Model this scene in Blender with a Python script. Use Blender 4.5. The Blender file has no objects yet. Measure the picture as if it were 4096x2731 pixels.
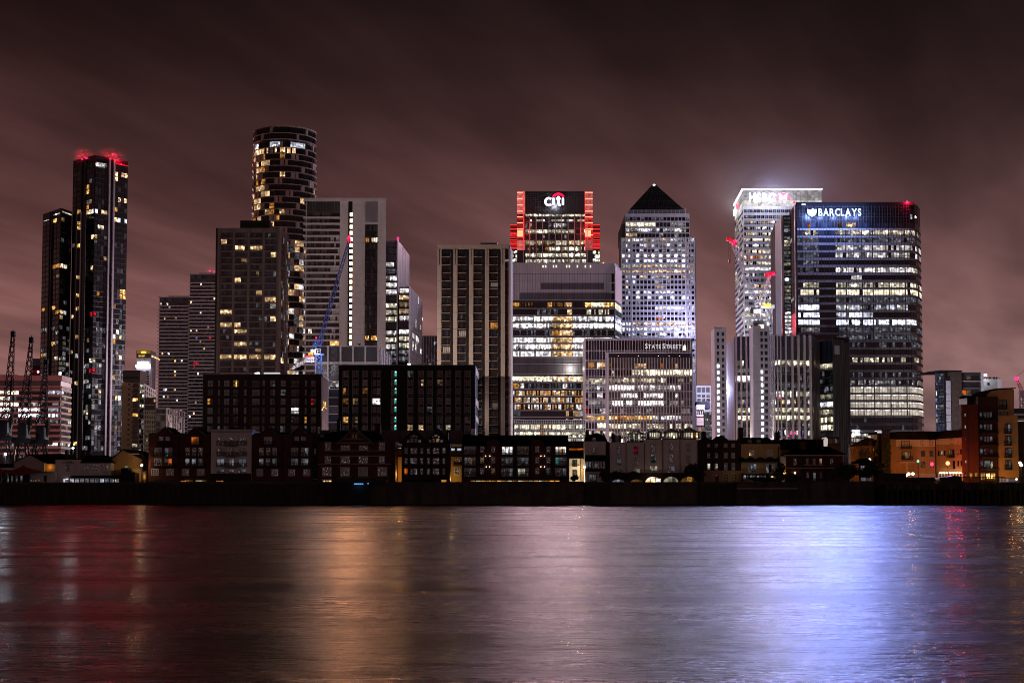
import bpy, math, random
from mathutils import Matrix, Vector
R = math.radians
sc = bpy.context.scene
col = sc.collection

# ------------------------------------------------------------------ camera
F = 5830.0                       # focal length in pixels of the 4096 wide photograph
CAM_H = 5.5
PITCH = R(3.3)
SHIFT = 234.0                    # lens rise, same pixels
cd = bpy.data.cameras.new('camera')
cam = bpy.data.objects.new('camera', cd); col.objects.link(cam)
cam.location = (0, 0, CAM_H)
cam.rotation_euler = (R(90) + PITCH, 0, 0)
cd.sensor_width = 36.0
cd.lens = 36.0 * F / 4096.0
cd.shift_y = SHIFT / 4096.0
cd.clip_start = 0.5; cd.clip_end = 20000
sc.camera = cam

# ------------------------------------------------------------------ world: night sky, city glow under low cloud
W = bpy.data.worlds.new('World'); sc.world = W; W.use_nodes = True
wt = W.node_tree; wt.nodes.clear()
def wn(t, **k):
    n = wt.nodes.new(t)
    for a, v in k.items(): setattr(n, a, v)
    return n
def ramp_set(n, stops):
    e = n.color_ramp.elements
    while len(e) < len(stops): e.new(0.5)
    for i, (p, c) in enumerate(stops):
        e[i].position = p; e[i].color = (c[0], c[1], c[2], 1)
def wmath(op, a, b=None):
    n = wn('ShaderNodeMath', operation=op)
    for i, v in enumerate((a, b)):
        if v is None: continue
        if isinstance(v, (int, float)): n.inputs[i].default_value = v
        else: wt.links.new(v, n.inputs[i])
    return n.outputs[0]
tc = wn('ShaderNodeTexCoord'); sx = wn('ShaderNodeSeparateXYZ')
wt.links.new(tc.outputs['Generated'], sx.inputs[0])
zz = wmath('MAXIMUM', sx.outputs[2], 0.0)
rp = wn('ShaderNodeValToRGB'); wt.links.new(zz, rp.inputs[0])
ramp_set(rp, [(0.0, (.235, .140, .137)), (.055, (.222, .128, .126)), (.12, (.165, .087, .085)), (.175, (.102, .052, .052)),
              (.225, (.055, .0275, .0280)), (.275, (.0255, .0132, .0134)), (.32, (.0140, .0078, .0080)), (.45, (.0105, .0062, .0064)), (1.0, (.0100, .0060, .0062))])
zd = wmath('ADD', zz, 0.10)
cx = wmath('DIVIDE', sx.outputs[0], zd); cy = wmath('DIVIDE', sx.outputs[1], zd)
AZ = R(24); ca, sa = math.cos(AZ), math.sin(AZ)
al = wmath('ADD', wmath('MULTIPLY', cx, sa), wmath('MULTIPLY', cy, ca))
ac = wmath('SUBTRACT', wmath('MULTIPLY', cx, ca), wmath('MULTIPLY', cy, sa))
def cloud(s_al, s_ac, off, detail, lo, hi, vlo, vhi):
    cb = wn('ShaderNodeCombineXYZ')
    wt.links.new(wmath('MULTIPLY', al, s_al), cb.inputs[0]); wt.links.new(wmath('MULTIPLY', ac, s_ac), cb.inputs[1]); cb.inputs[2].default_value = off
    nz = wn('ShaderNodeTexNoise'); nz.inputs['Scale'].default_value = 1.0; nz.inputs['Detail'].default_value = detail; nz.inputs['Roughness'].default_value = .5
    wt.links.new(cb.outputs[0], nz.inputs['Vector'])
    mr = wn('ShaderNodeMapRange'); mr.interpolation_type = 'SMOOTHSTEP'
    for i, v in enumerate((lo, hi, vlo, vhi)): mr.inputs[1 + i].default_value = v
    wt.links.new(nz.outputs[0], mr.inputs[0]); return mr.outputs[0]
c1 = cloud(.65, 1.75, 3.1, 4, .3, .7, .64, 1.36)
c2 = cloud(1.5, 6.2, 7.7, 4, .3, .7, .87, 1.13)
cm = wmath('MULTIPLY', c1, c2)
tint = wn('ShaderNodeMixRGB', blend_type='MIX'); tint.inputs[0].default_value = 0
mapx = wn('ShaderNodeMapRange'); mapx.inputs[1].default_value = -.33; mapx.inputs[2].default_value = .33
wt.links.new(sx.outputs[0], mapx.inputs[0]); wt.links.new(mapx.outputs[0], tint.inputs[0])
tint.inputs[1].default_value = (1.08, .88, .84, 1); tint.inputs[2].default_value = (1.06, 1.0, 1.0, 1)
mm = wn('ShaderNodeMixRGB', blend_type='MULTIPLY'); mm.inputs[0].default_value = 1
wt.links.new(rp.outputs[0], mm.inputs[1]); wt.links.new(tint.outputs[0], mm.inputs[2])
bg = wn('ShaderNodeBackground'); wt.links.new(mm.outputs[0], bg.inputs[0]); wt.links.new(cm, bg.inputs[1])
wo = wn('ShaderNodeOutputWorld'); wt.links.new(bg.outputs[0], wo.inputs[0])

# ------------------------------------------------------------------ render look
vs = sc.view_settings
sc.display_settings.display_device = 'sRGB'
vs.view_transform = 'Standard'; vs.look = 'None'; vs.exposure = 0.0; vs.gamma = 1.0; vs.use_curve_mapping = False
cyc = sc.cycles
cyc.use_denoising = True
try: cyc.denoiser = 'OPENIMAGEDENOISE'
except Exception: pass
cyc.max_bounces = 5; cyc.diffuse_bounces = 2; cyc.glossy_bounces = 3; cyc.transmission_bounces = 3; cyc.volume_bounces = 1
cyc.sample_clamp_indirect = 3.0; cyc.sample_clamp_direct = 0.0
cyc.caustics_reflective = False; cyc.caustics_refractive = False
cyc.blur_glossy = 0.3
cyc.filter_width = 0.95

# ------------------------------------------------------------------ projecting measured pixels to real places
CT, ST = math.cos(PITCH), math.sin(PITCH)
def P(px, py, Y):
    u = (px - 2048.0) / F; v = -(py - 1365.5) / F + SHIFT / F
    t = Y / (CT - v * ST)
    return Vector((u * t, Y, CAM_H + t * (ST + v * CT)))
def WX(px, Y, py=1700): return P(px, py, Y).x
def WZ(py, Y): return P(2048, py, Y).z
class Zm:                        # turns coordinates read in an enlarged crop of the photograph into its own pixels
    def __init__(s, ox, oy, k): s.ox, s.oy, s.k = ox, oy, k
    def x(s, a): return s.ox + a / s.k
    def y(s, a): return s.oy + a / s.k
    def r(s, x0, y0, x1, y1): return (s.x(x0), s.y(y0), s.x(x1), s.y(y1))
    def p(s, pts): return [(s.x(a), s.y(b)) for a, b in pts]

# ------------------------------------------------------------------ materials
def new_mat(name):
    m = bpy.data.materials.new(name); m.use_nodes = True
    nt = m.node_tree; nt.nodes.clear()
    o = nt.nodes.new('ShaderNodeOutputMaterial')
    return m, nt, o
def nd(nt, t, **k):
    n = nt.nodes.new(t)
    for a, v in k.items(): setattr(n, a, v)
    return n
def mth(nt, op, a, b=None, c=None):
    n = nt.nodes.new('ShaderNodeMath'); n.operation = op
    for i, v in enumerate((a, b, c)):
        if v is None: continue
        if isinstance(v, (int, float)): n.inputs[i].default_value = v
        else: nt.links.new(v, n.inputs[i])
    return n.outputs[0]
def mrange(nt, v, a, b, c, d):
    n = nt.nodes.new('ShaderNodeMapRange')
    nt.links.new(v, n.inputs[0])
    for i, q in enumerate((a, b, c, d)): n.inputs[1 + i].default_value = q
    return n.outputs[0]
def posn(nt, sx_=1, sy_=1, sz_=1):
    g = nd(nt, 'ShaderNodeNewGeometry'); m = nd(nt, 'ShaderNodeMapping'); m.vector_type = 'POINT'
    m.inputs['Scale'].default_value = (sx_, sy_, sz_)
    nt.links.new(g.outputs['Position'], m.inputs[0]); return m.outputs[0]
def noise(nt, vec, scale, detail=3, rough=.5):
    n = nd(nt, 'ShaderNodeTexNoise'); n.inputs['Scale'].default_value = scale
    n.inputs['Detail'].default_value = detail; n.inputs['Roughness'].default_value = rough
    nt.links.new(vec, n.inputs['Vector']); return n.outputs[0]
def solid(name, c, rough=.7, metal=0.0, var=.3, scale=.25, spec=.3, streak=True, bump=0):
    m, nt, o = new_mat(name)
    b = nd(nt, 'ShaderNodeBsdfPrincipled')
    b.inputs['Roughness'].default_value = rough; b.inputs['Metallic'].default_value = metal
    b.inputs['Specular IOR Level'].default_value = spec
    n1 = noise(nt, posn(nt, 1, 1, .25 if streak else 1), scale, 5, .6)
    n2 = noise(nt, posn(nt), scale * 6, 3, .6)
    f = mth(nt, 'ADD', mrange(nt, n1, .3, .7, 1 - var, 1 + var * .6), mrange(nt, n2, .3, .7, -var * .35, var * .35))
    mx = nd(nt, 'ShaderNodeVectorMath', operation='SCALE'); mx.inputs[0].default_value = c
    nt.links.new(f, mx.inputs['Scale']); nt.links.new(mx.outputs[0], b.inputs['Base Color'])
    if bump:
        bp = nd(nt, 'ShaderNodeBump'); bp.inputs['Strength'].default_value = bump; bp.inputs['Distance'].default_value = .05
        nt.links.new(n2, bp.inputs['Height']); nt.links.new(bp.outputs[0], b.inputs['Normal'])
    nt.links.new(b.outputs[0], o.inputs[0]); return m
def glass(name, c=(.012, .013, .016), rough=.06, spec=.6, ripple=.02):
    m, nt, o = new_mat(name)
    b = nd(nt, 'ShaderNodeBsdfPrincipled')
    oi = nd(nt, 'ShaderNodeObjectInfo')
    mx = nd(nt, 'ShaderNodeVectorMath', operation='SCALE'); mx.inputs[0].default_value = c
    nt.links.new(mrange(nt, oi.outputs['Random'], 0, 1, .45, 1.7), mx.inputs['Scale'])
    nt.links.new(mx.outputs[0], b.inputs['Base Color'])
    b.inputs['Roughness'].default_value = rough; b.inputs['Specular IOR Level'].default_value = spec
    bp = nd(nt, 'ShaderNodeBump'); bp.inputs['Strength'].default_value = 1.0; bp.inputs['Distance'].default_value = ripple
    nt.links.new(noise(nt, posn(nt), 1.6, 2), bp.inputs['Height']); nt.links.new(bp.outputs[0], b.inputs['Normal'])
    nt.links.new(b.outputs[0], o.inputs[0]); return m
def lit(name, c, s, sil=.5, contrast=1.0, spots=0.0):
    """A lit room behind glass: lamps near the ceiling, furniture at the sill, differences from bay to bay."""
    m, nt, o = new_mat(name)
    e = nd(nt, 'ShaderNodeEmission'); e.inputs[0].default_value = (c[0], c[1], c[2], 1)
    n1 = noise(nt, posn(nt, .55, .55, .8), 1.0, 2)
    wv = nd(nt, 'ShaderNodeTexWhiteNoise', noise_dimensions='3D')
    sn = nd(nt, 'ShaderNodeVectorMath', operation='FLOOR'); nt.links.new(posn(nt, .85, .85, .7), sn.inputs[0]); nt.links.new(sn.outputs[0], wv.inputs['Vector'])
    oi = nd(nt, 'ShaderNodeObjectInfo')
    f = mth(nt, 'MULTIPLY', mrange(nt, n1, .32, .68, 1 - .6 * contrast, 1 + .45 * contrast), mrange(nt, wv.outputs['Value'], 0, 1, 1 - .72 * contrast, 1.35))
    f = mth(nt, 'MULTIPLY', f, mrange(nt, oi.outputs['Random'], 0, 1, .6, 1.25))
    if sil:
        tcn = nd(nt, 'ShaderNodeTexCoord'); sp = nd(nt, 'ShaderNodeSeparateXYZ'); nt.links.new(tcn.outputs['Object'], sp.inputs[0])
        low = mrange(nt, sp.outputs[2], -.5, .02, 1, 0)
        n3 = noise(nt, posn(nt, 1, 1, .35), 1.3, 3, .7)
        k = mth(nt, 'GREATER_THAN', mth(nt, 'ADD', mth(nt, 'MULTIPLY', low, .42), n3), .78 - .12 * sil)
        f = mth(nt, 'MULTIPLY', f, mrange(nt, k, 0, 1, 1, .16))
    if spots:
        vo = nd(nt, 'ShaderNodeTexVoronoi'); vo.inputs['Scale'].default_value = .45; nt.links.new(posn(nt), vo.inputs['Vector'])
        f = mth(nt, 'ADD', f, mth(nt, 'MULTIPLY', mth(nt, 'LESS_THAN', vo.outputs['Distance'], .32), spots))
    if s >= 1: f = mth(nt, 'ADD', f, mth(nt, 'MULTIPLY', mth(nt, 'MAXIMUM', mth(nt, 'SUBTRACT', f, 1.0), 0.0), 5.0))   # luminaires far brighter than the room
    nt.links.new(mth(nt, 'MULTIPLY', f, s * (.72 if s >= .6 else 1.0)), e.inputs[1])
    nt.links.new(e.outputs[0], o.inputs[0])
    m.cycles.emission_sampling = 'NONE'
    return m
def glow(name, c, s, sample=True):
    m, nt, o = new_mat(name)
    e = nd(nt, 'ShaderNodeEmission'); e.inputs[0].default_value = (c[0], c[1], c[2], 1); e.inputs[1].default_value = s
    nt.links.new(e.outputs[0], o.inputs[0])
    if not sample: m.cycles.emission_sampling = 'NONE'
    return m

MT = {}
def reg(k, m): MT[k] = m; return m
# facades (real base colours)
reg('black_metal', solid('black_metal', (.016, .015, .017), .35, .3))
reg('dark_grey', solid('dark_grey', (.045, .043, .047), .5))
reg('mid_grey', solid('mid_grey', (.13, .125, .135), .55))
reg('white_stone', solid('white_stone', (.56, .53, .53), .7, var=.14))
reg('white_metal', solid('white_metal', (.58, .57, .60), .4, var=.12))
reg('steel', solid('steel', (.42, .41, .46), .45, .15, var=.14))
reg('pink_stone', solid('pink_stone', (.56, .36, .36), .7, var=.12))
reg('beige_stone', solid('beige_stone', (.45, .39, .35), .8, var=.14))
reg('tan_concrete', solid('tan_concrete', (.42, .34, .30), .8, var=.16))
reg('tan_brick', solid('tan_brick', (.34, .22, .15), .85, var=.2, bump=.4))
reg('concrete', solid('concrete', (.38, .35, .39), .85, var=.25, bump=.4))
reg('brown_clad', solid('brown_clad', (.115, .088, .080), .7, var=.2, spec=.15))
reg('brown_panel', solid('brown_panel', (.050, .032, .028), .9, var=.25, spec=.05)); reg('slate_panel', solid('slate_panel', (.055, .056, .075), .6))

reg('brown_brick', solid('brown_brick', (.060, .040, .031), .85, var=.3, bump=.5))
reg('red_brick', solid('red_brick', (.090, .027, .019), .85, var=.35, bump=.5))
reg('dark_brick', solid('dark_brick', (.040, .023, .018), .85, var=.35, bump=.5))
reg('black_brick', solid('black_brick', (.018, .014, .012), .8, var=.3))
reg('yellow_brick', solid('yellow_brick', (.38, .235, .10), .85, var=.3, bump=.5))
reg('render_white', solid('render_white', (.68, .61, .60), .85, var=.18, scale=.5))
reg('render_cream', solid('render_cream', (.62, .52, .36), .85, var=.15))
reg('ochre', solid('ochre', (.42, .29, .14), .85, var=.2))
reg('slate', solid('slate', (.016, .0145, .0155), .9, var=.4, scale=.8, spec=0.0))
reg('tile_brown', solid('tile_brown', (.032, .018, .013), .9, var=.4, scale=.8, spec=0.0))
reg('timber', solid('timber', (.05, .04, .032), .9, var=.5, scale=.9, bump=.6))
reg('algae', solid('algae', (.07, .075, .02), .8, var=.5, scale=.9))
reg('quay_stone', solid('quay_stone', (.085, .068, .058), .9, var=.5, scale=.5, bump=.6))
reg('ground', solid('ground', (.05, .048, .046), .9, streak=False))
reg('frame_white', solid('frame_white', (.55, .53, .54), .5, var=.1))
reg('frame_dark', solid('frame_dark', (.025, .02, .02), .5))
reg('rail', solid('rail', (.012, .011, .012), .5))
reg('iron', solid('iron', (.012, .011, .012), .6, .2))
reg('crane_blue', solid('crane_blue', (.05, .10, .34), .45, var=.2))
reg('crane_white', solid('crane_white', (.6, .58, .6), .45, var=.2))
reg('crane_red', solid('crane_red', (.6, .03, .06), .45, var=.1))
reg('yellow_paint', solid('yellow_paint', (.6, .42, .04), .5))
reg('red_canvas', solid('red_canvas', (.30, .012, .02), .8))
reg('red_panel', solid('red_panel', (.55, .02, .05), .5))
reg('leaf', solid('leaf', (.045, .06, .018), .8, var=.5, scale=1.0, streak=False))
reg('bark', solid('bark', (.07, .05, .035), .9, var=.4))
reg('curtain', solid('curtain', (.45, .43, .42), .8, var=.3, scale=1.2))
reg('teal_panel', solid('teal_panel', (.05, .22, .2), .5))
# glass and lit rooms
reg('glass', glass('glass'))
reg('glass_blue', glass('glass_blue', (.020, .026, .042), .08))
reg('glass_grey', glass('glass_grey', (.050, .050, .056), .25))
reg('glass_old', glass('glass_old', (.012, .012, .015), .10, .9, .016))
WHT, COOL, CRM, WRM, AMB, ORG = (1, .93, .93), (.80, .84, 1.0), (1, .89, .64), (1, .62, .31), (1, .42, .08), (1, .20, .02)
reg('w1', lit('office_white', WHT, 1.5)); reg('w2', lit('office_white_bright', WHT, 2.6, .3, .7)); reg('w0', lit('office_white_dim', WHT, .30, .6))
reg('c1', lit('office_cool', COOL, 1.3)); reg('c2', lit('office_cool_bright', COOL, 2.6, .3, .7, .8)); reg('c0', lit('office_cool_dim', (.72, .74, .84), .11, .5))
reg('k1', lit('office_cream', CRM, 1.2)); reg('k2', lit('office_cream_bright', CRM, 2.2, .35, .8)); reg('k0', lit('office_cream_dim', CRM, .30, .6))
reg('h1', lit('room_warm', WRM, 1.0, .5)); reg('h2', lit('room_warm_bright', WRM, 2.0, .35)); reg('h0', lit('room_warm_dim', WRM, .22, .6))
reg('a1', lit('room_amber', AMB, .85, .5)); reg('a2', lit('room_amber_bright', (1, .5, .14), 1.6, .3)); reg('a0', lit('room_amber_dim', AMB, .15, .5))
reg('o1', lit('room_orange', ORG, .9, .5)); reg('r1', lit('room_red', (1, .02, .05), .7, .2)); reg('b1', lit('room_blue', (.3, .35, 1), .8, .2)); reg('g1', lit('room_teal', (.12, .75, .6), .5, .1))
reg('sp', lit('office_few_lamps', WHT, .16, .6, 1.0, 2.6)); reg('kp', lit('office_cream_lamps', CRM, .5, .8, 1.0, 2.2)); reg('cp', lit('cool_lamps_glints', COOL, .10, .6, 1.0, 1.6))
reg('bl', lit('office_blinds', (1, .86, .72), .50, 0, .35)); reg('blb', lit('office_blinds_top', (1, .93, .85), 1.3, 0, .3))
reg('sign_white', glow('sign_white', (.86, .84, 1), 2.6)); reg('sign_blue', glow('sign_blue', (.46, .60, 1), 2.3)); reg('sign_hs', glow('sign_hs', (.86, .88, 1), 4.5))
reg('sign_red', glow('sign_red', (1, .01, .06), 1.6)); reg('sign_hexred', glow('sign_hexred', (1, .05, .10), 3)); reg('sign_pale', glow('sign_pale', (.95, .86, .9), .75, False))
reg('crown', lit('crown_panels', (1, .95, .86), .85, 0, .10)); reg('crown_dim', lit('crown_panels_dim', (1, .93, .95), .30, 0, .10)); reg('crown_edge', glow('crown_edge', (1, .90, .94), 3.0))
reg('lamp_warm', glow('lamp_warm', (1, .62, .38), 9)); reg('lamp_white', glow('lamp_white', (.9, .93, 1), 9)); reg('lamp_hall', glow('lamp_hall', (.96, .93, 1), 60)); reg('lamp_small', glow('lamp_small', (1, .8, .55), 5, False))
reg('red_strip', glow('red_strip', (1, .035, .03), 1.7)); reg('red_hot', glow('red_hot', (1, .27, .14), 2.6)); reg('red_soft', lit('red_soft', (1, .03, .04), .75, 0, .5)); reg('pink_soft', lit('pink_soft', (1, .19, .18), .80, 0, .4))
reg('red_lamp', glow('red_lamp', (1, .01, .10), 5)); reg('red_bulb', glow('red_bulb', (1, .16, .06), 7)); reg('blue_strip', glow('blue_strip', (.10, .45, 1), 1.6)); reg('green_lamp', glow('green_lamp', (.1, 1, .4), 3)); reg('yel_lamp', glow('yel_lamp', (1, .7, .05), 2.2))

# ------------------------------------------------------------------ objects
def props(o, label=None, cat=None, group=None, kind=None):
    if label: o['label'] = label
    if cat: o['category'] = cat
    if group: o['group'] = group
    if kind: o['kind'] = kind
    return o
CUBE_V = [(-.5, -.5, -.5), (.5, -.5, -.5), (.5, .5, -.5), (-.5, .5, -.5), (-.5, -.5, .5), (.5, -.5, .5), (.5, .5, .5), (-.5, .5, .5)]
CUBE_F = [(0, 3, 2, 1), (4, 5, 6, 7), (0, 1, 5, 4), (1, 2, 6, 5), (2, 3, 7, 6), (3, 0, 4, 7)]
_mesh = {}
def unit(key, verts, faces, mat):
    k = (key, mat)
    if k not in _mesh:
        me = bpy.data.meshes.new(key); me.from_pydata(verts, [], faces); me.materials.append(MT[mat]); _mesh[k] = me
    return _mesh[k]
def cube(mat):
    me = unit('block', CUBE_V, CUBE_F, mat)
    if mat in ('lamp_warm',) and len(me.materials) == 1:           # lamp housings: only the face towards the river glows
        me.materials.append(MT['frame_dark'])
        for i, p in enumerate(me.polygons): p.material_index = 0 if i == 2 else 1
    return me
def boxes_mesh(key, bxs):
    v, f = [], []
    for (x0, x1, y0, y1, z0, z1) in bxs:
        n = len(v)
        for (a, b, c) in CUBE_V: v.append((x0 + (a + .5) * (x1 - x0), y0 + (b + .5) * (y1 - y0), z0 + (c + .5) * (z1 - z0)))
        f += [tuple(n + i for i in q) for q in CUBE_F]
    return key, v, f
class Thing:
    def __init__(s, name, label, cat, loc, group=None, kind=None):
        s.e = bpy.data.objects.new(name, None); s.e.location = loc; s.e.empty_display_size = 1; col.objects.link(s.e)
        props(s.e, label, cat, group, kind)
        s.inv = Matrix.Translation(-Vector(loc)); s.items = {}
    def put(s, name, me, M, parent=None, label=None):
        o = bpy.data.objects.new(name, me); o.parent = parent or s.e
        o.matrix_basis = M if parent else s.inv @ M
        if label: o['label'] = label
        col.objects.link(o); return o
    def raw(s, name, verts, faces, mat, label=None):          # vertices given in world coordinates
        me = bpy.data.meshes.new(name); me.from_pydata([tuple(v) for v in verts], [], faces); me.materials.append(MT[mat]); me.validate()
        return s.put(name, me, Matrix.Identity(4), None, label)
    def add(s, name, mat, M, size): s.items.setdefault(name, []).append((size, mat, M))
    def box(s, name, mat, x0, x1, y0, y1, z0, z1, label=None):
        M = Matrix.Translation(((x0 + x1) / 2, (y0 + y1) / 2, (z0 + z1) / 2)) @ Matrix.Diagonal((abs(x1 - x0), abs(y1 - y0), abs(z1 - z0), 1))
        return s.put(name, cube(mat), M, None, label)
    def done(s, limit=300):
        for name, lst in s.items.items():
            lst.sort(key=lambda t: -t[0])
            for size, mat, M in lst[:limit]: s.put(name, cube(mat), M)
            rest = lst[limit:]
            if rest:
                v, f, mi, mats = [], [], [], []
                for size, mat, M in rest:
                    if mat not in mats: mats.append(mat)
                    n = len(v); v += [tuple(M @ Vector(c)) for c in CUBE_V]
                    f += [tuple(n + i for i in q) for q in CUBE_F]; mi += [mats.index(mat)] * 6
                me = bpy.data.meshes.new(name); me.from_pydata(v, [], f)
                for k in mats: me.materials.append(MT[k])
                me.polygons.foreach_set('material_index', mi)
                s.put(name, me, Matrix.Identity(4))['kind'] = 'stuff'
        s.items = {}
class Face:
    """One upright face between two plan corners, each corner given as (pixel column, depth)."""
    def __init__(s, pa, Ya, pb, Yb, py=1500, Yr=None):
        s.a = Vector((WX(pa, Ya, py), Ya)); s.b = Vector((WX(pb, Yb, py), Yb)); s.py = py
        s.d = (s.b - s.a); s.L = s.d.length; s.d /= s.L; s.n = Vector((s.d.y, -s.d.x)); s.Yr = Yr or min(Ya, Yb)
        s.rot = Matrix.Rotation(math.atan2(s.d.y, s.d.x), 4, 'Z')
    def s_(s, px):
        u = (px - 2048.0) / F; v = -(s.py - 1365.5) / F + SHIFT / F; k = u / (CT - v * ST)
        return (k * s.a.y - s.a.x) / (s.d.x - k * s.d.y)
    def z(s, py): return WZ(py, s.Yr)
    def M(s, s0, s1, z0, z1, o0, o1):
        c = s.a + s.d * ((s0 + s1) / 2) + s.n * ((o0 + o1) / 2)
        return Matrix.Translation((c.x, c.y, (z0 + z1) / 2)) @ s.rot @ Matrix.Diagonal((abs(s1 - s0), abs(o1 - o0), abs(z1 - z0), 1))
    def mpx(s, x0, y0, x1, y1, o0, o1): return s.M(s.s_(x0), s.s_(x1), s.z(y1), s.z(y0), o0, o1)
    def box(s, b, name, mat, x0, y0, x1, y1, o0=-.05, o1=.1): b.add(name, mat, s.mpx(x0, y0, x1, y1, o0, o1), abs(x1 - x0) * abs(y1 - y0))
GZ = 6.0
def core(b, name, mat, plan, ztop, zbot=GZ):
    n = len(plan)
    v = [(p[0], p[1], zbot) for p in plan] + [(p[0], p[1], ztop) for p in plan]
    f = [tuple(range(n - 1, -1, -1)), tuple(range(n, 2 * n))] + [(i, (i + 1) % n, n + (i + 1) % n, n + i) for i in range(n)]
    return b.raw(name, v, f, mat)
def front(b, name, mat, pts, Y0, Y1, label=None):             # a front outline given real depth
    w = [P(x, y, Y0) for x, y in pts]; n = len(w)
    v = [(p.x, Y0, p.z) for p in w] + [(p.x, Y1, p.z) for p in w]
    f = [tuple(range(n)), tuple(range(2 * n - 1, n - 1, -1))] + [(i, n + i, n + (i + 1) % n, (i + 1) % n) for i in range(n)]
    o = b.raw(name, v, f, mat, label); bm_fix(o.data); return o
def bm_fix(me):
    import bmesh
    bm = bmesh.new(); bm.from_mesh(me); bmesh.ops.recalc_face_normals(bm, faces=bm.faces); bm.to_mesh(me); bm.free()
def bars(b, name, mat, segs, r, label=None):                   # square section members joined into one welded lattice
    v, f = [], []
    for p, q in segs:
        p = Vector(p); q = Vector(q); d = (q - p).normalized(); a = d.cross(Vector((0, .3, 1)) if abs(d.z) < .9 else Vector((1, .2, 0))).normalized() * r; c = d.cross(a).normalized() * r
        n = len(v)
        for e in (p, q): v += [e + a + c, e - a + c, e - a - c, e + a - c]
        f += [(n, n + 1, n + 5, n + 4), (n + 1, n + 2, n + 6, n + 5), (n + 2, n + 3, n + 7, n + 6), (n + 3, n, n + 4, n + 7), (n + 3, n + 2, n + 1, n), (n + 4, n + 5, n + 6, n + 7)]
    return b.raw(name, v, f, mat, label)
def pick(rng, w):
    t = rng.random() * sum(w.values())
    for k, v in w.items():
        t -= v
        if t <= 0: return k
    return k
def grid(b, f, x0, x1, nc, y0, pitch, nr, fw, fh, choose, spots=(), o1=.1, o0=-.05, name='window'):
    cw = (x1 - x0) / nc; cells = {}
    for i in range(nr):
        for j in range(nc): cells[i, j] = choose(i, j)
    for (sx_, sy_, m) in spots:
        j = int((sx_ - x0) / cw); i = int((sy_ - y0) / pitch)
        if (i, j) in cells: cells[i, j] = m
    for (i, j), m in cells.items():
        if m is None: continue
        xa = x0 + cw * (j + (1 - fw) / 2); ya = y0 + i * pitch
        f.box(b, name, m, xa, ya, xa + cw * fw, ya + pitch * fh, o0, o1)
def bands(b, f, name, mat, x0, x1, y0, pitch, n, h, o1=.3, o0=-.05):
    for i in range(n): f.box(b, name, mat, x0, y0 + i * pitch, x1, y0 + i * pitch + h, o0, o1)
def piers(b, f, name, mat, xs, w, y0, y1, o1=.4, o0=-.05):
    for x in xs: f.box(b, name, mat, x - w / 2, y0, x + w / 2, y1, o0, o1)
def rlist(a, b, n): return [a + (b - a) * i / (n - 1) for i in range(n)]
def lamp(px, py, Y, c, w, r=.3, name='lamp_light'):
    l = bpy.data.lights.new(name, 'POINT'); l.color = c; l.energy = w; l.shadow_soft_size = r
    o = bpy.data.objects.new(name, l); o.location = P(px, py, Y); col.objects.link(o); return o
def lamp_at(x, y, z, c, w, r=.3):
    l = bpy.data.lights.new('lamp_light', 'POINT'); l.color = c; l.energy = w; l.shadow_soft_size = r
    o = bpy.data.objects.new('lamp_light', l); o.location = (x, y, z); col.objects.link(o); return o
def spot(px, py, Y, c, w, r=.3, tilt=8):                           # added spot: extra throw of a sign or stair lamp onto the river
    l = bpy.data.lights.new('throw_spot', 'SPOT'); l.color = c; l.energy = w; l.shadow_soft_size = r; l.spot_size = R(120); l.spot_blend = .6
    o = bpy.data.objects.new('throw_spot', l); o.location = P(px, py, Y); o.rotation_euler = (R(90 - tilt), 0, R(180)); col.objects.link(o); return o
def mist(label, px, py, Y, rx, ry, rz, dens, aniso=.3):
    m, nt, o = new_mat('mist'); v = nd(nt, 'ShaderNodeVolumeScatter'); v.inputs['Color'].default_value = (1, 1, 1, 1); v.inputs['Anisotropy'].default_value = aniso
    t = nd(nt, 'ShaderNodeTexCoord'); ln = nd(nt, 'ShaderNodeVectorMath', operation='LENGTH'); nt.links.new(t.outputs['Object'], ln.inputs[0])
    k = mth(nt, 'POWER', mth(nt, 'MAXIMUM', mth(nt, 'SUBTRACT', 1.0, ln.outputs['Value']), 0.0), 1.6)
    nt.links.new(mth(nt, 'MULTIPLY', k, dens), v.inputs['Density']); nt.links.new(v.outputs[0], o.inputs[1])
    import bmesh
    me = bpy.data.meshes.new('mist'); bm = bmesh.new(); bmesh.ops.create_icosphere(bm, subdivisions=3, radius=1.0); bm.to_mesh(me); bm.free(); me.materials.append(m)
    ob = bpy.data.objects.new('mist', me); c = P(px, py, Y); ob.matrix_basis = Matrix.Translation(c) @ Matrix.Diagonal((rx, ry, rz, 1)); col.objects.link(ob)
    props(ob, label, 'mist', None, 'stuff'); return ob
_dg = None
def curve_mesh(cu):
    o = bpy.data.objects.new('tmp', cu); col.objects.link(o)
    dg = bpy.context.evaluated_depsgraph_get(); dg.update()
    me = bpy.data.meshes.new_from_object(o.evaluated_get(dg))
    col.objects.unlink(o); bpy.data.objects.remove(o); return me
_gl = {}
def glyph(ch, bold):
    if (ch, bold) not in _gl:
        cu = bpy.data.curves.new('letter', 'FONT'); cu.body = ch; cu.size = 1; cu.offset = bold; cu.extrude = .06; cu.resolution_u = 3
        me = curve_mesh(cu); xs = [v.co.x for v in me.vertices]; ys = [v.co.y for v in me.vertices]
        _gl[ch, bold] = (me, min(xs), max(xs), min(ys), max(ys))
    return _gl[ch, bold]
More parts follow.
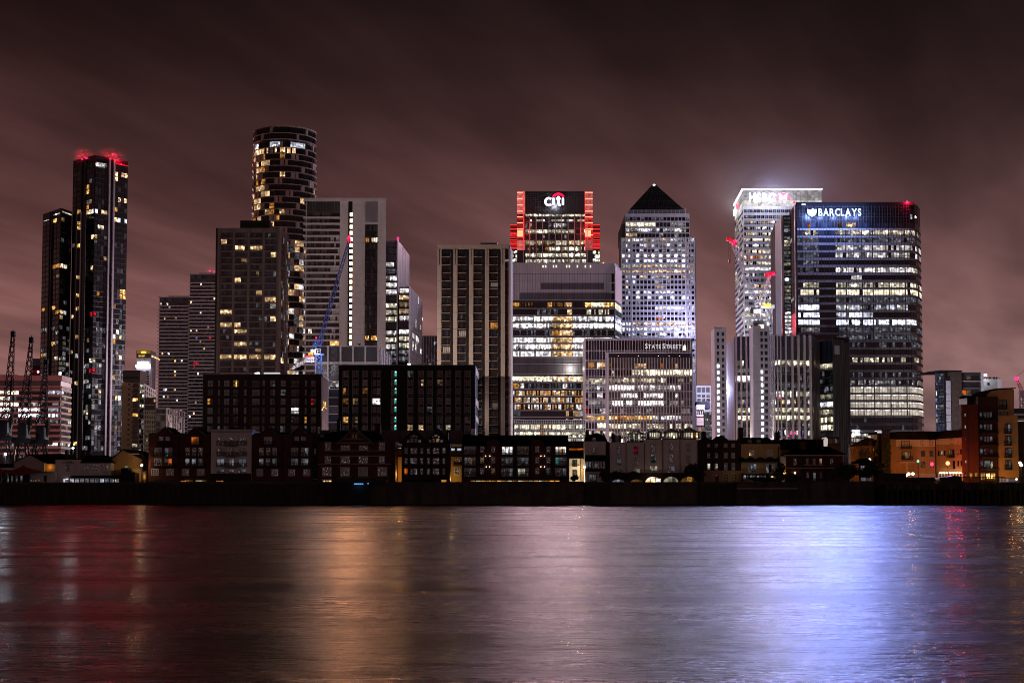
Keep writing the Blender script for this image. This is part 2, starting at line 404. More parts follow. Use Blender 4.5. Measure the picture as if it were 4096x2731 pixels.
def letters(b, f, text, x0, y0, x1, y1, mat, bold=.03, gap=.12, o=.6, big=None):
    """Raised letters fitted between the given pixels of a face; every letter an object of its own."""
    gs = [(c, glyph(c, bold)) for c in text]; capH = max(g[4] for c, g in gs if c != ' ')
    ws = []
    for i, (c, g) in enumerate(gs):
        k = 1.0 if (big is None or i in big) else .78
        ws.append(((g[2] - g[1]) * k, k))
    tot = sum(w for w, k in ws) + gap * (len(ws) - 1)
    S0, S1, Z0, Z1 = f.s_(x0), f.s_(x1), f.z(y1), f.z(y0)
    kx = (S1 - S0) / tot; kz = (Z1 - Z0) / capH; cur = S0
    for (c, g), (w, k) in zip(gs, ws):
        me = g[0].copy(); me.materials.clear(); me.materials.append(MT[mat])
        if mat in ('sign_blue', 'sign_hs'):                        # channel letters: only the face glows
            me.materials.append(MT['frame_dark'])
            for p_ in me.polygons: p_.material_index = 0 if p_.normal.z > .7 else 1
        pt = f.a + f.d * (cur - g[1] * kx * k) + f.n * o
        M = Matrix.Translation((pt.x, pt.y, Z0)) @ f.rot @ Matrix.Rotation(R(90), 4, 'X') @ Matrix.Diagonal((kx * k, kz * k, 1, 1))
        b.put('letter', me, M); cur += (w + gap) * kx
def slab_shape(b, f, name, mat, pts, o0, o1):                  # outline (pixels on a face) pressed out as a solid sign piece
    v = []
    for o in (o1, o0):
        for (x, y) in pts:
            p = f.a + f.d * f.s_(x) + f.n * o; v.append((p.x, p.y, f.z(y)))
    n = len(pts); fs = [tuple(range(n)), tuple(range(2 * n - 1, n - 1, -1))] + [(i, n + i, n + (i + 1) % n, (i + 1) % n) for i in range(n)]
    ob = b.raw(name, v, fs, mat); bm_fix(ob.data)
    if mat in ('sign_blue', 'sign_hs'):
        ob.data.materials.append(MT['frame_dark']); nn = Vector((f.n.x, f.n.y, 0))
        for p_ in ob.data.polygons: p_.material_index = 0 if p_.normal.dot(nn) > .7 else 1
    return ob
def tubes(b, f, name, mat, pts, r, o):                         # a round neon stroke through pixels on a face
    cu = bpy.data.curves.new(name, 'CURVE'); cu.dimensions = '3D'; cu.bevel_depth = r; cu.bevel_resolution = 2; cu.use_fill_caps = True
    sp = cu.splines.new('POLY'); sp.points.add(len(pts) - 1)
    for q, (x, y) in zip(sp.points, pts):
        p = f.a + f.d * f.s_(x) + f.n * o; q.co = (p.x, p.y, f.z(y), 1)
    me = curve_mesh(cu); me.materials.clear(); me.materials.append(MT[mat]); me.materials.append(MT['frame_white']); nn = Vector((f.n.x, f.n.y, 0))
    for p_ in me.polygons: p_.material_index = 0 if p_.normal.dot(nn) > .3 else 1
    return b.put(name, me, Matrix.Identity(4))
def tower(name, label, corners, ytop, depth, wall, cat='building', py=1500, group=None, zbot=GZ, skew=True):
    """corners: (pixel column, depth) from left to right along the faces in view; returns the thing and its faces."""
    pts = [Vector((WX(p, Y, py), Y)) for p, Y in corners]
    Yr = min(Y for p, Y in corners); zt = WZ(ytop, Yr)
    plan = [(p.x, p.y) for p in pts]
    yb = max(p.y for p in pts) + depth; sk = .97 * (pts[0].x + pts[-1].x) / (pts[0].y + pts[-1].y) if skew else 0     # parallelogram plans, sheared along the view so side walls stay edge-on
    plan += [(pts[-1].x + (yb - pts[-1].y) * sk, yb), (pts[0].x + (yb - pts[0].y) * sk, yb)]
    c = sum((Vector(p) for p in plan), Vector((0, 0))) / len(plan)
    b = Thing(name, label, cat, (c.x, c.y, zbot), group)
    core(b, 'wall', wall, plan, zt, zbot)
    fs = [Face(corners[i][0], corners[i][1], corners[i + 1][0], corners[i + 1][1], py, Yr) for i in range(len(corners) - 1)]
    return b, fs
RNG = random.Random(11)
# ================================================================== the setting
def structure(name, verts, faces, mat):
    me = bpy.data.meshes.new(name); me.from_pydata(verts, [], faces); me.materials.append(mat)
    o = bpy.data.objects.new(name, me); o['kind'] = 'structure'; col.objects.link(o); return o
def water_mat():
    m, nt, o = new_mat('river_water')
    b = nd(nt, 'ShaderNodeBsdfPrincipled')
    b.inputs['Base Color'].default_value = (.010, .008, .007, 1)
    b.inputs['IOR'].default_value = 1.33; b.inputs['Specular IOR Level'].default_value = .055
    big = noise(nt, posn(nt, .028, .11, 1), 1.0, 4, .62)
    fine = noise(nt, posn(nt, 1.1, 3.6, 1), 1.0, 3, .6)
    nt.links.new(mrange(nt, mth(nt, 'ADD', mth(nt, 'MULTIPLY', big, .68), mth(nt, 'MULTIPLY', fine, .32)), .37, .63, .15, .36), b.inputs['Roughness'])
    n1 = noise(nt, posn(nt, 3.0, 7.5, 1), 1.0, 3, .6)
    n2 = noise(nt, posn(nt, .8, 2.3, 1), 1.0, 3, .6)
    n3 = noise(nt, posn(nt, .12, .34, 1), 1.0, 2, .5)
    h = mth(nt, 'ADD', mth(nt, 'ADD', mth(nt, 'MULTIPLY', n1, .060), mth(nt, 'MULTIPLY', n2, .13)), mth(nt, 'MULTIPLY', n3, .26))
    bp = nd(nt, 'ShaderNodeBump'); bp.inputs['Strength'].default_value = 1.0; bp.inputs['Distance'].default_value = 1.0
    nt.links.new(h, bp.inputs['Height']); nt.links.new(bp.outputs[0], b.inputs['Normal'])
    nt.links.new(b.outputs[0], o.inputs[0]); return m
QY = 405.0
structure('river', [(-1500, -60, 0), (1500, -60, 0), (1500, QY + 3, 0), (-1500, QY + 3, 0)], [(0, 1, 2, 3)], water_mat())
structure('ground', [(-5000, QY + 1.2, GZ), (5000, QY + 1.2, GZ), (5000, 9000, GZ), (-5000, 9000, GZ)], [(0, 1, 2, 3)], MT['ground'])

# ================================================================== unseen lamps added to brighten the tower facades
def facade_fill():
    PK, WH, BL = (1, .80, .84), (1, .93, .93), (.62, .68, 1)
    L = [(-40, 1845, 715, (1, .24, .31), 1.5e4), (120, 1845, 712, (1, .24, .31), 1.4e4), (230, 1845, 712, (1, .62, .56), .7e4), (420, 1850, 560, (1, .78, .62), 6e4), (700, 1850, 640, (1, .72, .62), 2.4e4), (905, 1500, 900, (1, .72, .80), 6.5e5), (1010, 1250, 745, (1, .60, .45), 1.0e4), (1150, 1835, 600, (1, .68, .72), 4e4), (1450, 1840, 540, (1, .70, .74), 3.4e4),
         (1634, 1452, 507, (1, .80, .70), -2.8e4), (1888, 1660, 538, (1, .80, .70), 1500), (2470, 1062, 880, (.90, .80, 1), 1.2e5), (1719, 1453, 507, (1, .80, .70), -2.2e4), (2200, 1770, 690, (1, .56, .74), 1.2e5), (2560, 1865, 640, (1, .88, .92), 2.6e4), (2680, 1500, 860, (.82, .76, 1), 1.1e5), (2300, 1500, 915, PK, .3e5),
         (2960, 1830, 600, (.84, .74, 1), 1.6e4), (2958, 1790, 708, (1, .88, .80), 9e3), (3160, 1800, 690, (1, .86, .84), 2.2e4), (2700, 1790, 560, (1, .86, .80), 9e4), (2880, 1560, 790, (.52, .55, 1), 1.6e5), (3150, 1420, 830, BL, .3e5), (3500, 1800, 520, (.92, .84, 1), 1.3e5),
         (3720, 1840, 520, (1, .85, .9), 8e3)]
    for px, py, Y, c, w in L:
        if w < 0:                                                  # roof floodlights turned on the pale pier tower
            o = spot(px, py, Y, c, -w, .2); d = P(1890, 1330, 545) - o.location; o.rotation_euler = d.to_track_quat('-Z', 'Y').to_euler(); o.data.spot_size = R(150); continue
        lamp(px, py, Y, c, w, 1.5 if py > 1460 or Y > 700 else .22, 'fill_light')
facade_fill()

# ================================================================== towers, from the left
def lowlit(rng, i, n0, a, bq):
    return pick(rng, a) if i < n0 else pick(rng, bq)
# -- pink banded offices at the far left
def pink_office():
    b, (f, g) = tower('office_block', 'low office block with pink lit stone bands behind the three dark dock cranes', [(-60, 780), (244, 780), (285, 800)], 1501, 40, 'dark_grey')
    r = random.Random(3)
    f.box(b, 'parapet', 'pink_stone', -60, 1499, 77, 1523, -.05, .9); f.box(b, 'parapet', 'pink_stone', 77, 1501, 244, 1523, -.05, .6)
    f.box(b, 'louvre', 'mid_grey', -60, 1525, 244, 1542, -.05, .2)
    for fx, m, xa, xb in ((f, 'pink_stone', -60, 244), (g, 'beige_stone', 244.5, 285)):
        fx.box(b, 'spandrel', m, xa, 1543, xb, 1551, -.05, .5)
        bands(b, fx, 'spandrel', m, xa, xb, 1555, 23, 12, 8.5, .5)
    g.box(b, 'parapet', 'beige_stone', 244.5, 1501, 285, 1523, -.05, .5)
    lits = {0: [(-60, 77, 'k2'), (196, 240, 'c1')], 1: [(-60, 45, 'k2')], 2: [(-60, 77, 'k2'), (120, 170, 'sp'), (215, 235, 'sp')], 3: [(0, 45, 'w2'), (80, 160, 'w2'), (197, 235, 'c1')],
            4: [(0, 45, 'w1'), (80, 160, 'c2'), (160, 190, 'c0'), (197, 237, 'c2')], 5: [(150, 180, 'cp'), (200, 236, 'cp')], 9: [(200, 235, 'w1')]}
    def ch(i, j):
        x = -60 + 304 / 38 * (j + .5)
        for a, e, m in lits.get(i, ()):
            if a <= x <= e: return m if r.random() < .9 else 'w0'
        return 'glass' if r.random() < .9 else 'cp'
    grid(b, f, -60, 244, 38, 1563.5, 23, 12, .94, .6, ch, (), .2)
    grid(b, g, 246, 284, 4, 1563.5, 23, 12, .9, .6, lambda i, j: pick(r, {'glass': 6, 'c0': 2, 'k0': 1.5, 'w1': .5}), [(277, 1641, 'a2'), (276, 1688, 'k1'), (250, 1785, 'w1'), (275, 1785, 'w1'), (252, 1570, 'c1')], .2)
    b.done()
    b2, (f2,) = tower('roof_plant_room', 'dark rooftop plant room beside the twin glass towers', [(125, 815), (160, 815)], 1434, 20, 'dark_grey')
    f2.box(b2, 'glazing', 'glass_grey', 126, 1438, 158, 1463); f2.box(b2, 'sign_panel', 'red_panel', 128, 1478, 158, 1495, -.05, .2); f2.box(b2, 'lamp', 'lamp_white', 150, 1484, 156, 1490, .2, .4); b2.done()
pink_office()

# -- the tall and the short dark glass towers
def glass_tower(name, label, cs, top, ref, colsL, colsR, ribsL, ribsR, nrow, y0, pitch, spots, seed):
    b, (f, g) = tower(name, label, cs, top, 8, 'black_metal', py=ref)
    r = random.Random(seed)
    def ch(i, j):
        y = y0 + i * pitch
        if y < 1300: return pick(r, {'glass': 10, 'glass_grey': 2.2, 'h0': .2, 'h1': .05, 'c0': .3})
        return pick(r, {'glass': 5, 'glass_grey': 4.5, 'w0': .5, 'c0': 1.6, 'cp': 1.6, 'h0': .3, 'h1': .12, 'sp': 1.0})
    for (xa, xb, n) in colsL: grid(b, f, xa, xb, n, y0, pitch, nrow, .80, .80, ch, spots, .12)
    for (xa, xb, n) in colsR: grid(b, g, xa, xb, n, y0, pitch, nrow, .80, .80, ch, spots, .12)
    for x, w, m in ribsL: f.box(b, 'rib', m, x - w / 2, top + 6, x + w / 2, 1930, -.05, .9)
    for x, w, m in ribsR: g.box(b, 'rib', m, x - w / 2, top + 6, x + w / 2, 1930, -.05, .9)
    e0, e1 = cs[0][0] + .5, cs[1][0] - .5; e2, e3 = cs[1][0] + .5, cs[2][0] - .5
    for i in range(nrow):
        f.box(b, 'floor_edge', 'dark_grey', e0, y0 + i * pitch - 3.2, e1, y0 + i * pitch - 1.2, -.05, .2); g.box(b, 'floor_edge', 'mid_grey' if i > 24 else 'dark_grey', e2, y0 + i * pitch - 3.2, e3, y0 + i * pitch - 1.2, -.05, .2)
    b.done(); return b, f, g
q = Zm(0, 500, 2.24); q2 = Zm(0, 1200, 1.743)
sp = [(q.x(a), q.y(c), m) for a, c, m in [(775, 540, 'a2'), (775, 580, 'a2'), (770, 745, 'a1'), (775, 785, 'h1'), (795, 785, 'h1'), (820, 770, 'w1'), (850, 775, 'c2'), (910, 780, 'h2'), (930, 785, 'h2'), (1025, 750, 'a1'), (1025, 800, 'h1'), (1065, 800, 'c2'), (1120, 805, 'c1'),
    (1040, 430, 'h1'), (1035, 385, 'h1'), (1080, 395, 'h1'), (1105, 395, 'h1'), (1070, 640, 'h1'), (1105, 645, 'h1'), (1125, 645, 'h1'), (895, 905, 'k2'), (915, 905, 'k2'), (835, 1020, 'h2'), (860, 1020, 'h1'), (935, 1195, 'h1'), (1085, 1460, 'a2'), (1105, 1460, 'a2'), (1085, 1500, 'a2'), (1105, 1500, 'a2'), (885, 1525, 'a1'),
    (860, 345, 'w1'), (890, 345, 'w1'), (925, 350, 'w1')]]
sp += [(q2.x(a), q2.y(c), m) for a, c, m in [(800, 250, 'k1'), (785, 240, 'k1'), (840, 235, 'h1'), (840, 395, 'a2'), (855, 395, 'h2'), (815, 295, 'a1'), (640, 410, 'k1'), (655, 430, 'k1'), (650, 480, 'r1'), (700, 470, 'w1'), (680, 455, 'sp'), (630, 770, 'h1'), (842, 682, 'c2'), (640, 100, 'r1'), (675, 100, 'r1'), (830, 200, 'w1'), (850, 180, 'sp'), (835, 140, 'sp'), (680, 590, 'w1'), (650, 620, 'sp'), (700, 610, 'sp')]]
bT, fT, gT = glass_tower('residential_tower', 'tallest dark glass tower at left with red lamps along its roof edge', [(287, 866), (375, 850), (507, 868)], 620, 1000,
    [(289, 319, 2), (343, 374, 3)], [(376, 427, 4), (455, 506, 4)], [(324, 6, 'dark_grey'), (338, 5, 'dark_grey')], [(431.5, 6, 'steel'), (450, 6, 'steel')], 57, 650, 20.6, sp, 5)
for x, y in ((325, 629), (342, 628), (434, 627), (452, 628), (478, 641)):
    fc = fT if x < 375 else gT
    fc.box(bT, 'red_beacon', 'red_lamp', x - 2, y - 5, x + 2, y - 1, .2, .8)
    lamp(x, y - 10, 862, (1, .008, .03), 2.6e4, .5, 'beacon_light')
mist('faint red lit mist over the left roof edge of the tallest tower', 333, 627, 858, 9, 9, 6, .004); mist('faint red lit mist over the right roof edge of the tallest tower', 444, 625, 858, 11, 9, 6, .004)
gT.box(bT, 'crown_lamps', 'w1', 377, 648, 420, 651, .15, .3); gT.box(bT, 'crown_lamps', 'w1', 377, 656, 420, 659, .15, .3)
gT.box(bT, 'roof_lip', 'red_panel', 455, 637, 507, 641, -.1, .5); bT.done()
sp = [(q.x(a), q.y(c), m) for a, c, m in [(480, 830, 'a2'), (495, 1270, 'a1'), (515, 1270, 'a2'), (540, 1270, 'a2'), (560, 1270, 'h2'), (598, 1275, 'k2'), (640, 1060, 'sp')]]
sp += [(q2.x(a), q2.y(c), m) for a, c, m in [(320, 40, 'a1'), (355, 35, 'a2'), (410, 90, 'a1'), (430, 90, 'h2'), (455, 95, 'w1'), (350, 290, 'a2'), (305, 355, 'a1'), (410, 420, 'k1'), (440, 400, 'sp'), (420, 470, 'sp'), (450, 490, 'sp'), (430, 510, 'w1')]]
bS, fS, gS = glass_tower('residential_tower', 'shorter dark glass tower adjoining the left side of the tallest one', [(169, 866), (241, 846), (285, 858)], 832, 1000,
    [(171, 198, 2), (212, 240, 2)], [(242, 284, 3)], [(201, 3, 'black_metal'), (209, 3, 'black_metal')], [], 46, 868, 20.6, sp, 6)
fS.box(bS, 'roof_lamps', 'w1', 174, 862, 199, 865, .1, .3); fS.box(bS, 'roof_lamps', 'w1', 214, 850, 238, 854, .1, .3); gS.box(bS, 'roof_lamps', 'kp', 246, 843, 284, 849, .1, .3)
bS.done()
# the dark lift column between the two towers
bL, (fL,) = tower('lift_shaft', 'dark lift shaft with amber landings between the twin glass towers', [(289, 835), (334, 835)], 838, 12, 'black_metal', py=1500)
fL.box(bL, 'rib', 'dark_grey', 323, 846, 334, 1930, -.05, .5); fL.box(bL, 'rib', 'mid_grey', 295, 846, 299, 1930, -.05, .4); fL.box(bL, 'rib', 'steel', 312, 846, 316, 1930, -.05, .5)
for y in (848, 894, 912, 984, 1110, 1182, 1236, 1348, 1423, 1533, 1774):
    for x in (302, 309): fL.box(bL, 'landing_window', pick(RNG, {'a2': 3, 'h1': 2}), x - 3, y - 8, x + 2.4, y + 8, -.05, .1)
fL.box(bL, 'landing_window', 'c1', 300, 1416, 311, 1432, .1, .2)
bL.done()

# -- tan apartment tower and its white stepped wing
def tan_tower():
    q = Zm(0, 1200, 1.743); r = random.Random(9)
    b, (f,) = tower('apartment_tower', 'tan brick apartment tower with small square windows beside the tallest glass tower', [(489, 700), (558, 700)], q.y(575), 20, 'tan_brick')
    grid(b, f, 509, 526, 1, q.y(580), 20.2, 18, .55, .38, lambda i, j: 'glass', (), .06)
    grid(b, f, 533, 553, 1, q.y(578), 20.2, 18, 1, .72, lambda i, j: pick(r, {'glass': 6, 'cp': 1}), [(543, q.y(712), 'a2'), (543, q.y(798), 'a2'), (540, q.y(1010), 'k1')], .06)
    bands(b, f, 'balcony', 'dark_grey', 531, 557, q.y(603), 20.2, 17, 4, 1.5)
    f.box(b, 'penthouse', 'glass', 489, 1480, 558, 1527, -14, -1.2); f.box(b, 'penthouse_rail', 'rail', 489, 1508, 558, 1511, -.4, -.1)
    b.done()
    b, (f, g) = tower('apartment_wing', 'cream apartment wing with rows of small windows right of tan tower', [(558.6, 699), (577, 704), (626, 760)], 1530, 14, 'beige_stone')
    grid(b, f, 560, 577, 2, 1536, 20.2, 18, .7, .7, lambda i, j: pick(r, {'glass': 3, 'kp': 2, 'sp': 1}), (), .1); bands(b, f, 'balcony', 'white_metal', 559, 577, 1550, 20.2, 17, 3, 1.2)
    grid(b, g, 580, 625, 6, 1537, 18.5, 20, .42, .62, lambda i, j: pick(r, {'glass': 9, 'k0': .6}), (), .1)
    b.done()
    b, (f,) = tower('apartment_wing', 'lower grey roof terrace block of the cream apartment wing', [(579, 690), (625, 690)], 1590, 12, 'dark_grey')
    f.box(b, 'rail', 'steel', 579, 1618, 625, 1620, 0, .3); grid(b, f, 580, 625, 5, 1596, 18, 2, .8, .7, lambda i, j: 'glass', [(621, 1612, 'a2')], .1)
    f.box(b, 'wall_panel', 'beige_stone', 579, 1640, 625, 1930, -.05, .2)
    grid(b, f, 581, 625, 6, 1645, 18.5, 14, .42, .6, lambda i, j: pick(r, {'glass': 9, 'kp': .5}), (), .35); b.done()
    q = Zm(500, 1350, 4.02)
    b, (f, g) = tower('apartment_block', 'grey framed low apartment block in front of the striped towers', [(624, 640), (665, 640), (740, 672)], q.y(1130), 20, 'dark_grey')
    f.box(b, 'frame', 'mid_grey', 624, q.y(1125), 665, q.y(1150), -.05, .3); f.box(b, 'frame', 'mid_grey', 624, q.y(1218), 665, q.y(1230), -.05, .3)
    grid(b, f, 626, 664, 2, q.y(1155), 25, 10, .85, .75, lambda i, j: pick(r, {'glass': 4, 'glass_grey': 2, 'c0': 1}), (), .1)
    g.box(b, 'frame', 'steel', 666, q.y(1125), 740, q.y(1140), -.05, .4); g.box(b, 'frame', 'steel', 666, q.y(1222), 740, q.y(1232), -.05, .4)
    piers(b, g, 'frame_post', 'steel', rlist(668, 738, 8), 2.4, q.y(1130), 1930, .4)
    grid(b, g, 669, 738, 14, q.y(1145), 25, 10, .8, .8, lambda i, j: pick(r, {'glass': 5, 'glass_grey': 1, 'curtain': 2, 'render_white': 2}), (), .1); b.done()
tan_tower()

# -- half built tower with work lamps
def site_tower():
    q = Zm(500, 1350, 4.02)
    b, (f, g) = tower('unfinished_tower', 'half built concrete tower with bright work lamps under a yellow lit crown', [(546, 1100), (603, 1100), (622, 1120)], q.y(205), 14, 'concrete')
    f.box(b, 'scaffold_deck', 'dark_grey', 545, q.y(205), 604, q.y(330), -.05, .5); 
    f.box(b, 'netting', 'yellow_paint', 548, q.y(212), 602, q.y(258), .5, .8); f.box(b, 'work_lamp', 'yel_lamp', q.x(262), q.y(225), q.x(335), q.y(255), .8, 1.3); f.box(b, 'work_lamp', 'a2', q.x(215), q.y(283), q.x(320), q.y(318), .5, .9)
    f.box(b, 'work_lamp', 'kp', q.x(220), q.y(340), q.x(380), q.y(360), .1, .4)
    for x in (220, 272, 306, 356): f.box(b, 'work_lamp', 'lamp_white', q.x(x - 15), q.y(393), q.x(x + 15), q.y(422), .1, .8)
    f.box(b, 'light_bar', 'lamp_white', q.x(180), q.y(440), q.x(410), q.y(483), .6, 1.8)
    grid(b, f, q.x(320), q.x(400), 1, q.y(535), 9.5, 40, .6, .72, lambda i, j: pick(RNG, {'glass': 4, None: 1}), (), .1)
    g.box(b, 'scaffold', 'steel', 604, q.y(480), 612, 1920, .2, .8); g.box(b, 'work_lamp', 'h2', 604, q.y(285), 622, q.y(315), .1, .8); g.box(b, 'work_lamp', 'h2', 622, q.y(285), 634, q.y(312), -2, .8); b.done()
site_tower()

# -- the two striped towers
def striped():
    r = random.Random(21)
    for (label, xa, xb, top, Y, n, spots) in (
        ('lower of the two striped white balcony towers left of brown tower', 634, 756, 1188, 1230, 44, [(638, 1213, 'k1'), (661, 1213, 'k1'), (672, 1425, 'w1'), (702, 1440, 'a2'), (725, 1440, 'k1'), (701, 1483, 'a2'), (701, 1497, 'a2'), (700, 1567, 'h2'), (669, 1555, 'c2'), (657, 1555, 'c1'), (656, 1582, 'w1'), (670, 1582, 'h1')]),
        ('higher of the two striped white balcony towers left of brown tower', 756, 866, 1096, 1226, 50, [(800, 1140, 'k2'), (856, 1196, 'h2'), (799, 1255, 'w1'), (784, 1327, 'h2'), (763, 1327, 'h1'), (783, 1355, 'b1'), (797, 1370, 'a1'), (814, 1400, 'h1'), (780, 1452, 'r1'), (784, 1454, 'r1'), (795, 1452, 'r1'), (776, 1466, 'r1'), (840, 1356, 'r1'), (795, 1502, 'c2'), (757, 1665, 'c1')])):
        b, (f,) = tower('balcony_tower', label, [(xa, Y), (xb, Y)], top, 28, 'dark_grey')
        xl = xa - 6 if xa < 700 else xa - 4
        f.box(b, 'roof_slab', 'steel', xl, top, xb, top + 3, -.05, 1.5); f.box(b, 'plant_room', 'black_metal', xa + 32, top - 5.5, xb, top - .5, -9, -2)
        bands(b, f, 'balcony_slab', 'pink_stone' if False else 'white_stone', xl, xb - .3, top + 34, 14.25, n, 3.3, 1.6, -.05)
        grid(b, f, xa + 1, xb, 14, top + 23.5, 14.25, n, .8, .62, lambda i, j: pick(r, {'glass': 9, 'glass_grey': 3, 'h1': .08, 'c1': .04}), spots, .1)
        grid(b, f, xa + 2, xb, 8, top + 5, 14.25, 1, .8, .9, lambda i, j: pick(r, {'glass': 2, 'glass_grey': 2}), (), .1)
        b.done()
    lamp(845, 1086, 1240, (1, .02, .12), 8e3, .8); mist('small dome of red lit mist over the higher striped tower', 845, 1088, 1238, 9, 9, 8, .006)
striped()

# -- brown gridded tower
def brown_tower():
    q = Zm(600, 850, 2.24); r = random.Random(31)
    b, (f, g) = tower('apartment_tower', 'brown apartment tower with a square window grid and a black roof box', [(861, 690), (1117, 690), (1153, 712)], 912, 22, 'brown_clad', py=1200)
    f.box(b, 'plant_room', 'black_metal', q.x(783), q.y(55), q.x(1050), q.y(139), -14, -5); f.box(b, 'corner_pier', 'black_metal', 861, 914, 866, 1930, -.05, .4)
    bays = [(632, 737), (757, 870), (893, 1003), (1028, 1128)]
    half = {}
    for row, bay, hh, m in [(1, 0, 'L', 'h2'), (2, 1, 'L', 'h1'), (2, 1, 'l', 'h1'), (2, 2, 'LR', 'h1'), (3, 3, 'R', 'h1'), (4, 1, 'R', 'h0'), (6, 2, 'r', 'h0'), (7, 1, 'L', 'h2'), (9, 2, 'R', 'h1'), (10, 3, 'LR', 'h1'), (11, 3, 'R', 'w0'), (12, 0, 'LR', 'h1'), (13, 3, 'R', 'h1'), (14, 0, 'LR', 'h1'), (14, 1, 'L', 'h2'), (15, 1, 'LR', 'h1'), (17, 1, 'LR', 'h1'), (18, 2, 'R', 'h0'), (19, 0, 'LR', 'h1'), (19, 1, 'LR', 'h2'), (19, 2, 'LR', 'h1'), (19, 3, 'LR', 'h1')]:
        half.setdefault((row, bay), []).append((hh, m))
    for bi, (x0, x1) in enumerate(bays):
        xa, xb = q.x(x0), q.x(x1); w = (xb - xa) / 4
        for i in range(23):
            y = q.y(183 + 57.4 * i)
            f.box(b, 'recess', 'black_metal', xa, y, xb, y + 20.5, -.05, .04)
            for k in range(4):
                m = pick(r, {'glass': 5, 'glass_blue': 4, 'c0': .5, 'glass_grey': .8})
                for hh, mm_ in half.get((i, bi), ()):
                    if (k < 2 and 'L' in hh) or (k >= 2 and 'R' in hh) or (k == 2 and hh == 'l') or (k == 2 and hh == 'r'): m = mm_
                f.box(b, 'window', m, xa + w * k + .5, y + 1, xa + w * (k + 1) - .5, y + 19, .02, .14)
            f.box(b, 'balcony_rail', 'brown_clad', xa - 1, y + 20.5, xb + 1, y + 25.6, -.05, .9)
    piers(b, f, 'pier', 'brown_clad', [q.x(612), q.x(747), q.x(881), q.x(1015), q.x(1148)], 9, 914, 1930, .5)
    for i in range(24):
        f.box(b, 'joint', 'black_metal', 866, q.y(233 + 57.4 * i), q.x(630), q.y(235 + 57.4 * i), .4, .52)
    grid(b, g, 1124, 1152, 5, 940, 25.6, 36, .72, .86, lambda i, j: pick(r, {'glass': 8, 'cp': 1}), [(1127, 1210, 'h0'), (1125, 1445, 'h1'), (1130, 1445, 'h1')], .15)
    bands(b, g, 'floor_edge', 'mid_grey', 1118, 1153, 936 + 25.6 * 5, 25.6 * 5, 5, 3, .4)
    b.done()
    b2 = b
brown_tower()

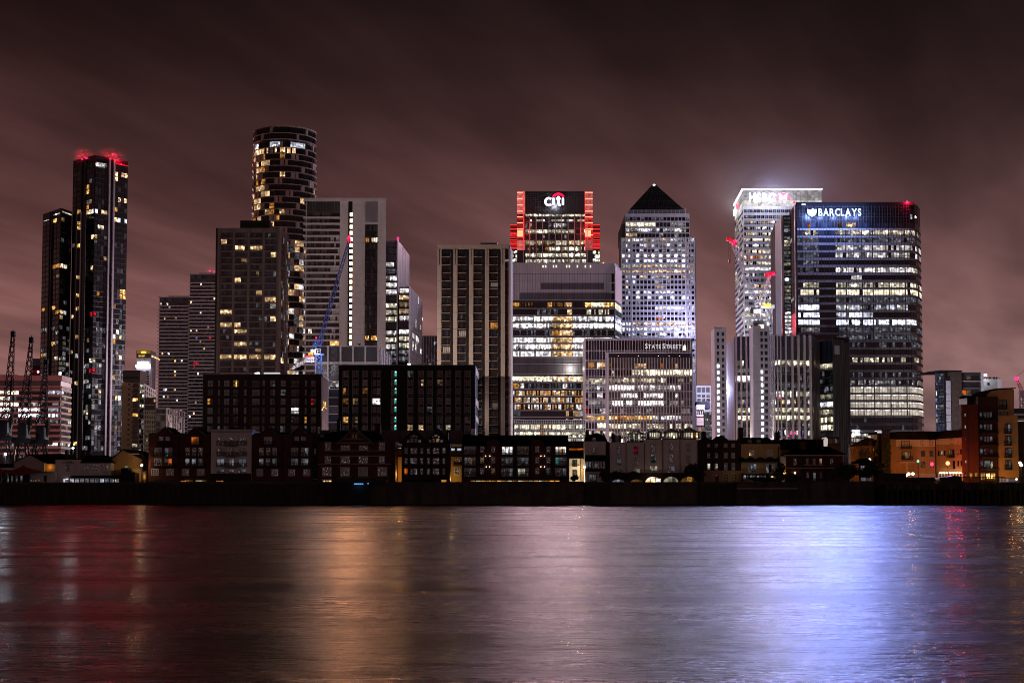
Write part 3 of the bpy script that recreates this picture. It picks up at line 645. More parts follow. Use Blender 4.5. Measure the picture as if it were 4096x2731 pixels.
# -- round tower of staggered white frames
def round_tower():
    r = random.Random(17); Y = 790.0
    cxw = WX(1136.5, Y + 17, 900); rad = (WX(1262, Y + 17, 900) - WX(1011, Y + 17, 900)) / 2; cyw = Y + 17
    zt = WZ(502, Y)
    b = Thing('round_tower', 'tall round apartment tower of staggered white frames with orange lit rooms', 'building', (cxw, cyw, GZ))
    n = 48
    core(b, 'wall', 'dark_grey', [(cxw + (rad - .9) * math.sin(a), cyw - (rad - .9) * math.cos(a)) for a in [-2 * math.pi * i / n for i in range(n)]][::-1], zt)
    def ring(z0, z1, r0, name, mat):
        v, f = [], []
        for i in range(n):
            a = 2 * math.pi * i / n; s_, c_ = math.sin(a), math.cos(a)
            for rr, z in ((rad - 1, z0), (r0, z0), (r0, z1), (rad - 1, z1)): v.append((cxw + rr * s_, cyw - rr * c_, z))
        for i in range(n):
            k = 4 * i; l = 4 * ((i + 1) % n)
            for j in range(4): f.append((k + j, k + (j + 1) % 4, l + (j + 1) % 4, l + j))
        b.raw(name, v, f, mat)
    def cell(name, mat, a0, a1, z0, z1, r0, r1):
        am = (a0 + a1) / 2; rm = (r0 + r1) / 2
        M = Matrix.Translation((cxw + rm * math.sin(am), cyw - rm * math.cos(am), (z0 + z1) / 2)) @ Matrix.Rotation(am, 4, 'Z') @ Matrix.Diagonal(((a1 - a0) * rm, r1 - r0, z1 - z0, 1))
        b.add(name, mat, M, (z1 - z0) * (a1 - a0) * max(.05, math.cos(am)) * 100)
    pitch = (WZ(502, Y) - WZ(526.5, Y)); z = zt
    ring(zt - .7, zt, rad + .15, 'roof_ring', 'tan_concrete')
    A0, A1, NC = R(-88), R(88), 18; da = (A1 - A0) / NC
    for i in range(44):
        zh = zt - .6 - pitch * i - (1.1 if i > 1 else 0); h = pitch - (.75 if i > 3 else .5)
        rowtop = i < 4
        pitch_i = pitch
        ring(zh - pitch - .34, zh - pitch + .04, rad + (.1 if rowtop else .45), 'floor_slab', 'tan_concrete')
        sh = (i * 2 + (i // 2)) % 7
        j = 0
        while j < NC:
            a0 = A0 + j * da; px = 1136.5 + 125 * math.sin(a0 + da / 2)
            ph = (j + sh) % 7
            kind = 'panel' if ph in (0,) else ('wall' if ph == 1 and not rowtop and i % 3 else 'win')
            z0, z1 = zh - pitch + .1, zh - .42
            if kind == 'panel': cell('wall_panel', 'tan_concrete', a0 + da * .1, a0 + da * (.55 if rowtop else .8), z0, z1, rad - .9, rad + .3); kind2 = 'skip'
            elif kind == 'wall': cell('wall_panel', 'tan_concrete', a0, a0 + da * .5, z0, z1, rad - .9, rad + .25); kind2 = 'win'
            else: kind2 = 'win'
            if kind2 == 'win':
                deep = 0 if (ph + i) % 3 else .6
                for k in range(3):
                    w0 = a0 + da * (k / 3 + .03); w1 = a0 + da * ((k + 1) / 3 - .03)
                    if i in (0, 1): m = 'glass'
                    elif i == 2: m = 'c1' if (1011 < px < 1045 or 1092 < px < 1136 or 1174 < px < 1224) else 'glass'
                    elif i == 3: m = 'h2' if (1011 < px < 1190) and r.random() < .75 else 'glass'
                    elif px < 1095: m = pick(r, {'a1': 1.6, 'h1': 3.2, 'h2': 1.0, 'glass': 3.8}) if k == 0 else m
                    elif px < 1160: m = pick(r, {'a1': .8, 'h1': .9, 'glass': 5}) if k == 0 else m
                    else: m = (pick(r, {'h1': 1.0, 'h2': .5, 'w1': .3 + .9 * (i > 24), 'glass': 4, 'c0': 1}) if i > 17 else pick(r, {'h2': .25, 'glass': 6})) if k == 0 else m
                    cell('window', m, w0, w1, z0 + .1, z1 - .05, rad - .95, rad - .55 + (.35 if deep else 0))
            j += 1
    b.done()
round_tower()

# -- white tower with the bright light strip
def strip_tower():
    q = Zm(1150, 780, 2.24); r = random.Random(41)
    b, (f,) = tower('apartment_tower', 'white apartment tower with a vertical line of bright stair lamps', [(1221, 713), (1543, 713)], q.y(30), 26, 'white_stone', py=1100)
    f.box(b, 'parapet', 'white_stone', 1212, q.y(30), 1543, q.y(58), -.05, .9)
    f.box(b, 'louvre_panel', 'dark_grey', q.x(170), q.y(60), q.x(466), q.y(150), -.05, .15)
    for i in range(12): f.box(b, 'louvre_blade', 'mid_grey', q.x(170) + 11 * i, q.y(62), q.x(170) + 11 * i + 1, q.y(150), .1, .3)
    f.box(b, 'recess', 'brown_clad', q.x(170), q.y(150), q.x(466), 1900, -.05, .12)
    bands(b, f, 'balcony_slab', 'white_stone', 1213, q.x(466), q.y(199), 24.45, 40, 7, 1.4)
    for i in range(40):
        y = q.y(158) + 24.45 * i
        for k in range(18):
            x = q.x(174 + 16.2 * k)
            m = pick(r, {'glass': 5, 'brown_clad': 4, 'glass_grey': 1})
            if k > 12: m = pick(r, {'curtain': 2, 'glass': 3}) if i > 3 else 'glass'
            if i == 21 and k > 12: m = 'a2'
            if i == 19 and k in (1, 2): m = 'k1'
            if i == 28 and k in (1, 2): m = 'a2'
            f.box(b, 'window', m, x, y + 1, x + 6.6, y + 17, .1, .22)
    sx0, sx1 = q.x(541), q.x(581)
    f.box(b, 'slot', 'black_metal', sx0, q.y(58), sx1 - 1, 1900, -.05, .06)
    for i in range(40):
        y = q.y(178) + 24.45 * i
        pass
        if i < 23: f.box(b, 'stair_lamp', 'lamp_warm', q.x(557), y - 7.5, q.x(580), y + 6.5, .06, .35); f.box(b, 'slot_floor', 'dark_grey', q.x(543), y + 7, q.x(580), y + 16, .06, .2)
    f.box(b, 'louvre', 'concrete', q.x(694), q.y(56), q.x(808), q.y(248), -.05, .12)
    for i in range(22): f.box(b, 'louvre_blade', 'steel', q.x(697 + 5.1 * i), q.y(58), q.x(698.8 + 5.1 * i), q.y(246), .1, .3)
    f.box(b, 'recess', 'black_metal', q.x(694), q.y(266), q.x(806), 1900, -.05, .08)
    for i in range(40):
        y = q.y(272) + 24.45 * i
        for k in range(6):
            m = pick(r, {'glass': 5, 'glass_grey': 2})
            if i == 2: m = ('a1', 'a1', 'glass', 'k2', 'k2', 'k2')[k]
            if i == 18: m = ('a2', 'a2', 'glass', 'a2', 'a2', 'a2')[k]
            f.box(b, 'window', m, q.x(698 + 18 * k), y + 2, q.x(713 + 18 * k), y + 20, .06, .2)
        f.box(b, 'floor_edge', 'dark_grey', q.x(694), y + 21.5, q.x(806), y + 23.5, .06, .4)
    for i in range(24): f.box(b, 'cladding_joint', 'concrete', q.x(583), q.y(100 + 55 * i), q.x(692), q.y(101.2 + 55 * i), -.02, .03); f.box(b, 'cladding_joint', 'concrete', q.x(808), q.y(100 + 55 * i), q.x(880), q.y(101.2 + 55 * i), -.02, .03)
    b.done()
strip_tower()
for k in range(8): spot(1403, 870 + 66 * k, 711.5, (1, .42, .21), 2.3e4, .25)

# -- glass offices with sloping tops behind it
def wedge_office():
    q = Zm(1150, 780, 2.24); r = random.Random(43)
    for (label, xa, xm, xb, Y, dY, ytl, ytr, yfront, y0, blank) in (
        ('taller of two wedge topped glass offices with a red mast lamp', 1543, 1592, 1637, 745, 62, q.y(405), q.y(540), q.y(410), q.y(595), 1),
        ('shorter of two wedge topped glass offices with a pale side wall', 1596, 1641, 1690, 735, 58, q.y(820), q.y(950), q.y(825), q.y(848), 0)):
        pa, pm = Vector((WX(xa, Y, 1200), Y)), Vector((WX(xm, Y, 1200), Y)); pb = Vector((WX(xb, Y + dY, 1200), Y + dY))
        zf = WZ(yfront, Y); z1 = WZ(ytl, Y); z2 = WZ(ytr, Y + dY) 
        b = Thing('wedge_office', label, 'building', (pm.x, pm.y, GZ))
        v = [(pa.x, pa.y, GZ), (pm.x, pm.y, GZ), (pb.x, pb.y, GZ), (pb.x + pa.x - pm.x, pb.y, GZ), (pa.x, pa.y, zf), (pm.x, pm.y, z1), (pb.x, pb.y, z2), (pb.x + pa.x - pm.x, pb.y, z2)]
        o = b.raw('wall', v, [(3, 2, 1, 0), (4, 5, 6, 7), (0, 1, 5, 4), (1, 2, 6, 5), (2, 3, 7, 6), (3, 0, 4, 7)], 'mid_grey')
        f = Face(xa, Y, xm, Y, 1200); g = Face(xm, Y, xb, Y + dY, 1200, Y)
        def ch(i, j):
            if blank and i < 7: return ('glass', 'glass', 'glass', 'w1' if j < 6 else 'glass', 'cp', 'w1' if j > 2 else 'sp', 'w1')[i] if i > 2 else 'glass'
            return rowm[i] if r.random() < .86 else 'w0'
        rowm = ['glass', 'glass', 'glass', 'w1', 'cp', 'w1', 'w2', 'w1', 'glass', 'k1', 'k1', 'k1', 'glass', 'w1', 'k1', 'w1', 'cp', 'cp', 'w0', 'w0', 'glass', 'glass', 'w1', 'w1', 'glass', 'w1', 'glass'] if blank else ['w1', 'h1', 'h0', 'h1', 'w1', 'glass', 'w1', 'k1', 'k1', 'cp', 'cp', 'cp', 'w0', 'glass', 'w1', 'glass', 'w1', 'glass']
        yy = q.y(420) if blank else q.y(838)
        grid(b, f, xa + 1, xm - 1, 9, yy, 27.3, 27 if blank else 18, .9, .74, ch, (), .12)
        bands(b, f, 'floor_edge', 'black_metal', xa, xm, yy + 21, 27.3, 26 if blank else 17, 4, .3)
        f.box(b, 'corner_mast', 'white_metal', xm - 5, (q.y(390) if blank else q.y(822)), xm + .5, 1900, .1, 1.2)
        if blank: f.box(b, 'red_beacon', 'red_lamp', xm - 4, q.y(385), xm + 3, q.y(400), .1, 2.2); lamp(xm + 4, q.y(378), Y + 12, (1, .02, .1), 2500, .5)
        # pale blank side wall with a few panes
        gz0 = g.L
        for i in range(16):
            zz0 = WZ(1700 - 27.3 * i, Y); ztop = z1 + (z2 - z1) * .9
            if zz0 < ztop - 4: b.add('joint', 'dark_grey', g.M(.5, gz0, zz0, zz0 + .25, -.05, .08), 30)
        if not blank:
            for k, (sx_, sy_, ww, hh) in enumerate([(1170, 950, 8, 50), (1148, 1160, 8, 55), (1120, 1260, 26, 30), (1150, 1290, 24, 40), (1120, 1350, 10, 50), (1148, 1370, 8, 50), (1165, 1300, 18, 30), (1190, 1190, 10, 30), (1190, 1400, 14, 30), (1205, 1110, 6, 20)]):
                s = g.s_(q.x(sx_)); zc = WZ(q.y(sy_), Y + dY * s / gz0)
                b.add('window', pick(r, {'w1': 2, 'k1': 1}), g.M(s, s + ww / 3.0, zc - hh / 20, zc + hh / 20, -.05, .15), 50)
        for k in range(7):
            s = gz0 * (k + .5) / 7; b.add('joint', 'dark_grey', g.M(s, s + .2, GZ, z1 + (z2 - z1) * s / gz0 - .5, -.05, .06), 20)
        b.done()
wedge_office()

# -- low grey framed hall in front
def grey_hall():
    q = Zm(1280, 1370, 3.564); r = random.Random(44)
    b, (f, g) = tower('exhibition_block', 'low grey block of large dark panels in steel frames', [(1262, 600), (1514, 600), (1564, 650)], q.y(50), 20, 'mid_grey', py=1420)
    posts = [q.x(v) for v in (-58, 118, 295, 472, 648, 830)]
    for i in range(5):
        f.box(b, 'panel', 'slate_panel', posts[i] + 4, q.y(63), posts[i + 1] - 4, q.y(272), -.05, .12)
        for k in range(8): f.box(b, 'window', pick(r, {'glass_grey': 4, 'glass_blue': 2, 'sp': .35}), posts[i] + 4, q.y(318 + 118 * k), posts[i + 1] - 4, q.y(318 + 118 * k + 105), -.05, .12)
    piers(b, f, 'frame_post', 'steel', posts, 6.5, q.y(48), 1900, .6)
    f.box(b, 'frame_beam', 'steel', 1262, q.y(48), 1514, q.y(60), -.05, .5); f.box(b, 'frame_beam', 'steel', 1262, q.y(276), 1514, q.y(300), -.05, .5)
    bands(b, f, 'frame_beam', 'steel', 1262, 1514, q.y(305), 118 / 3.564, 9, 3, .5)
    for k in range(7): g.box(b, 'fin', 'steel', 1519 + k * 6.6, q.y(56), 1521 + k * 6.6, 1900, -.05, .5)
    bands(b, g, 'fin', 'mid_grey', 1514, 1564, q.y(120), 17, 14, 1.5, .3)
    f.box(b, 'roof_rail', 'rail', 1330, q.y(38), 1514, q.y(39.5), -1.2, -1.1)
    f.box(b, 'roof_vent', 'black_metal', q.x(515), q.y(2), q.x(570), q.y(9), -6, -4); f.box(b, 'roof_vent', 'black_metal', q.x(537), q.y(9), q.x(548), q.y(50), -5.5, -4.5)
    b.done()
    b, (f,) = tower('office_block', 'distant dark blue office block with thin white mullions', [(1688, 1250), (1752, 1250)], 1343, 30, 'glass_blue')
    piers(b, f, 'mullion', 'white_metal', rlist(1693, 1750, 6), 1.4, 1346, 1900, .5)
    grid(b, f, 1689, 1752, 11, 1350, 17, 30, .85, .8, lambda i, j: pick(r, {'glass_blue': 10, 'cp': 1.0}), [(1738, 1375, 'c1')], .15); b.done()
grey_hall()

# -- pale pier tower
def pier_tower():
    q = Zm(1700, 900, 1.743); r = random.Random(47)
    b, (f, g) = tower('apartment_tower', 'pale concrete pier tower with dark stacked balconies between piers', [(1749, 545), (2036, 545), (2048, 560)], q.y(140), 22, 'dark_brick', py=1300)
    f.box(b, 'parapet', 'tan_concrete', 1749, q.y(140), 2036, q.y(168), -.05, 1.2); f.box(b, 'roof_rail', 'tan_concrete', 1752, q.y(138), 2040, q.y(141), .3, .8)
    for xa, xb in ((85, 115), (197, 226), (307, 337), (418, 447), (528, 558), (583, 597)):
        w = q.x(xb) - q.x(xa)
        for k in range(13):
            ya = q.y(168 + 111.5 * k) + .5; yb = min(q.y(168 + 111.5 * (k + 1)), 1935)
            if k == 0:
                if w > 12:
                    f.box(b, 'pier_panel', 'tan_concrete', q.x(xa), ya, q.x(xa) + w * .42, yb, -.05, 1.3); f.box(b, 'pier_panel', 'tan_concrete', q.x(xa) + w * .58, ya, q.x(xb), yb, -.05, 1.3)
                else: f.box(b, 'pier_panel', 'tan_concrete', q.x(xa), ya, q.x(xb), yb, -.05, 1.3)
            else: f.box(b, 'pier_panel', 'tan_concrete', q.x(xa), ya, q.x(xb), yb, -.05, 1.3)
    for bi, (xa, xb) in enumerate(((115, 197), (226, 307), (337, 418), (447, 528))):
        f.box(b, 'recess', 'black_brick', q.x(xa), q.y(170), q.x(xb), 1930, -.05, .05)
        for i in range(25):
            y = q.y(180 + 55.8 * i); m0 = None
            if bi == 3 and i == 9: m0 = 'a1'
            if (bi, i) in ((1, 10), (0, 12), (3, 4), (3, 19)): m0 = 'curtain'
            for k in range(4):
                m = m0 or pick(r, {'glass': 6, 'glass_blue': 2, 'cp': .12})
                f.box(b, 'window', m, q.x(xa + 10 + k * 13), y, q.x(xa + 21 + k * 13), y + 21, .05, .18)
            f.box(b, 'balcony_slab', 'tan_brick', q.x(xa + 2), y + 24.2, q.x(xb - 20), y + 25.8, .05, 1.3); f.box(b, 'balcony_rail', 'glass_grey', q.x(xa + 2), y + 11, q.x(xb - 20), y + 22.5, 1.35, 1.45) if False else None
            f.box(b, 'balcony_post', 'tan_concrete', q.x(xb - 21), y + 10, q.x(xb - 20), y + 24, 1.2, 1.5)
    for i in range(25):
        y = q.y(180 + 55.8 * i); f.box(b, 'window', pick(r, {'glass': 3, 'glass_grey': 3}) if i != 1 else 'w0', q.x(558), y + 2, q.x(583), y + 15, -.05, .2); f.box(b, 'wall_panel', 'red_brick', q.x(558), y + 16, q.x(583), y + 30, -.05, .15)
    g.box(b, 'side_panel', 'tan_concrete', 2036.5, q.y(141), 2048, 1930, -.05, .3)
    f.box(b, 'plant_room', 'mid_grey', q.x(385), q.y(118), q.x(505), q.y(139), -8, -2); f.box(b, 'plant_room', 'mid_grey', q.x(360), q.y(131), q.x(386), q.y(139.5), -7, -2.5); f.box(b, 'lamp', 'green_lamp', q.x(397), q.y(133), q.x(408), q.y(139), -2, -1.8)
    b.done()
    lamp(q.x(520), q.y(128), 548, (1, .85, .7), 900, .3)
pier_tower()
# -- stepped tower with red lit corners
def red_corner_tower():
    q = Zm(2000, 720, 3.136); r = random.Random(51)
    b, (f,) = tower('office_tower', 'stepped glass office tower with glowing red corners and a white lettered sign', [(2068, 1010), (2371, 1010)], q.y(140), 40, 'black_metal', py=950)
    wl = Face(2041, 1018, 2068, 1018, 950, 1010); wr = Face(2371, 1018, 2400, 1018, 950, 1010)
    for w, x0, x1 in ((wl, 2041, 2068), (wr, 2371, 2400)):
        zt = WZ(q.y(530), 1010); core(b, 'wing', 'black_metal', [(w.a.x, w.a.y), (w.b.x, w.b.y), (w.b.x, w.b.y + 24), (w.a.x, w.a.y + 24)], zt)
        for i in range(7):
            y = q.y(535 + 48 * i); w.box(b, 'red_light_band', 'red_strip', x0, y, x1, y + 2.2, -.05, .3); w.box(b, 'window', 'red_soft' if i in (2, 4, 5) else 'glass', x0 + .4, y + 4.5, x1 - .4, y + 13, -.05, .15)
            w.box(b, 'red_light_band', 'red_strip', x0, y + 6.6, x1, y + 7.6, .1, .3)
        for i, m in enumerate(('k1', 'k2', 'k1', 'glass')):
            for k in range(4): w.box(b, 'window', pick(r, {m: 4, 'w1': 1, 'glass': .6}) if i < 3 or w is wr else 'sp', x0 + 7 * k + .4, q.y(868 + 50 * i - (0 if i else 0)), x0 + 7 * k + 6.4, q.y(868 + 50 * i) + 11, -.05, .15)
    cols_ = [212 + 80.2 * k - 5 for k in range(13)]
    fl = [(430, 460), (495, 520), (545, 600), (625, 672), (690, 740), (762, 816), (842, 892), (920, 972), (995, 1046), (1070, 1120), (1140, 1190)]
    # blank sign box with fine mullions
    for k in range(36):
        x = q.x(320 + 20.6 * k); f.box(b, 'mullion', 'dark_grey', x, q.y(142), x + .9, q.y(425), -.05, .25)
    for k in range(11): f.box(b, 'transom', 'dark_grey', q.x(318), q.y(145 + 26 * k), q.x(1060), q.y(147.5 + 26 * k), -.05, .2)
    pats = [{'kp': 2, 'k2': 2, 'k1': 2}, {'k0': 2, 'kp': 2, 'c1': .8, 'glass': 1}, {'glass': 8, 'w0': 1, 'cp': 1}, {'k1': 3, 'k2': 2, 'kp': 2}, {'glass': 9, 'k0': 1}, {'h1': 4, 'h0': 2, 'bl': 3}, {'k1': 3, 'k2': 1.5, 'a1': 2, 'glass': 1.5}, {'k2': 5, 'k1': 3}, {'k1': 2, 'kp': 2, 'k0': 2, 'w1': 1}, {'k1': 1, 'glass': 1}, {'k1': 1, 'glass': 1}]
    for i, (ya, yb) in enumerate(fl):
        for k in range(28):
            x = 320 + 27.2 * k
            m = pick(r, pats[i])
            if i == 2 and 650 < x < 790: m = 'w1'
            if i == 0 and 660 < x < 770: m = 'k0'
            if i == 3 and x > 925: m = 'glass' if x < 1040 else 'k1'
            if i == 6 and x < 540: m = 'glass' if r.random() < .6 else 'h0'
            f.box(b, 'window', m, q.x(x), q.y(ya), q.x(x + 24), q.y(yb), -.05, .15)
        f.box(b, 'spandrel', 'dark_grey', q.x(318), q.y(yb + 4), q.x(1062), q.y(yb + 12), -.05, .3)
    for xk in (288, 368, 448, 528, 608, 688, 768, 848, 928, 1008, 1086): f.box(b, 'column', 'mid_grey', q.x(xk), q.y(470), q.x(xk + 12), 1200, -.05, .6)
    # glowing corners
    for x0, x1 in ((212, 316), (1064, 1163)):
        f.box(b, 'corner_glass', 'pink_soft', q.x(x0), q.y(142), q.x(x1), q.y(430), -.05, .2)
        f.box(b, 'corner_glass', 'red_soft', q.x(x0), q.y(430), q.x(x1), q.y(760), -.05, .2); f.box(b, 'corner_glass', 'pink_soft', q.x(x0), q.y(760), q.x(x1), q.y(880), -.05, .2)
        for yk in (160, 238, 316, 394, 466, 540, 618, 690): f.box(b, 'red_light_band', 'red_hot', q.x(x0), q.y(yk - 6), q.x(x1 - (24 if x0 < 500 else -2)), q.y(yk + 5), .1, .5)
        for yk in (430, 505, 580, 735): f.box(b, 'dark_band', 'black_metal', q.x(x0 + 4), q.y(yk), q.x(x1 - 24), q.y(yk + 14), .1, .4)
        f.box(b, 'hot_panel', 'red_hot', q.x(x0 + 6), q.y(632), q.x(x0 + 76), q.y(712), .15, .45)
        for k in range(5): f.box(b, 'mullion', 'dark_grey', q.x(x0 + 25 * k), q.y(142), q.x(x0 + 25 * k + 2.5), q.y(880), .15, .6)
        f.box(b, 'edge_light', 'red_strip', q.x(x1 - 26 if x0 < 500 else x0), q.y(142), q.x(x1 - 20 if x0 < 500 else x0 + 6), q.y(880), .2, .7)
    # sign
    def tp(pts, r_, m='sign_white'): tubes(b, f, 'letter', m, [(q.x(x), q.y(y)) for x, y in pts], r_, 1.2)
    th = .78
    tp([(612 + 43 * math.cos(R(a)), 277 + 44 * math.sin(R(a))) for a in range(-48, -313, -12)], th)
    tp([(671, 232), (671, 320)], th); tp([(733, 210), (733, 298), (738, 314), (752, 320), (762, 318)], th); tp([(702, 240), (758, 240)], th * .8); tp([(790, 232), (790, 320)], th)
    arc = [(731 + 84 * math.cos(R(a)), 240 + 75 * math.sin(R(a))) for a in range(-158, -21, 8)]; inn = [(731 + 62 * math.cos(R(a)), 246 + 55 * math.sin(R(a))) for a in range(-22, -159, -8)]
    slab_shape(b, f, 'sign_arc', 'sign_red', q.p(arc + inn), .5, 1.4)
    b.done()
    for x, y in ((583, 277), (671, 280), (733, 260), (790, 280)): spot(q.x(x), q.y(y), 1007.6, (1, .64, .76), 2.0e5, .25)
    lamp(q.x(690), q.y(290), 1004, (.85, .86, 1), 9e3, 1.2)  # added lamp casting the sign's halo on the facade
    for x in (250, 1110): lamp(q.x(x), q.y(620), 1004, (1, .08, .04), 2e4, 1.5)
red_corner_tower()

# -- broad office with pale top below it
def podium_office():
    q = Zm(2000, 720, 3.136); q2 = Zm(2000, 1200, 2.614); r = random.Random(52)
    b, (f, g) = tower('office_block', 'broad office block with a pale mauve blank top over lit floors', [(2046, 860), (2459, 860), (2486, 884)], q.y(1040), 36, 'dark_grey', py=1300)
    f.box(b, 'parapet', 'white_metal', 2046, q.y(1040), 2459, q.y(1172), -.05, .5)
    for k in range(3):
        ya, yb = ((1178, 1284), (1290, 1394), (1400, 1502))[k]
        xs = [q.x(145 + 33.05 * i) for i in range(40)]
        for i in range(39):
            m = 'white_metal'; lo = yb
            x = 145 + 33.05 * i
            if k == 1 and 500 < x < 1295: m = 'mid_grey'; f.box(b, 'cladding_panel', 'white_metal', xs[i] + .7, q.y(1370), xs[i + 1] - .2, q.y(yb), -.05, .28); lo = 1366
            if k == 2 and 240 < x: m = 'mid_grey'; f.box(b, 'cladding_panel', 'white_metal', xs[i] + .7, q.y(1402), xs[i + 1] - .2, q.y(1414), -.05, .28); ya = 1416
            else: ya = (1178, 1290, 1400)[k]
            if x > 1400: m = 'black_metal'
            f.box(b, 'cladding_panel', m, xs[i] + .9, q.y(ya), xs[i + 1] - .2, q.y(lo), -.05, .22 if m == 'white_metal' else .06)
        f.box(b, 'ledge', 'white_metal', 2046, q.y(yb + 1), 2459, q.y(yb + 6), -.05, .6)
    for i in range(38): f.box(b, 'joint', 'mid_grey', q.x(145 + 33.05 * i), q.y(1046), q.x(146.4 + 33.05 * i), q.y(1170), .48, .53)
    for x in (540, 574, 672, 705, 838, 870, 970, 1070, 1136): f.box(b, 'roof_lamp', 'lamp_small', q.x(x - 2), q.y(1072), q.x(x + 3), q.y(1098), .5, .7)
    f.box(b, 'lamp', 'a2', q.x(1295), q.y(1033), q.x(1307), q.y(1046), -1, .8)
    rows = [(25, 80, 'top'), (100, 152, 'dim'), (172, 228, 'on'), (245, 300, 'full'), (316, 370, 'dk'), (392, 445, 'full'), (462, 520, 'full'), (536, 590, 'on'), None, None, (797, 852, 'full2'), (870, 920, 'dk2'), (945, 995, 'mix'), (1018, 1068, 'mix'), (1090, 1145, 'mixb'), (1160, 1212, 'blank'), (1238, 1268, 'blank')]
    for row in rows:
        if not row: continue
        ya, yb, kind = row
        for i in range(68):
            x = 122 + 15.7 * i
            warm = 540 <= x < 752
            if kind == 'top': m = 'a1' if x < 200 else ('a2' if 485 < x < 535 else ('h1' if 680 < x < 750 else (('k2' if 950 < x < 1085 else 'a2') if x > 890 else pick(r, {'glass': 4, 'a0': 2}))))
            elif kind == 'dim': m = 'h2' if 690 < x < 740 else (pick(r, {'k1': 2, 'glass': 2}) if x > 830 else pick(r, {'glass': 7, 'cp': 1.5, 'c0': 1}))
            elif kind in ('on', 'full'): m = ('h2' if x > 640 else 'h1') if warm else pick(r, {'w1': 3, 'w2': 3 + 3 * (kind == 'full'), 'w0': 1.3 if kind == 'on' else .5, 'c1': 1})
            elif kind == 'full2': m = 'k2' if x < 540 else 'h2' if r.random() < .5 else 'k2'
            elif kind == 'dk': m = ('h2' if x > 610 else 'a1') if warm else pick(r, {'glass_blue': 6, 'c0': 2, 'cp': 1.5})
            elif kind == 'dk2': m = 'a1' if x < 200 else ('w1' if 215 < x < 240 or 650 < x < 700 else pick(r, {'glass_blue': 5, 'c0': 3, 'cp': 1}))
            elif kind in ('mix', 'mixb'): m = pick(r, {'a1': 2, 'h1': 2.5, 'c0': 1, 'w1': 1.2, 'glass': 1 + (kind == 'mix') * 1.4})
            elif kind == 'blank': m = 'c0' if x < 215 else ('h1' if 685 < x < 705 or 765 < x < 815 else ('c1' if 815 < x < 850 else 'glass_blue'))
            if x > 870 and ya > 400: continue
            f.box(b, 'window', m, q2.x(x), q2.y(ya), q2.x(x + 14.2), q2.y(yb), -.05, .12)
        f.box(b, 'floor_edge', 'steel', 2046, q2.y(yb + 5), 2455, q2.y(yb + 13), -.05, .9); f.box(b, 'shade', 'black_metal', 2046, q2.y(yb + 1), 2455, q2.y(yb + 4.5), -.05, .5)
    for ya, yb in ((597, 664), (682, 768)):
        for i in range(28): f.box(b, 'louvre', 'mid_grey', q2.x(122 + 28 * i), q2.y(ya), q2.x(148 + 28 * i), q2.y(yb), -.05, .12)
        f.box(b, 'floor_edge', 'steel', 2046, q2.y(yb + 3), 2340, q2.y(yb + 11), -.05, .8)
    for x in (122, 205, 372, 532, 758): f.box(b, 'mullion', 'dark_grey', q2.x(x), q2.y(25), q2.x(x + 4), q2.y(592), .1, .7)
    f.box(b, 'floodlight', 'lamp_white', q2.x(722), q2.y(704), q2.x(750), q2.y(730), .2, 1); lamp(q2.x(736), q2.y(717), 856, (1, .9, .8), 4000, .5)
    g.box(b, 'side_panel', 'pink_stone', 2460, q.y(1068), 2486, q.y(1500), -.05, .3)
    grid(b, g, 2460, 2485, 4, q2.y(27), 27.2, 8, .85, .75, lambda i, j: ('k2', 'c0', 'glass_grey', 'w2', 'c0', 'c0', 'w1', 'w1')[i], (), .2)
    bands(b, g, 'side_panel', 'steel', 2459.5, 2486, q2.y(84), 27.2, 8, 4, .4)
    b.done()
    b, (f,) = tower('office_block', 'low white gridded office block at foot of broad office', [(2057, 640), (2342, 640)], 1677, 20, 'dark_grey', py=1700)
    q = q2
    for i in range(5):
        y = q.y(1254 + 26 * i + (0, 0, 28, 28 + 26, 80)[i]) if i < 5 else 0
    bands(b, f, 'frame_beam', 'white_metal', 2057, 2342, q.y(1250), 10, 2, 2.2, .4); bands(b, f, 'frame_beam', 'white_metal', 2057, 2342, q.y(1296), 28.5, 4, 2.2, .4); bands(b, f, 'frame_beam', 'white_metal', 2057, 2342, q.y(1358), 28.5, 3, 2.2, .4)
    piers(b, f, 'frame_post', 'white_metal', rlist(2058, 2341, 40), 1.5, q.y(1250), 1930, .5)
    for ya, yb, m1 in ((1304, 1356, 'k2'), (1380, 1412, 'k2'), (1415, 1440, 'k1'), (1450, 1478, 'sp')):
        for k in range(39):
            x = 2058.6 + 7.26 * k; mm_ = m1
            if k in (14, 15, 18): mm_ = 'a1'
            elif k > 29: mm_ = pick(r, {'kp': 3, 'k1': 1, 'w0': 1})
            elif r.random() < .1: mm_ = 'k0'
            if ya > 1412 and k < 30: mm_ = 'k1'
            f.box(b, 'window', mm_, x + .4, q.y(ya), x + 6.6, q.y(yb), -.05, .15)
    grid(b, f, 2058, 2342, 39, q.y(1258), 9.3, 2, .85, .7, lambda i, j: 'glass_blue', (), .12)
    b.done()
podium_office()

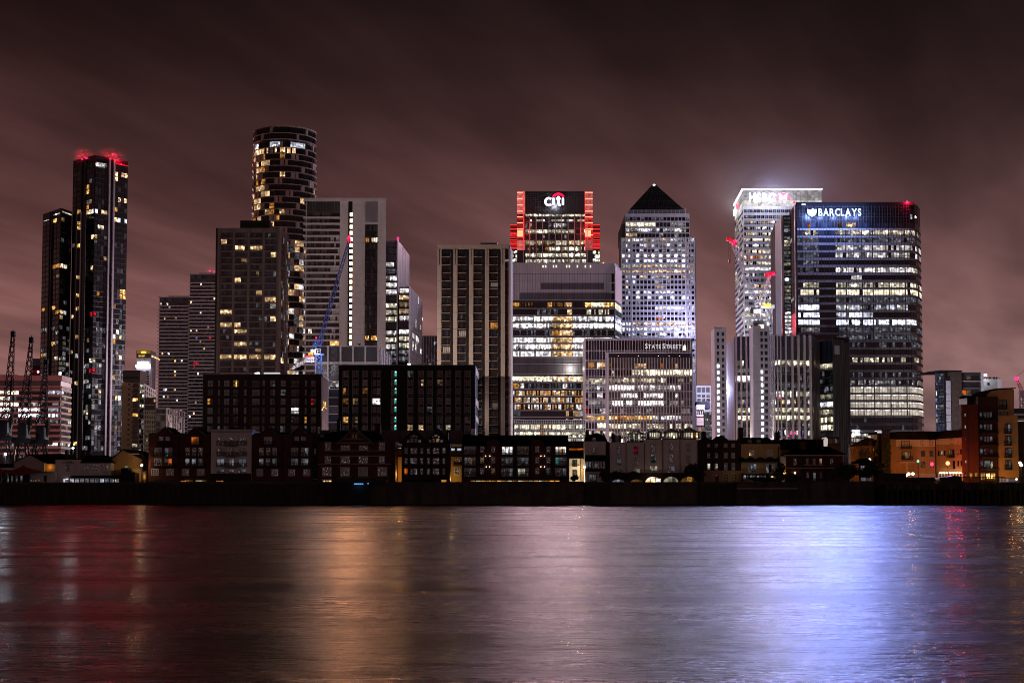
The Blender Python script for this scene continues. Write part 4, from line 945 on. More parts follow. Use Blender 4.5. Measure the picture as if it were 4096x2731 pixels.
# -- framed office with the lettered band
def framed_office():
    q = Zm(2300, 1330, 3.484); r = random.Random(53)
    b, (sidef, f) = tower('office_block', 'white framed office block with vertical fins and pale roof lettering', [(2333, 800), (2342, 780), (2771, 780)], q.y(85), 40, 'dark_grey', py=1560)
    sidef.box(b, 'side_wall', 'white_metal', 2333, q.y(85), 2342, 1930, -.05, .3)
    # upper band
    f.box(b, 'frame_beam', 'white_metal', 2342, q.y(84), 2764, q.y(92), -.05, 1.4); f.box(b, 'frame_beam', 'white_metal', 2342, q.y(103), 2764, q.y(111), -.05, 1.4)
    f.box(b, 'frame_beam', 'white_metal', 2342, q.y(250), 2764, q.y(257), -.05, 1.4); f.box(b, 'frame_beam', 'white_metal', q.x(425), q.y(278), 2764, q.y(291), -.05, 1.6)
    grid(b, f, 2343, 2763, 38, q.y(112), 39.5, 1, .96, .99, lambda i, j: 'glass', (), .15); grid(b, f, 2343, 2763, 38, q.y(92.5), 3, 1, .9, .9, lambda i, j: 'glass_blue', (), .15); grid(b, f, q.x(430), 2763, 31, q.y(258), 5.6, 1, .9, .98, lambda i, j: 'glass_blue', (), .15)
    piers(b, f, 'frame_post', 'white_metal', rlist(2343, 2763, 39), 1.7, q.y(86), q.y(280), 1.2)
    f.box(b, 'frame_post', 'white_metal', 2760, q.y(84), 2765, q.y(291), -.05, 1.6)
    f.box(b, 'soffit', 'black_metal', q.x(437), q.y(292), q.x(1600), q.y(350), -.05, .3)
    for x in (600, 880, 1160, 1310, 1460): f.box(b, 'soffit_lamp', 'lamp_small', q.x(x), q.y(322), q.x(x + 6), q.y(328), .3, .4)
    letters(b, f, 'STATE', q.x(978), q.y(155), q.x(1196), q.y(226), 'sign_pale', .012, .10, 1.6, {0}); letters(b, f, 'STREET', q.x(1218), q.y(155), q.x(1484), q.y(226), 'sign_pale', .012, .10, 1.6, {0})
    for pts in (((1505, 235), (1522, 172), (1526, 235)), ((1528, 235), (1532, 178), (1546, 228)), ((1500, 238), (1550, 238), (1540, 244), (1508, 244))): slab_shape(b, f, 'sign_emblem', 'lamp_small', q.p(pts), 1.3, 1.7)
    # left wing
    yr = [(258, 380, 'glass_blue'), (412, 503, 'm0'), (520, 605, 'm1'), (640, 712, 'm2'), (735, 815, 'm3'), (842, 915, 'm4'), (950, 1023, 'm5'), (1058, 1128, 'm6'), (1160, 1225, 'm7'), (1262, 1340, 'm8'), (1370, 1445, 'm9'), (1475, 1540, 'm9')]
    def left(kind, x):
        if kind == 'm0': return 'a1' if 185 < x < 270 else ('h2' if 310 < x < 420 else 'glass_grey')
        if kind == 'm2': return 'k1' if x > 180 else 'k0'
        if kind == 'm3': return pick(r, {'sp': 3, 'w0': 3, 'w1': .7})
        if kind == 'm4': return 'w1' if 315 < x < 385 else ('w0' if 175 < x < 225 else 'glass')
        if kind == 'm5': return 'w0' if x > 175 else 'glass'
        if kind == 'm6': return 'r1' if x < 190 else ('w1' if x > 380 else pick(r, {'glass': 3, 'sp': 1}))
        if kind == 'm7': return 'a2' if x > 310 else 'h1'
        if kind == 'm8': return 'k2' if x > 320 else 'glass_blue'
        if kind == 'm9': return pick(r, {'k1': 1, 'glass_blue': 1.5})
        return 'glass_blue'
    for ya, yb, kind in yr:
        for k in range(7):
            xa = 147 + 39.7 * k
            f.box(b, 'window', left(kind, xa + 20), q.x(xa + 3), q.y(ya), q.x(xa + 37), q.y(yb), -.05, .15)
        f.box(b, 'frame_beam', 'white_metal', 2342, q.y(yb + 2), q.x(424), q.y(yb + 9), -.05, .5)
        if yb > 400: f.box(b, 'frame_beam', 'white_metal', 2342, q.y(ya - 14), q.x(424), q.y(ya - 9), -.05, .4)
    piers(b, f, 'frame_post', 'white_metal', [q.x(147 + 39.7 * k) for k in range(8)], 1.5, q.y(255), 1930, .7)
    f.box(b, 'frame_post', 'white_metal', q.x(426), q.y(285), q.x(466), 1930, -.05, 1.6); f.box(b, 'frame_post', 'mid_grey', q.x(438), q.y(352), q.x(442), 1930, 1.5, 1.7)
    # right wing with fins
    ri = [(430, 498, 'f0'), (520, 605, 'f1'), (635, 705, 'f2'), (733, 812, 'f3'), (845, 915, 'f4'), (948, 1023, 'f5'), (1058, 1122, 'f6'), (1155, 1225, 'f7'), (1268, 1335, 'f8'), (1375, 1440, 'f8'), (1480, 1550, 'f8')]
    def rt(kind, x):
        t = r.random()
        if kind == 'f0': return 'h1' if 830 < x < 1000 else ('o1' if 1190 < x < 1235 else ('h1' if 1395 < x < 1445 else ('a0' if 480 < x < 530 else 'glass_grey')))
        if kind == 'f1': return ('k1' if x < 1010 else 'k2') if x > 800 else pick(r, {'glass': 4, 'sp': 1})
        if kind == 'f2': return pick(r, {'k1': 3, 'k2': 1, 'k0': 3}) if x < 1260 else ('k0' if t < .4 else 'glass')
        if kind == 'f3': return ('w2' if x < 840 else pick(r, {'w1': 3, 'w0': 2, 'cp': 1})) if x < 1480 else 'glass_grey'
        if kind == 'f4': return pick(r, {'w1': 3, 'w2': 1}) if (630 < x < 860 or 940 < x < 1250) and t < .85 else ('w1' if 1390 < x < 1420 else 'glass_grey')
        if kind == 'f5': return 'w2' if 510 < x < 1250 and t < .93 else ('glass_grey' if t < .6 else 'w0')
        if kind == 'f6': return pick(r, {'w0': 1, 'glass_grey': 4, 'sp': 2 if x < 520 else .5})
        if kind == 'f7': return pick(r, {'a2': 3, 'o1': .5, 'h2': 1.4}) if x < 1090 else (pick(r, {'c1': 2, 'cp': 1, 'w1': 2}) if x < 1465 else 'curtain')
        return pick(r, {'k1': 3, 'kp': 3, 'glass_grey': 1.5, 'k2': 1})
    for ya, yb, kind in ri:
        for k in range(29):
            xa = 470 + 40.2 * k
            f.box(b, 'window', rt(kind, xa + 20), q.x(xa + 2), q.y(ya), q.x(xa + 38), q.y(yb), -.05, .12)
        f.box(b, 'spandrel', 'mid_grey', q.x(468), q.y(yb + 8), q.x(1640), q.y(yb + 22), -.05, .15); f.box(b, 'ledge', 'white_metal', q.x(468), q.y(yb + 1), q.x(1640), q.y(yb + 5), -.05, .35)
    piers(b, f, 'fin', 'beige_stone', [q.x(470 + 40.2 * k) for k in range(30)], 3.0, q.y(350), 1930, 1.0)
    b.done()
framed_office()

# -- pyramid roofed tower
def pyramid_tower():
    q = Zm(2420, 700, 2.24); r = random.Random(54); Y = 1083.0
    b, (sl, f, sr) = tower('office_tower', 'steel clad office tower with a dark pyramid roof', [(2476, 1112), (2485, 1083), (2779, 1083), (2784, 1100)], q.y(558), 40, 'steel', py=1150)
    # shoulders and lantern
    def blk(name, m, xa, xb, yt, yb, o0, o1): return f.box(b, name, m, q.x(xa), q.y(yt), q.x(xb), q.y(yb), o0, o1)
    blk('upper_storey', 'steel', 188, 765, 340, 562, -52, -2.5); blk('upper_storey', 'dark_grey', 162, 190, 420, 562, -48, -8); blk('lantern', 'steel', 225, 722, 300, 342, -46, -6)
    for k in range(13): blk('lantern_grille', 'mid_grey', 228 + 38 * k, 262 + 38 * k, 304, 338, -6.1, -5.9)
    a = f.a + f.d * f.s_(q.x(225)) - f.n * 6; e = f.a + f.d * f.s_(q.x(724)) - f.n * 6; wdt = (e - a).length; z0 = f.z(q.y(300)); ap = WZ(q.y(68), Y + 25)
    mid = (a + e) / 2 - f.n * (wdt / 2)
    bk1, bk2 = e - f.n * wdt, a - f.n * wdt
    b.raw('pyramid_roof', [(a.x, a.y, z0), (e.x, e.y, z0), (bk1.x, bk1.y, z0), (bk2.x, bk2.y, z0), (mid.x, mid.y, ap)], [(0, 1, 4), (1, 2, 4), (2, 3, 4), (3, 0, 4), (3, 2, 1, 0)], 'black_metal')
    segs = []
    for i in range(1, 22):
        t = i / 22; p = Vector((a.x + (e.x - a.x) * t, a.y, z0)); hgt = min(t, 1 - t) * 2
        top = Vector((p.x, a.y + wdt / 2 * hgt, z0 + (ap - z0) * hgt)); segs.append((p - Vector((0, .15, 0)), top - Vector((0, .15, 0))))
    bars(b, 'roof_rib', 'dark_grey', segs, .14)
    for i in range(1, 12):
        t = i / 12; segs = [(Vector((a.x + (e.x - a.x) * t / 2, a.y + wdt / 2 * t - .2, z0 + (ap - z0) * t)), Vector((e.x - (e.x - a.x) * t / 2, a.y + wdt / 2 * t - .2, z0 + (ap - z0) * t)))]; bars(b, 'roof_course', 'dark_grey', segs, .1)
    pk = Matrix.Translation((mid.x, mid.y - 1.2, ap - 2.2)) @ Matrix.Diagonal((1.6, 1.6, 1.6, 1)); b.put('beacon', cube('lamp_white'), pk)
    # upper rows
    up = [(372, 405, 'u0'), (422, 460, 'u1'), (475, 508, 'u2'), (522, 552, 'u3')]
    for ya, yb, kind in up:
        for k in range(17):
            x = 190 + 33.8 * k
            m = {'u0': pick(r, {'glass': 6, 'cp': 2, 'c0': 1}), 'u1': 'k2' if x < 430 else pick(r, {'w0': 2, 'glass': 3}), 'u2': pick(r, {'w1': 2, 'sp': 3, 'glass': 1, 'c1': 1}), 'u3': 'h1' if x < 270 else pick(r, {'glass': 5, 'sp': 1.5})}[kind]
            f.box(b, 'window', m, q.x(x + 2), q.y(ya), q.x(x + 30), q.y(yb), -2.6, -2.3)
        f.box(b, 'spandrel', 'steel', q.x(188), q.y(yb + 2), q.x(765), q.y(yb + 12), -2.6, -2.0)
    # main grid
    rowp = {0: {'w1': 3, 'h1': 1, 'w0': 1}, 1: {'w1': 2, 'w0': 2, 'glass_blue': 1.5, 'c0': 1}, 2: {'glass': 4, 'w1': 1, 'c0': 1, 'w0': 1}, 3: {'sp': 3, 'w0': 2}, 4: {'cp': 3, 'c1': 1, 'c0': 2}, 5: {'h1': 5, 'k1': 3, 'glass': .6}, 6: {'h1': 3, 'h2': 3, 'k1': 1}, 7: {'w1': 3, 'h1': 1, 'glass': 3, 'w2': 1}, 8: {'glass': 6, 'w1': 2, 'w0': 1}, 9: {'glass': 5, 'w0': 1.5, 'h1': 1.2}, 10: {'w2': 2, 'w1': 4, 'glass': 2},
            11: {'glass': 2, 'c0': 2, 'cp': 1}, 12: {'glass': 6, 'w0': 1}, 13: {'w2': 1}, 14: {'glass': 6, 'w0': 1}, 15: {'glass': 6, 'c0': 1}, 16: {'h2': 3, 'h1': 2, 'w2': 2}, 17: {'w1': 4, 'w2': 2, 'c1': 1}, 18: {'w1': 1.5, 'glass': 2, 'w0': 1, 'c1': .6}, 19: {'w1': 1, 'glass': 2}}
    for i in range(26):
        y = q.y(571 + 46.9 * i)
        for k in range(18):
            x = (155, 190, 212)[k] if k < 3 else ((248 + 34.2 * (k - 3)) if k < 17 else 776)
            w = (22, 14, 14)[k] if k < 3 else (24 if k < 17 else 22)
            m = pick(r, rowp.get(i, {'w1': 1, 'glass': 1, 'c1': .5}))
            if i == 13: m = 'w2' if k > 8 else 'glass'
            if i == 10 and 4 < k < 6: m = 'glass'
            if i in (4, 11) and k % 3 == 1: m = 'c2'
            if i == 3 and k % 2 == 0: m = 'w2'
            if m in ('w1', 'w2') and r.random() < .55: m = {'w1': 'c1', 'w2': 'c2'}[m]
            if i == 15 and k in (9, 10): m = 'o1'
            if i == 16 and k in (9, 10): m = 'a2'
            f.box(b, 'window', m, q.x(x), y, q.x(x + w), y + 11.5, -.05, .12)
            if 3 < k < 17 and ((i in (3, 4) and k % 2 == 0) or (i == 11 and k % 3 == 1) or (i in (16, 17, 18) and k % 4 == 2)): f.box(b, 'ceiling_lamp', 'lamp_hall', q.x(x + 5), y + 1, q.x(x + 19), y + 7, .1, .2)
        f.box(b, 'floor_band', 'steel', q.x(146), y + 13.5, q.x(805), y + 15.0, -.05, .25)
    piers(b, f, 'pier', 'white_metal', [q.x(248 - 5 + 34.2 * k) for k in range(15)], 2.6, q.y(558), 1900, .55)
    piers(b, f, 'pier', 'steel', [q.x(184), q.x(206), q.x(231), q.x(735), q.x(750), q.x(770), q.x(803)], 3.0, q.y(558), 1900, .8)
    for k in range(26):
        y = q.y(571 + 46.9 * k)
        for x in (737, 752): f.box(b, 'window', pick(r, {'w1': 2, 'h1': 1, 'glass': 3}), q.x(x), y, q.x(x + 10), y + 11.5, -.05, .12)
    f.box(b, 'mast', 'white_metal', q.x(732), q.y(275), q.x(736), q.y(340), -8, -7); f.box(b, 'mast', 'white_metal', q.x(722), q.y(292), q.x(745), q.y(296), -8, -7)
    b.done()
    for i, k in ((3, 4), (3, 8), (3, 11), (4, 6), (4, 9), (11, 7), (11, 10)): pass
    lamp(q.x(765), q.y(1320), Y - 22, (.62, .60, 1), 4.0e4, .6); lamp(q.x(600), q.y(1180), Y - 30, (.60, .58, 1), 1.8e4, .6)  # added lamps that wash the facade violet
pyramid_tower()

# -- towers with the two big lit signs
def crown_tower():
    q = Zm(2800, 720, 2.614); r = random.Random(55); Y = 1016.0
    b, (s, f) = tower('office_tower', 'glass office tower with a glowing white crown and red hexagon sign', [(2941, 1072), (2976, 1014), (3290, 1014)], q.y(95), 40, 'steel', py=1000)
    # glowing crown
    for i in range(6):
        y0 = q.y(97 + 30 * i) + (3 if i == 0 else 0); y1 = q.y(97 + 30 * (i + 1)) - 1
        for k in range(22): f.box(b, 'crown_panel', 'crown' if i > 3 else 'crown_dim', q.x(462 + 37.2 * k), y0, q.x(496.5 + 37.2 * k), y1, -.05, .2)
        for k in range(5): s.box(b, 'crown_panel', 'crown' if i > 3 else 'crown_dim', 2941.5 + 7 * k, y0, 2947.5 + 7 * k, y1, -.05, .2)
    f.box(b, 'roof_edge', 'crown_edge', 2974, q.y(93), 3291, q.y(104), -1, 1.2); s.box(b, 'roof_edge', 'crown_edge', 2940, q.y(93), 2976, q.y(104), -1, 1.2)
    letters(b, f, 'HSBC', q.x(515), q.y(140), q.x(790), q.y(230), 'sign_hs', .03, .13, 1.4)
    X0, X1, Ya, Yb = 836, 910, 143, 220; xm, ym = (X0 + X1) / 2, (Ya + Yb) / 2
    slab_shape(b, f, 'sign_triangle', 'sign_hexred', q.p([(X0 - 36, ym), (X0, Ya), (X0, Yb)]), .6, 1.4); slab_shape(b, f, 'sign_triangle', 'sign_hexred', q.p([(X1 + 36, ym), (X1, Yb), (X1, Ya)]), .6, 1.4)
    slab_shape(b, f, 'sign_triangle', 'sign_hexred', q.p([(X0 + 2, Ya), (X1 - 2, Ya), (xm, ym - 2)]), .6, 1.4); slab_shape(b, f, 'sign_triangle', 'sign_hexred', q.p([(X0 + 2, Yb), (xm, ym + 2), (X1 - 2, Yb)]), .6, 1.4)
    slab_shape(b, f, 'sign_triangle', 'sign_hs', q.p([(X0 + 1, Ya + 2), (xm - 1, ym), (X0 + 1, Yb - 2)]), .6, 1.4); slab_shape(b, f, 'sign_triangle', 'sign_hs', q.p([(X1 - 1, Ya + 2), (X1 - 1, Yb - 2), (xm + 1, ym)]), .6, 1.4)
    s.box(b, 'side_sign', 'sign_hs', 2942, q.y(160), 2951, q.y(222), .2, 1.2); s.box(b, 'side_sign', 'sign_hexred', 2952, q.y(150), 2957, q.y(200), .2, 1.2)
    rowp = [{'c0': 3, 'glass_blue': 2, 'w0': 1}, {'c0': 3, 'w0': 2, 'glass_blue': 2}, {'w1': 1.5, 'h1': 2, 'w0': 2, 'glass_blue': 1}, {'w1': 2, 'k1': 1, 'w0': 1, 'glass': 2}, {'k1': 2, 'h1': 1, 'w0': 1, 'glass': 2}, {'k1': 5, 'k2': 1, 'glass': .6}, {'glass_blue': 2, 'w1': 2, 'w0': 1}, {'k1': 3, 'h1': 1, 'glass': 1}, {'h1': 2, 'w1': 2, 'o1': 0}, {'k1': 3, 'glass': 1.5}, {'w1': 3, 'c1': 1, 'glass_blue': 1}, {'c0': 2, 'w1': 1, 'glass_blue': 2}, {'c0': 3, 'h0': 1, 'glass_blue': 2}, {'w1': 2, 'h1': 1, 'glass': 1}, {'c2': 2, 'w1': 2, 'k1': 1}, {'w1': 2, 'h1': 1, 'glass': 1}, {'k0': 2, 'glass_blue': 2, 'c1': 1}, {'w1': 2, 'glass': 2}, {'k1': 4, 'k2': 1}, {'w1': 2, 'w0': 2, 'glass': 1}, {'k1': 2, 'h1': 1, 'glass': 1}]
    for i in range(24):
        y = q.y(310 + 60.3 * i)
        for k in range(38):
            x = 462 + 21.4 * k
            m = pick(r, rowp[i % len(rowp)])
            if i == 8 and k in (1, 2, 4, 5, 6): m = 'o1'
            f.box(b, 'window', m, q.x(x + 1), y, q.x(x + 20.4), y + 12, -.05, .12)
        f.box(b, 'spandrel', 'steel', 2974, y + 13.5, 3290, y + 22, -.05, .22)
        z0 = WZ(y + 12, Y); z1 = WZ(y, Y)
        for k in range(6):
            s0 = s.L * (k + .04) / 6; s1 = s.L * (k + .96) / 6; b.add('window', s_m if (s_m := pick(r, {'glass_grey': 5, 'k0': 2, 'kp': 1, 'k1': .5})) else 'glass', s.M(s0, s1, z0, z1, -.05, .12), 30)
        b.add('spandrel', 'white_metal', s.M(0, s.L, z0 - 2.2, z0 - .3, -.05, .25), 60)  # whiter than the front spandrels: brighter light on this side painted in
    piers(b, f, 'mullion', 'white_metal', [q.x(462 + 42.8 * k) for k in range(20)], 1.0, q.y(280), 1900, .35)
    f.box(b, 'corner_strip', 'white_metal', 2973, q.y(280), 2976, 1900, -.05, .4)
    b.done()
    for x in (560, 680, 760, 870): lamp(q.x(x), q.y(185), Y - 14, (.72, .76, 1), 6e3, .4)  # added lamps spreading the sign's glow over the crown
    for x in (535, 600, 670, 745, 860): spot(q.x(x), q.y(185), Y - 3.4, (.70, .64, 1), 4.6e5, .3)
    lamp(3080, 768, Y + 62, (.52, .56, 1), 3.2e4, .4); lamp(3230, 772, Y + 62, (.52, .56, 1), 2.2e4, .4); mist('pale blue white mist glowing over the two lit roof signs', 3140, 745, Y + 30, 90, 60, 46, .0055, .1)  # unseen lamps added behind the roof to light the mist
    lamp(2934, q.y(260), Y + 20, (.86, .9, 1), 1.5e4, .5); lamp(2962, 1500, 960, (.62, .62, 1), 4.0e4, .12); lamp(2935, 1330, 990, (.9, .84, .9), 2.0e4, .12)  # added fill lamps brightening the facade and its side
crown_tower()

def blue_sign_tower():
    q = Zm(3100, 780, 2.614); q2 = Zm(3350, 1300, 2.413); r = random.Random(56)
    b, (sl, f, c1, c2, c3) = tower('office_tower', 'dark glass office tower with blue white lettered sign and a red lamp on its roof', [(3162, 815), (3189, 790), (3640, 790), (3662, 793), (3676, 799), (3684, 808)], q.y(82), 30, 'black_metal', py=1100)
    # left wings
    for (xa, xb, Y, top, m) in ((3134, 3163, 812, 872, 'glass_grey'), ):
        w = Face(xa, Y, xb, Y, 1100, Y); core(b, 'recessed_bay', 'dark_grey', [(w.a.x, Y), (w.b.x, Y), (w.b.x, Y + 25), (w.a.x, Y + 25)], WZ(q.y(215), Y))
        for i in range(36):
            y = q.y(235 + 39.5 * i); w.box(b, 'window', pick(r, {'k0': 3, 'c0': 2.5, 'glass_grey': 2, 'cp': 1}) if i < 25 else pick(r, {'c1': 2, 'w1': 2, 'glass_grey': 1}), xa + 4, y, xb - 1, y + 12.5, -.05, .12)
        for i, m in ((3, 'c1'), (9, 'cp'), (16, 'c2'), (6, 'kp')): w.box(b, 'window', m, xa + 5, q.y(237 + 39.5 * i), xb - 9, q.y(268 + 39.5 * i), .1, .25)
    wl = Face(3116, 846, 3134, 812, 1100, 812); core(b, 'side_wing', 'red_brick' if False else 'brown_panel', [(wl.a.x, wl.a.y), (wl.b.x, wl.b.y), (wl.b.x + .5, wl.b.y + 30), (wl.a.x + .5, wl.a.y + 30)], WZ(q.y(215), 812))
    for fx, x0, x1, top in ((wl, 3116.5, 3133.5, 222), (sl, 3162.5, 3188.5, 95)):
        for i in range(26):
            y = q.y(top + 62 * i)
            fx.box(b, 'cladding_panel', 'brown_panel', x0, y, (x0 + x1) / 2 - .3, y + 23, -.05, .3); fx.box(b, 'cladding_panel', 'brown_panel', (x0 + x1) / 2 + .3, y, x1, y + 23, -.05, .3)
        fx.box(b, 'lit_panel', 'red_panel', x0, q.y(1215), x1, q.y(1460), .3, .5)
        fx.box(b, 'edge_fin', 'steel', x1 - 2.5, q.y(top), x1 - .5, 1930, .2, .9)
    sl.box(b, 'window', 'w0', 3166, q.y(1040), 3178, q.y(1085), .3, .45); sl.box(b, 'window', 'w0', 3165, q.y(400), 3172, q.y(440), .3, .45)
    f.box(b, 'parapet', 'black_metal', 3186, q.y(76), 3660, q.y(108), -.05, .4)
    faces = [(f, 3190, 3640, 42), (c1, 3640.5, 3662, 2), (c2, 3662.5, 3676, 2), (c3, 3676.5, 3684, 1)]
    # blind sign zone: fine grid
    piers(b, f, 'mullion', 'dark_grey', [3190 + 10.71 * k for k in range(43)], 1.1, q.y(110), 1930, .32)
    bands(b, f, 'transom', 'dark_grey', 3189, 3640, q.y(125), 13.2, 5, 1.0, .25)
    rows = [(291, 345), (370, 424), (450, 496), (527, 575), (605, 654), (684, 728), (761, 808), (840, 885), (918, 965), (991, 1043), (1072, 1118), (1150, 1200), (1228, 1277), (1306, 1355), (1384, 1432), (1463, 1510)]
    yr = [(q.y(a), q.y(e)) for a, e in rows] + [(q2.y(a), q2.y(e)) for a, e in ((167, 211), (240, 283), (312, 356), (385, 429), (456, 501), (531, 576), (599, 652), (672, 720), (745, 795), (818, 868), (895, 936), (968, 1010))]
    LF = {1: 'k1', 9: 'k2', 11: 'c2', 12: 'c2', 13: 'c2', 14: 'sp', 8: 'kp', 10: 'cp', 4: 'cp', 3: 'cp', 2: 'sp', 5: 'cp', 6: 'cp', 0: 'glass_blue'}
    RT = {0: 'glass_blue', 1: 'k1', 2: 'cp', 3: 'w1', 4: 'w1', 5: 'glass', 6: 'w1', 7: 'glass', 8: 'k1', 9: 'k2', 10: 'cp', 11: 'c1', 12: 'c1', 13: 'c2', 14: 'cp', 15: 'cp', 16: 'cp', 17: 'glass', 18: 'kp', 19: 'glass', 20: 'cp', 21: 'sp'}
    for i, (ya, yb) in enumerate(yr):
        for (fx, xa, xb, n) in faces:
            cw = (xb - xa) / n
            for k in range(n):
                x = xa + cw * (k + .5); zx = (x - 3100) * 2.614
                if i < 16:
                    if zx < 470: m = LF.get(i, 'glass') if (zx > 300 or i in (11, 12, 13) or r.random() < .4) else 'glass_grey'
                    elif zx < 635: m = 'glass_blue' if i < 5 else 'glass'
                    else: m = RT[i]
                    if i == 7: m = 'w1' if 800 < zx < 900 else 'glass'
                    if i == 0: m = 'o1' if 320 < zx < 370 else ('h1' if 745 < zx < 845 else ('a0' if 640 < zx < 720 else 'glass_blue'))
                    if i == 9 and 740 < zx < 920: m = 'k2'
                    if i == 12 and zx > 640: m = 'c2' if 760 < zx < 915 else ('c1' if zx < 1030 else 'glass')
                    if m in ('w1', 'k1', 'c1') and r.random() < .34: m = pick(r, {'sp': 3, 'w0': 1, 'kp': 1})
                    if m not in ('glass', 'glass_blue', 'glass_grey') and r.random() < .06: m = 'glass'
                    if i in (11, 13) and zx > 640 and r.random() < .15: m = 'cp'
                elif 22 <= i <= 25: m = 'bl'
                elif i >= 26: m = pick(r, {'glass_blue': 9, 'c0': .5})
                else: m = pick(r, {RT.get(i, 'glass'): 3, 'glass': 4 if i != 21 else .6})
                if fx is not f and i < 22 and r.random() < .4: m = 'glass'
                fx.box(b, 'window', m, x - cw * .46, ya, x + cw * .46, yb, -.05, .12)
                if 22 <= i <= 25: fx.box(b, 'ceiling_light', 'blb', x - cw * .46, ya, x + cw * .46, ya + 2.6, .1, .16)
            fx.box(b, 'spandrel', 'concrete' if i < 22 else 'steel', xa - .5, yb + 1.2, xb + .2, (yr[i + 1][0] - 1) if i < len(yr) - 1 else yb + 8, -.05, .22)
    for x in (632, 745, 912, 1025, 1195, 1362): f.box(b, 'column', 'black_metal', q.x(x - 4), q.y(290), q.x(x + 4), q2.y(868), .05, .2)
    f.box(b, 'vent_band', 'mid_grey', 3400, q2.y(940), 3656, q2.y(963), .2, .35)
    f.box(b, 'shop_band', 'steel', 3400, q2.y(1012), 3684, q2.y(1035), .1, .4)
    grid(b, f, 3396, 3640, 14, q2.y(1046), 20, 3, .9, .9, lambda i, j: pick(r, {'kp': 1, 'w0': 2, 'k0': 1.2}), [(3402, q2.y(1070), 'k2')], .15)
    letters(b, f, 'BARCLAYS', q.x(456), q.y(145), q.x(905), q.y(222), 'sign_blue', .035, .07, 1.3)
    eag = [(388, 150), (398, 140), (408, 148), (412, 156), (436, 150), (440, 175), (434, 200), (418, 222), (400, 228), (388, 238), (376, 228), (358, 220), (342, 200), (336, 175), (340, 150), (364, 158), (376, 160)]
    slab_shape(b, f, 'sign_emblem', 'sign_blue', q.p(eag), .5, 1.4)
    f.box(b, 'roof_lamp', 'sign_white', q.x(285), q.y(97), q.x(325), q.y(106), .5, .8); f.box(b, 'plant_unit', 'sign_pale', q.x(362), q.y(72), q.x(412), q.y(104), -3, -.4)  # plant unit is no lamp; its glow is painted in
    f.box(b, 'red_beacon', 'red_lamp', q.x(1392), q.y(60), q.x(1406), q.y(78), -2, -1); lamp(q.x(1399), q.y(60), 788, (1, .01, .06), 1.2e4, .7)
    f.box(b, 'red_beacon', 'red_lamp', q.x(205), q.y(66), q.x(226), q.y(80), -2, -1)
    c1.box(b, 'window', 'c1', 3645, q.y(200), 3651, q.y(250), .1, .2); c2.box(b, 'lamp', 'c2', 3663, q.y(208), 3667, q.y(232), .2, .3)
    # low lettered sign near its foot
    fs = Face(3396, 770, 3440, 770, 1730, 790)
    letters(b, f, 'ptio', 3399.5, 1728.5, 3430, 1741, 'lamp_white', .03, .06, 1.0)
    for x in (3404, 3415, 3425): f.box(b, 'sign_dot', 'lamp_white', x - 2.6, 1720, x + 2.6, 1724.5, .8, 1.2)
    b.done()
    for x in (388, 472, 530, 590, 650, 710, 780, 850): spot(q.x(x), q.y(186), 787.4, (.29, .36, 1), 2.3e5, .22)
    for x, w in ((390, 3.0e4), (520, 2.0e4), (660, 2.0e4), (800, 1.8e4), (890, 1.3e4)): lamp(q.x(x), q.y(186), 784, (.28, .40, 1), w * .6, .4)  # added lamps for the blue halo around the letters
    lamp(3150, q.y(1340), 799, (1, .04, .06), 1.6e3, .4)  # assumed unseen lamp, added to redden the left side walls
blue_sign_tower()

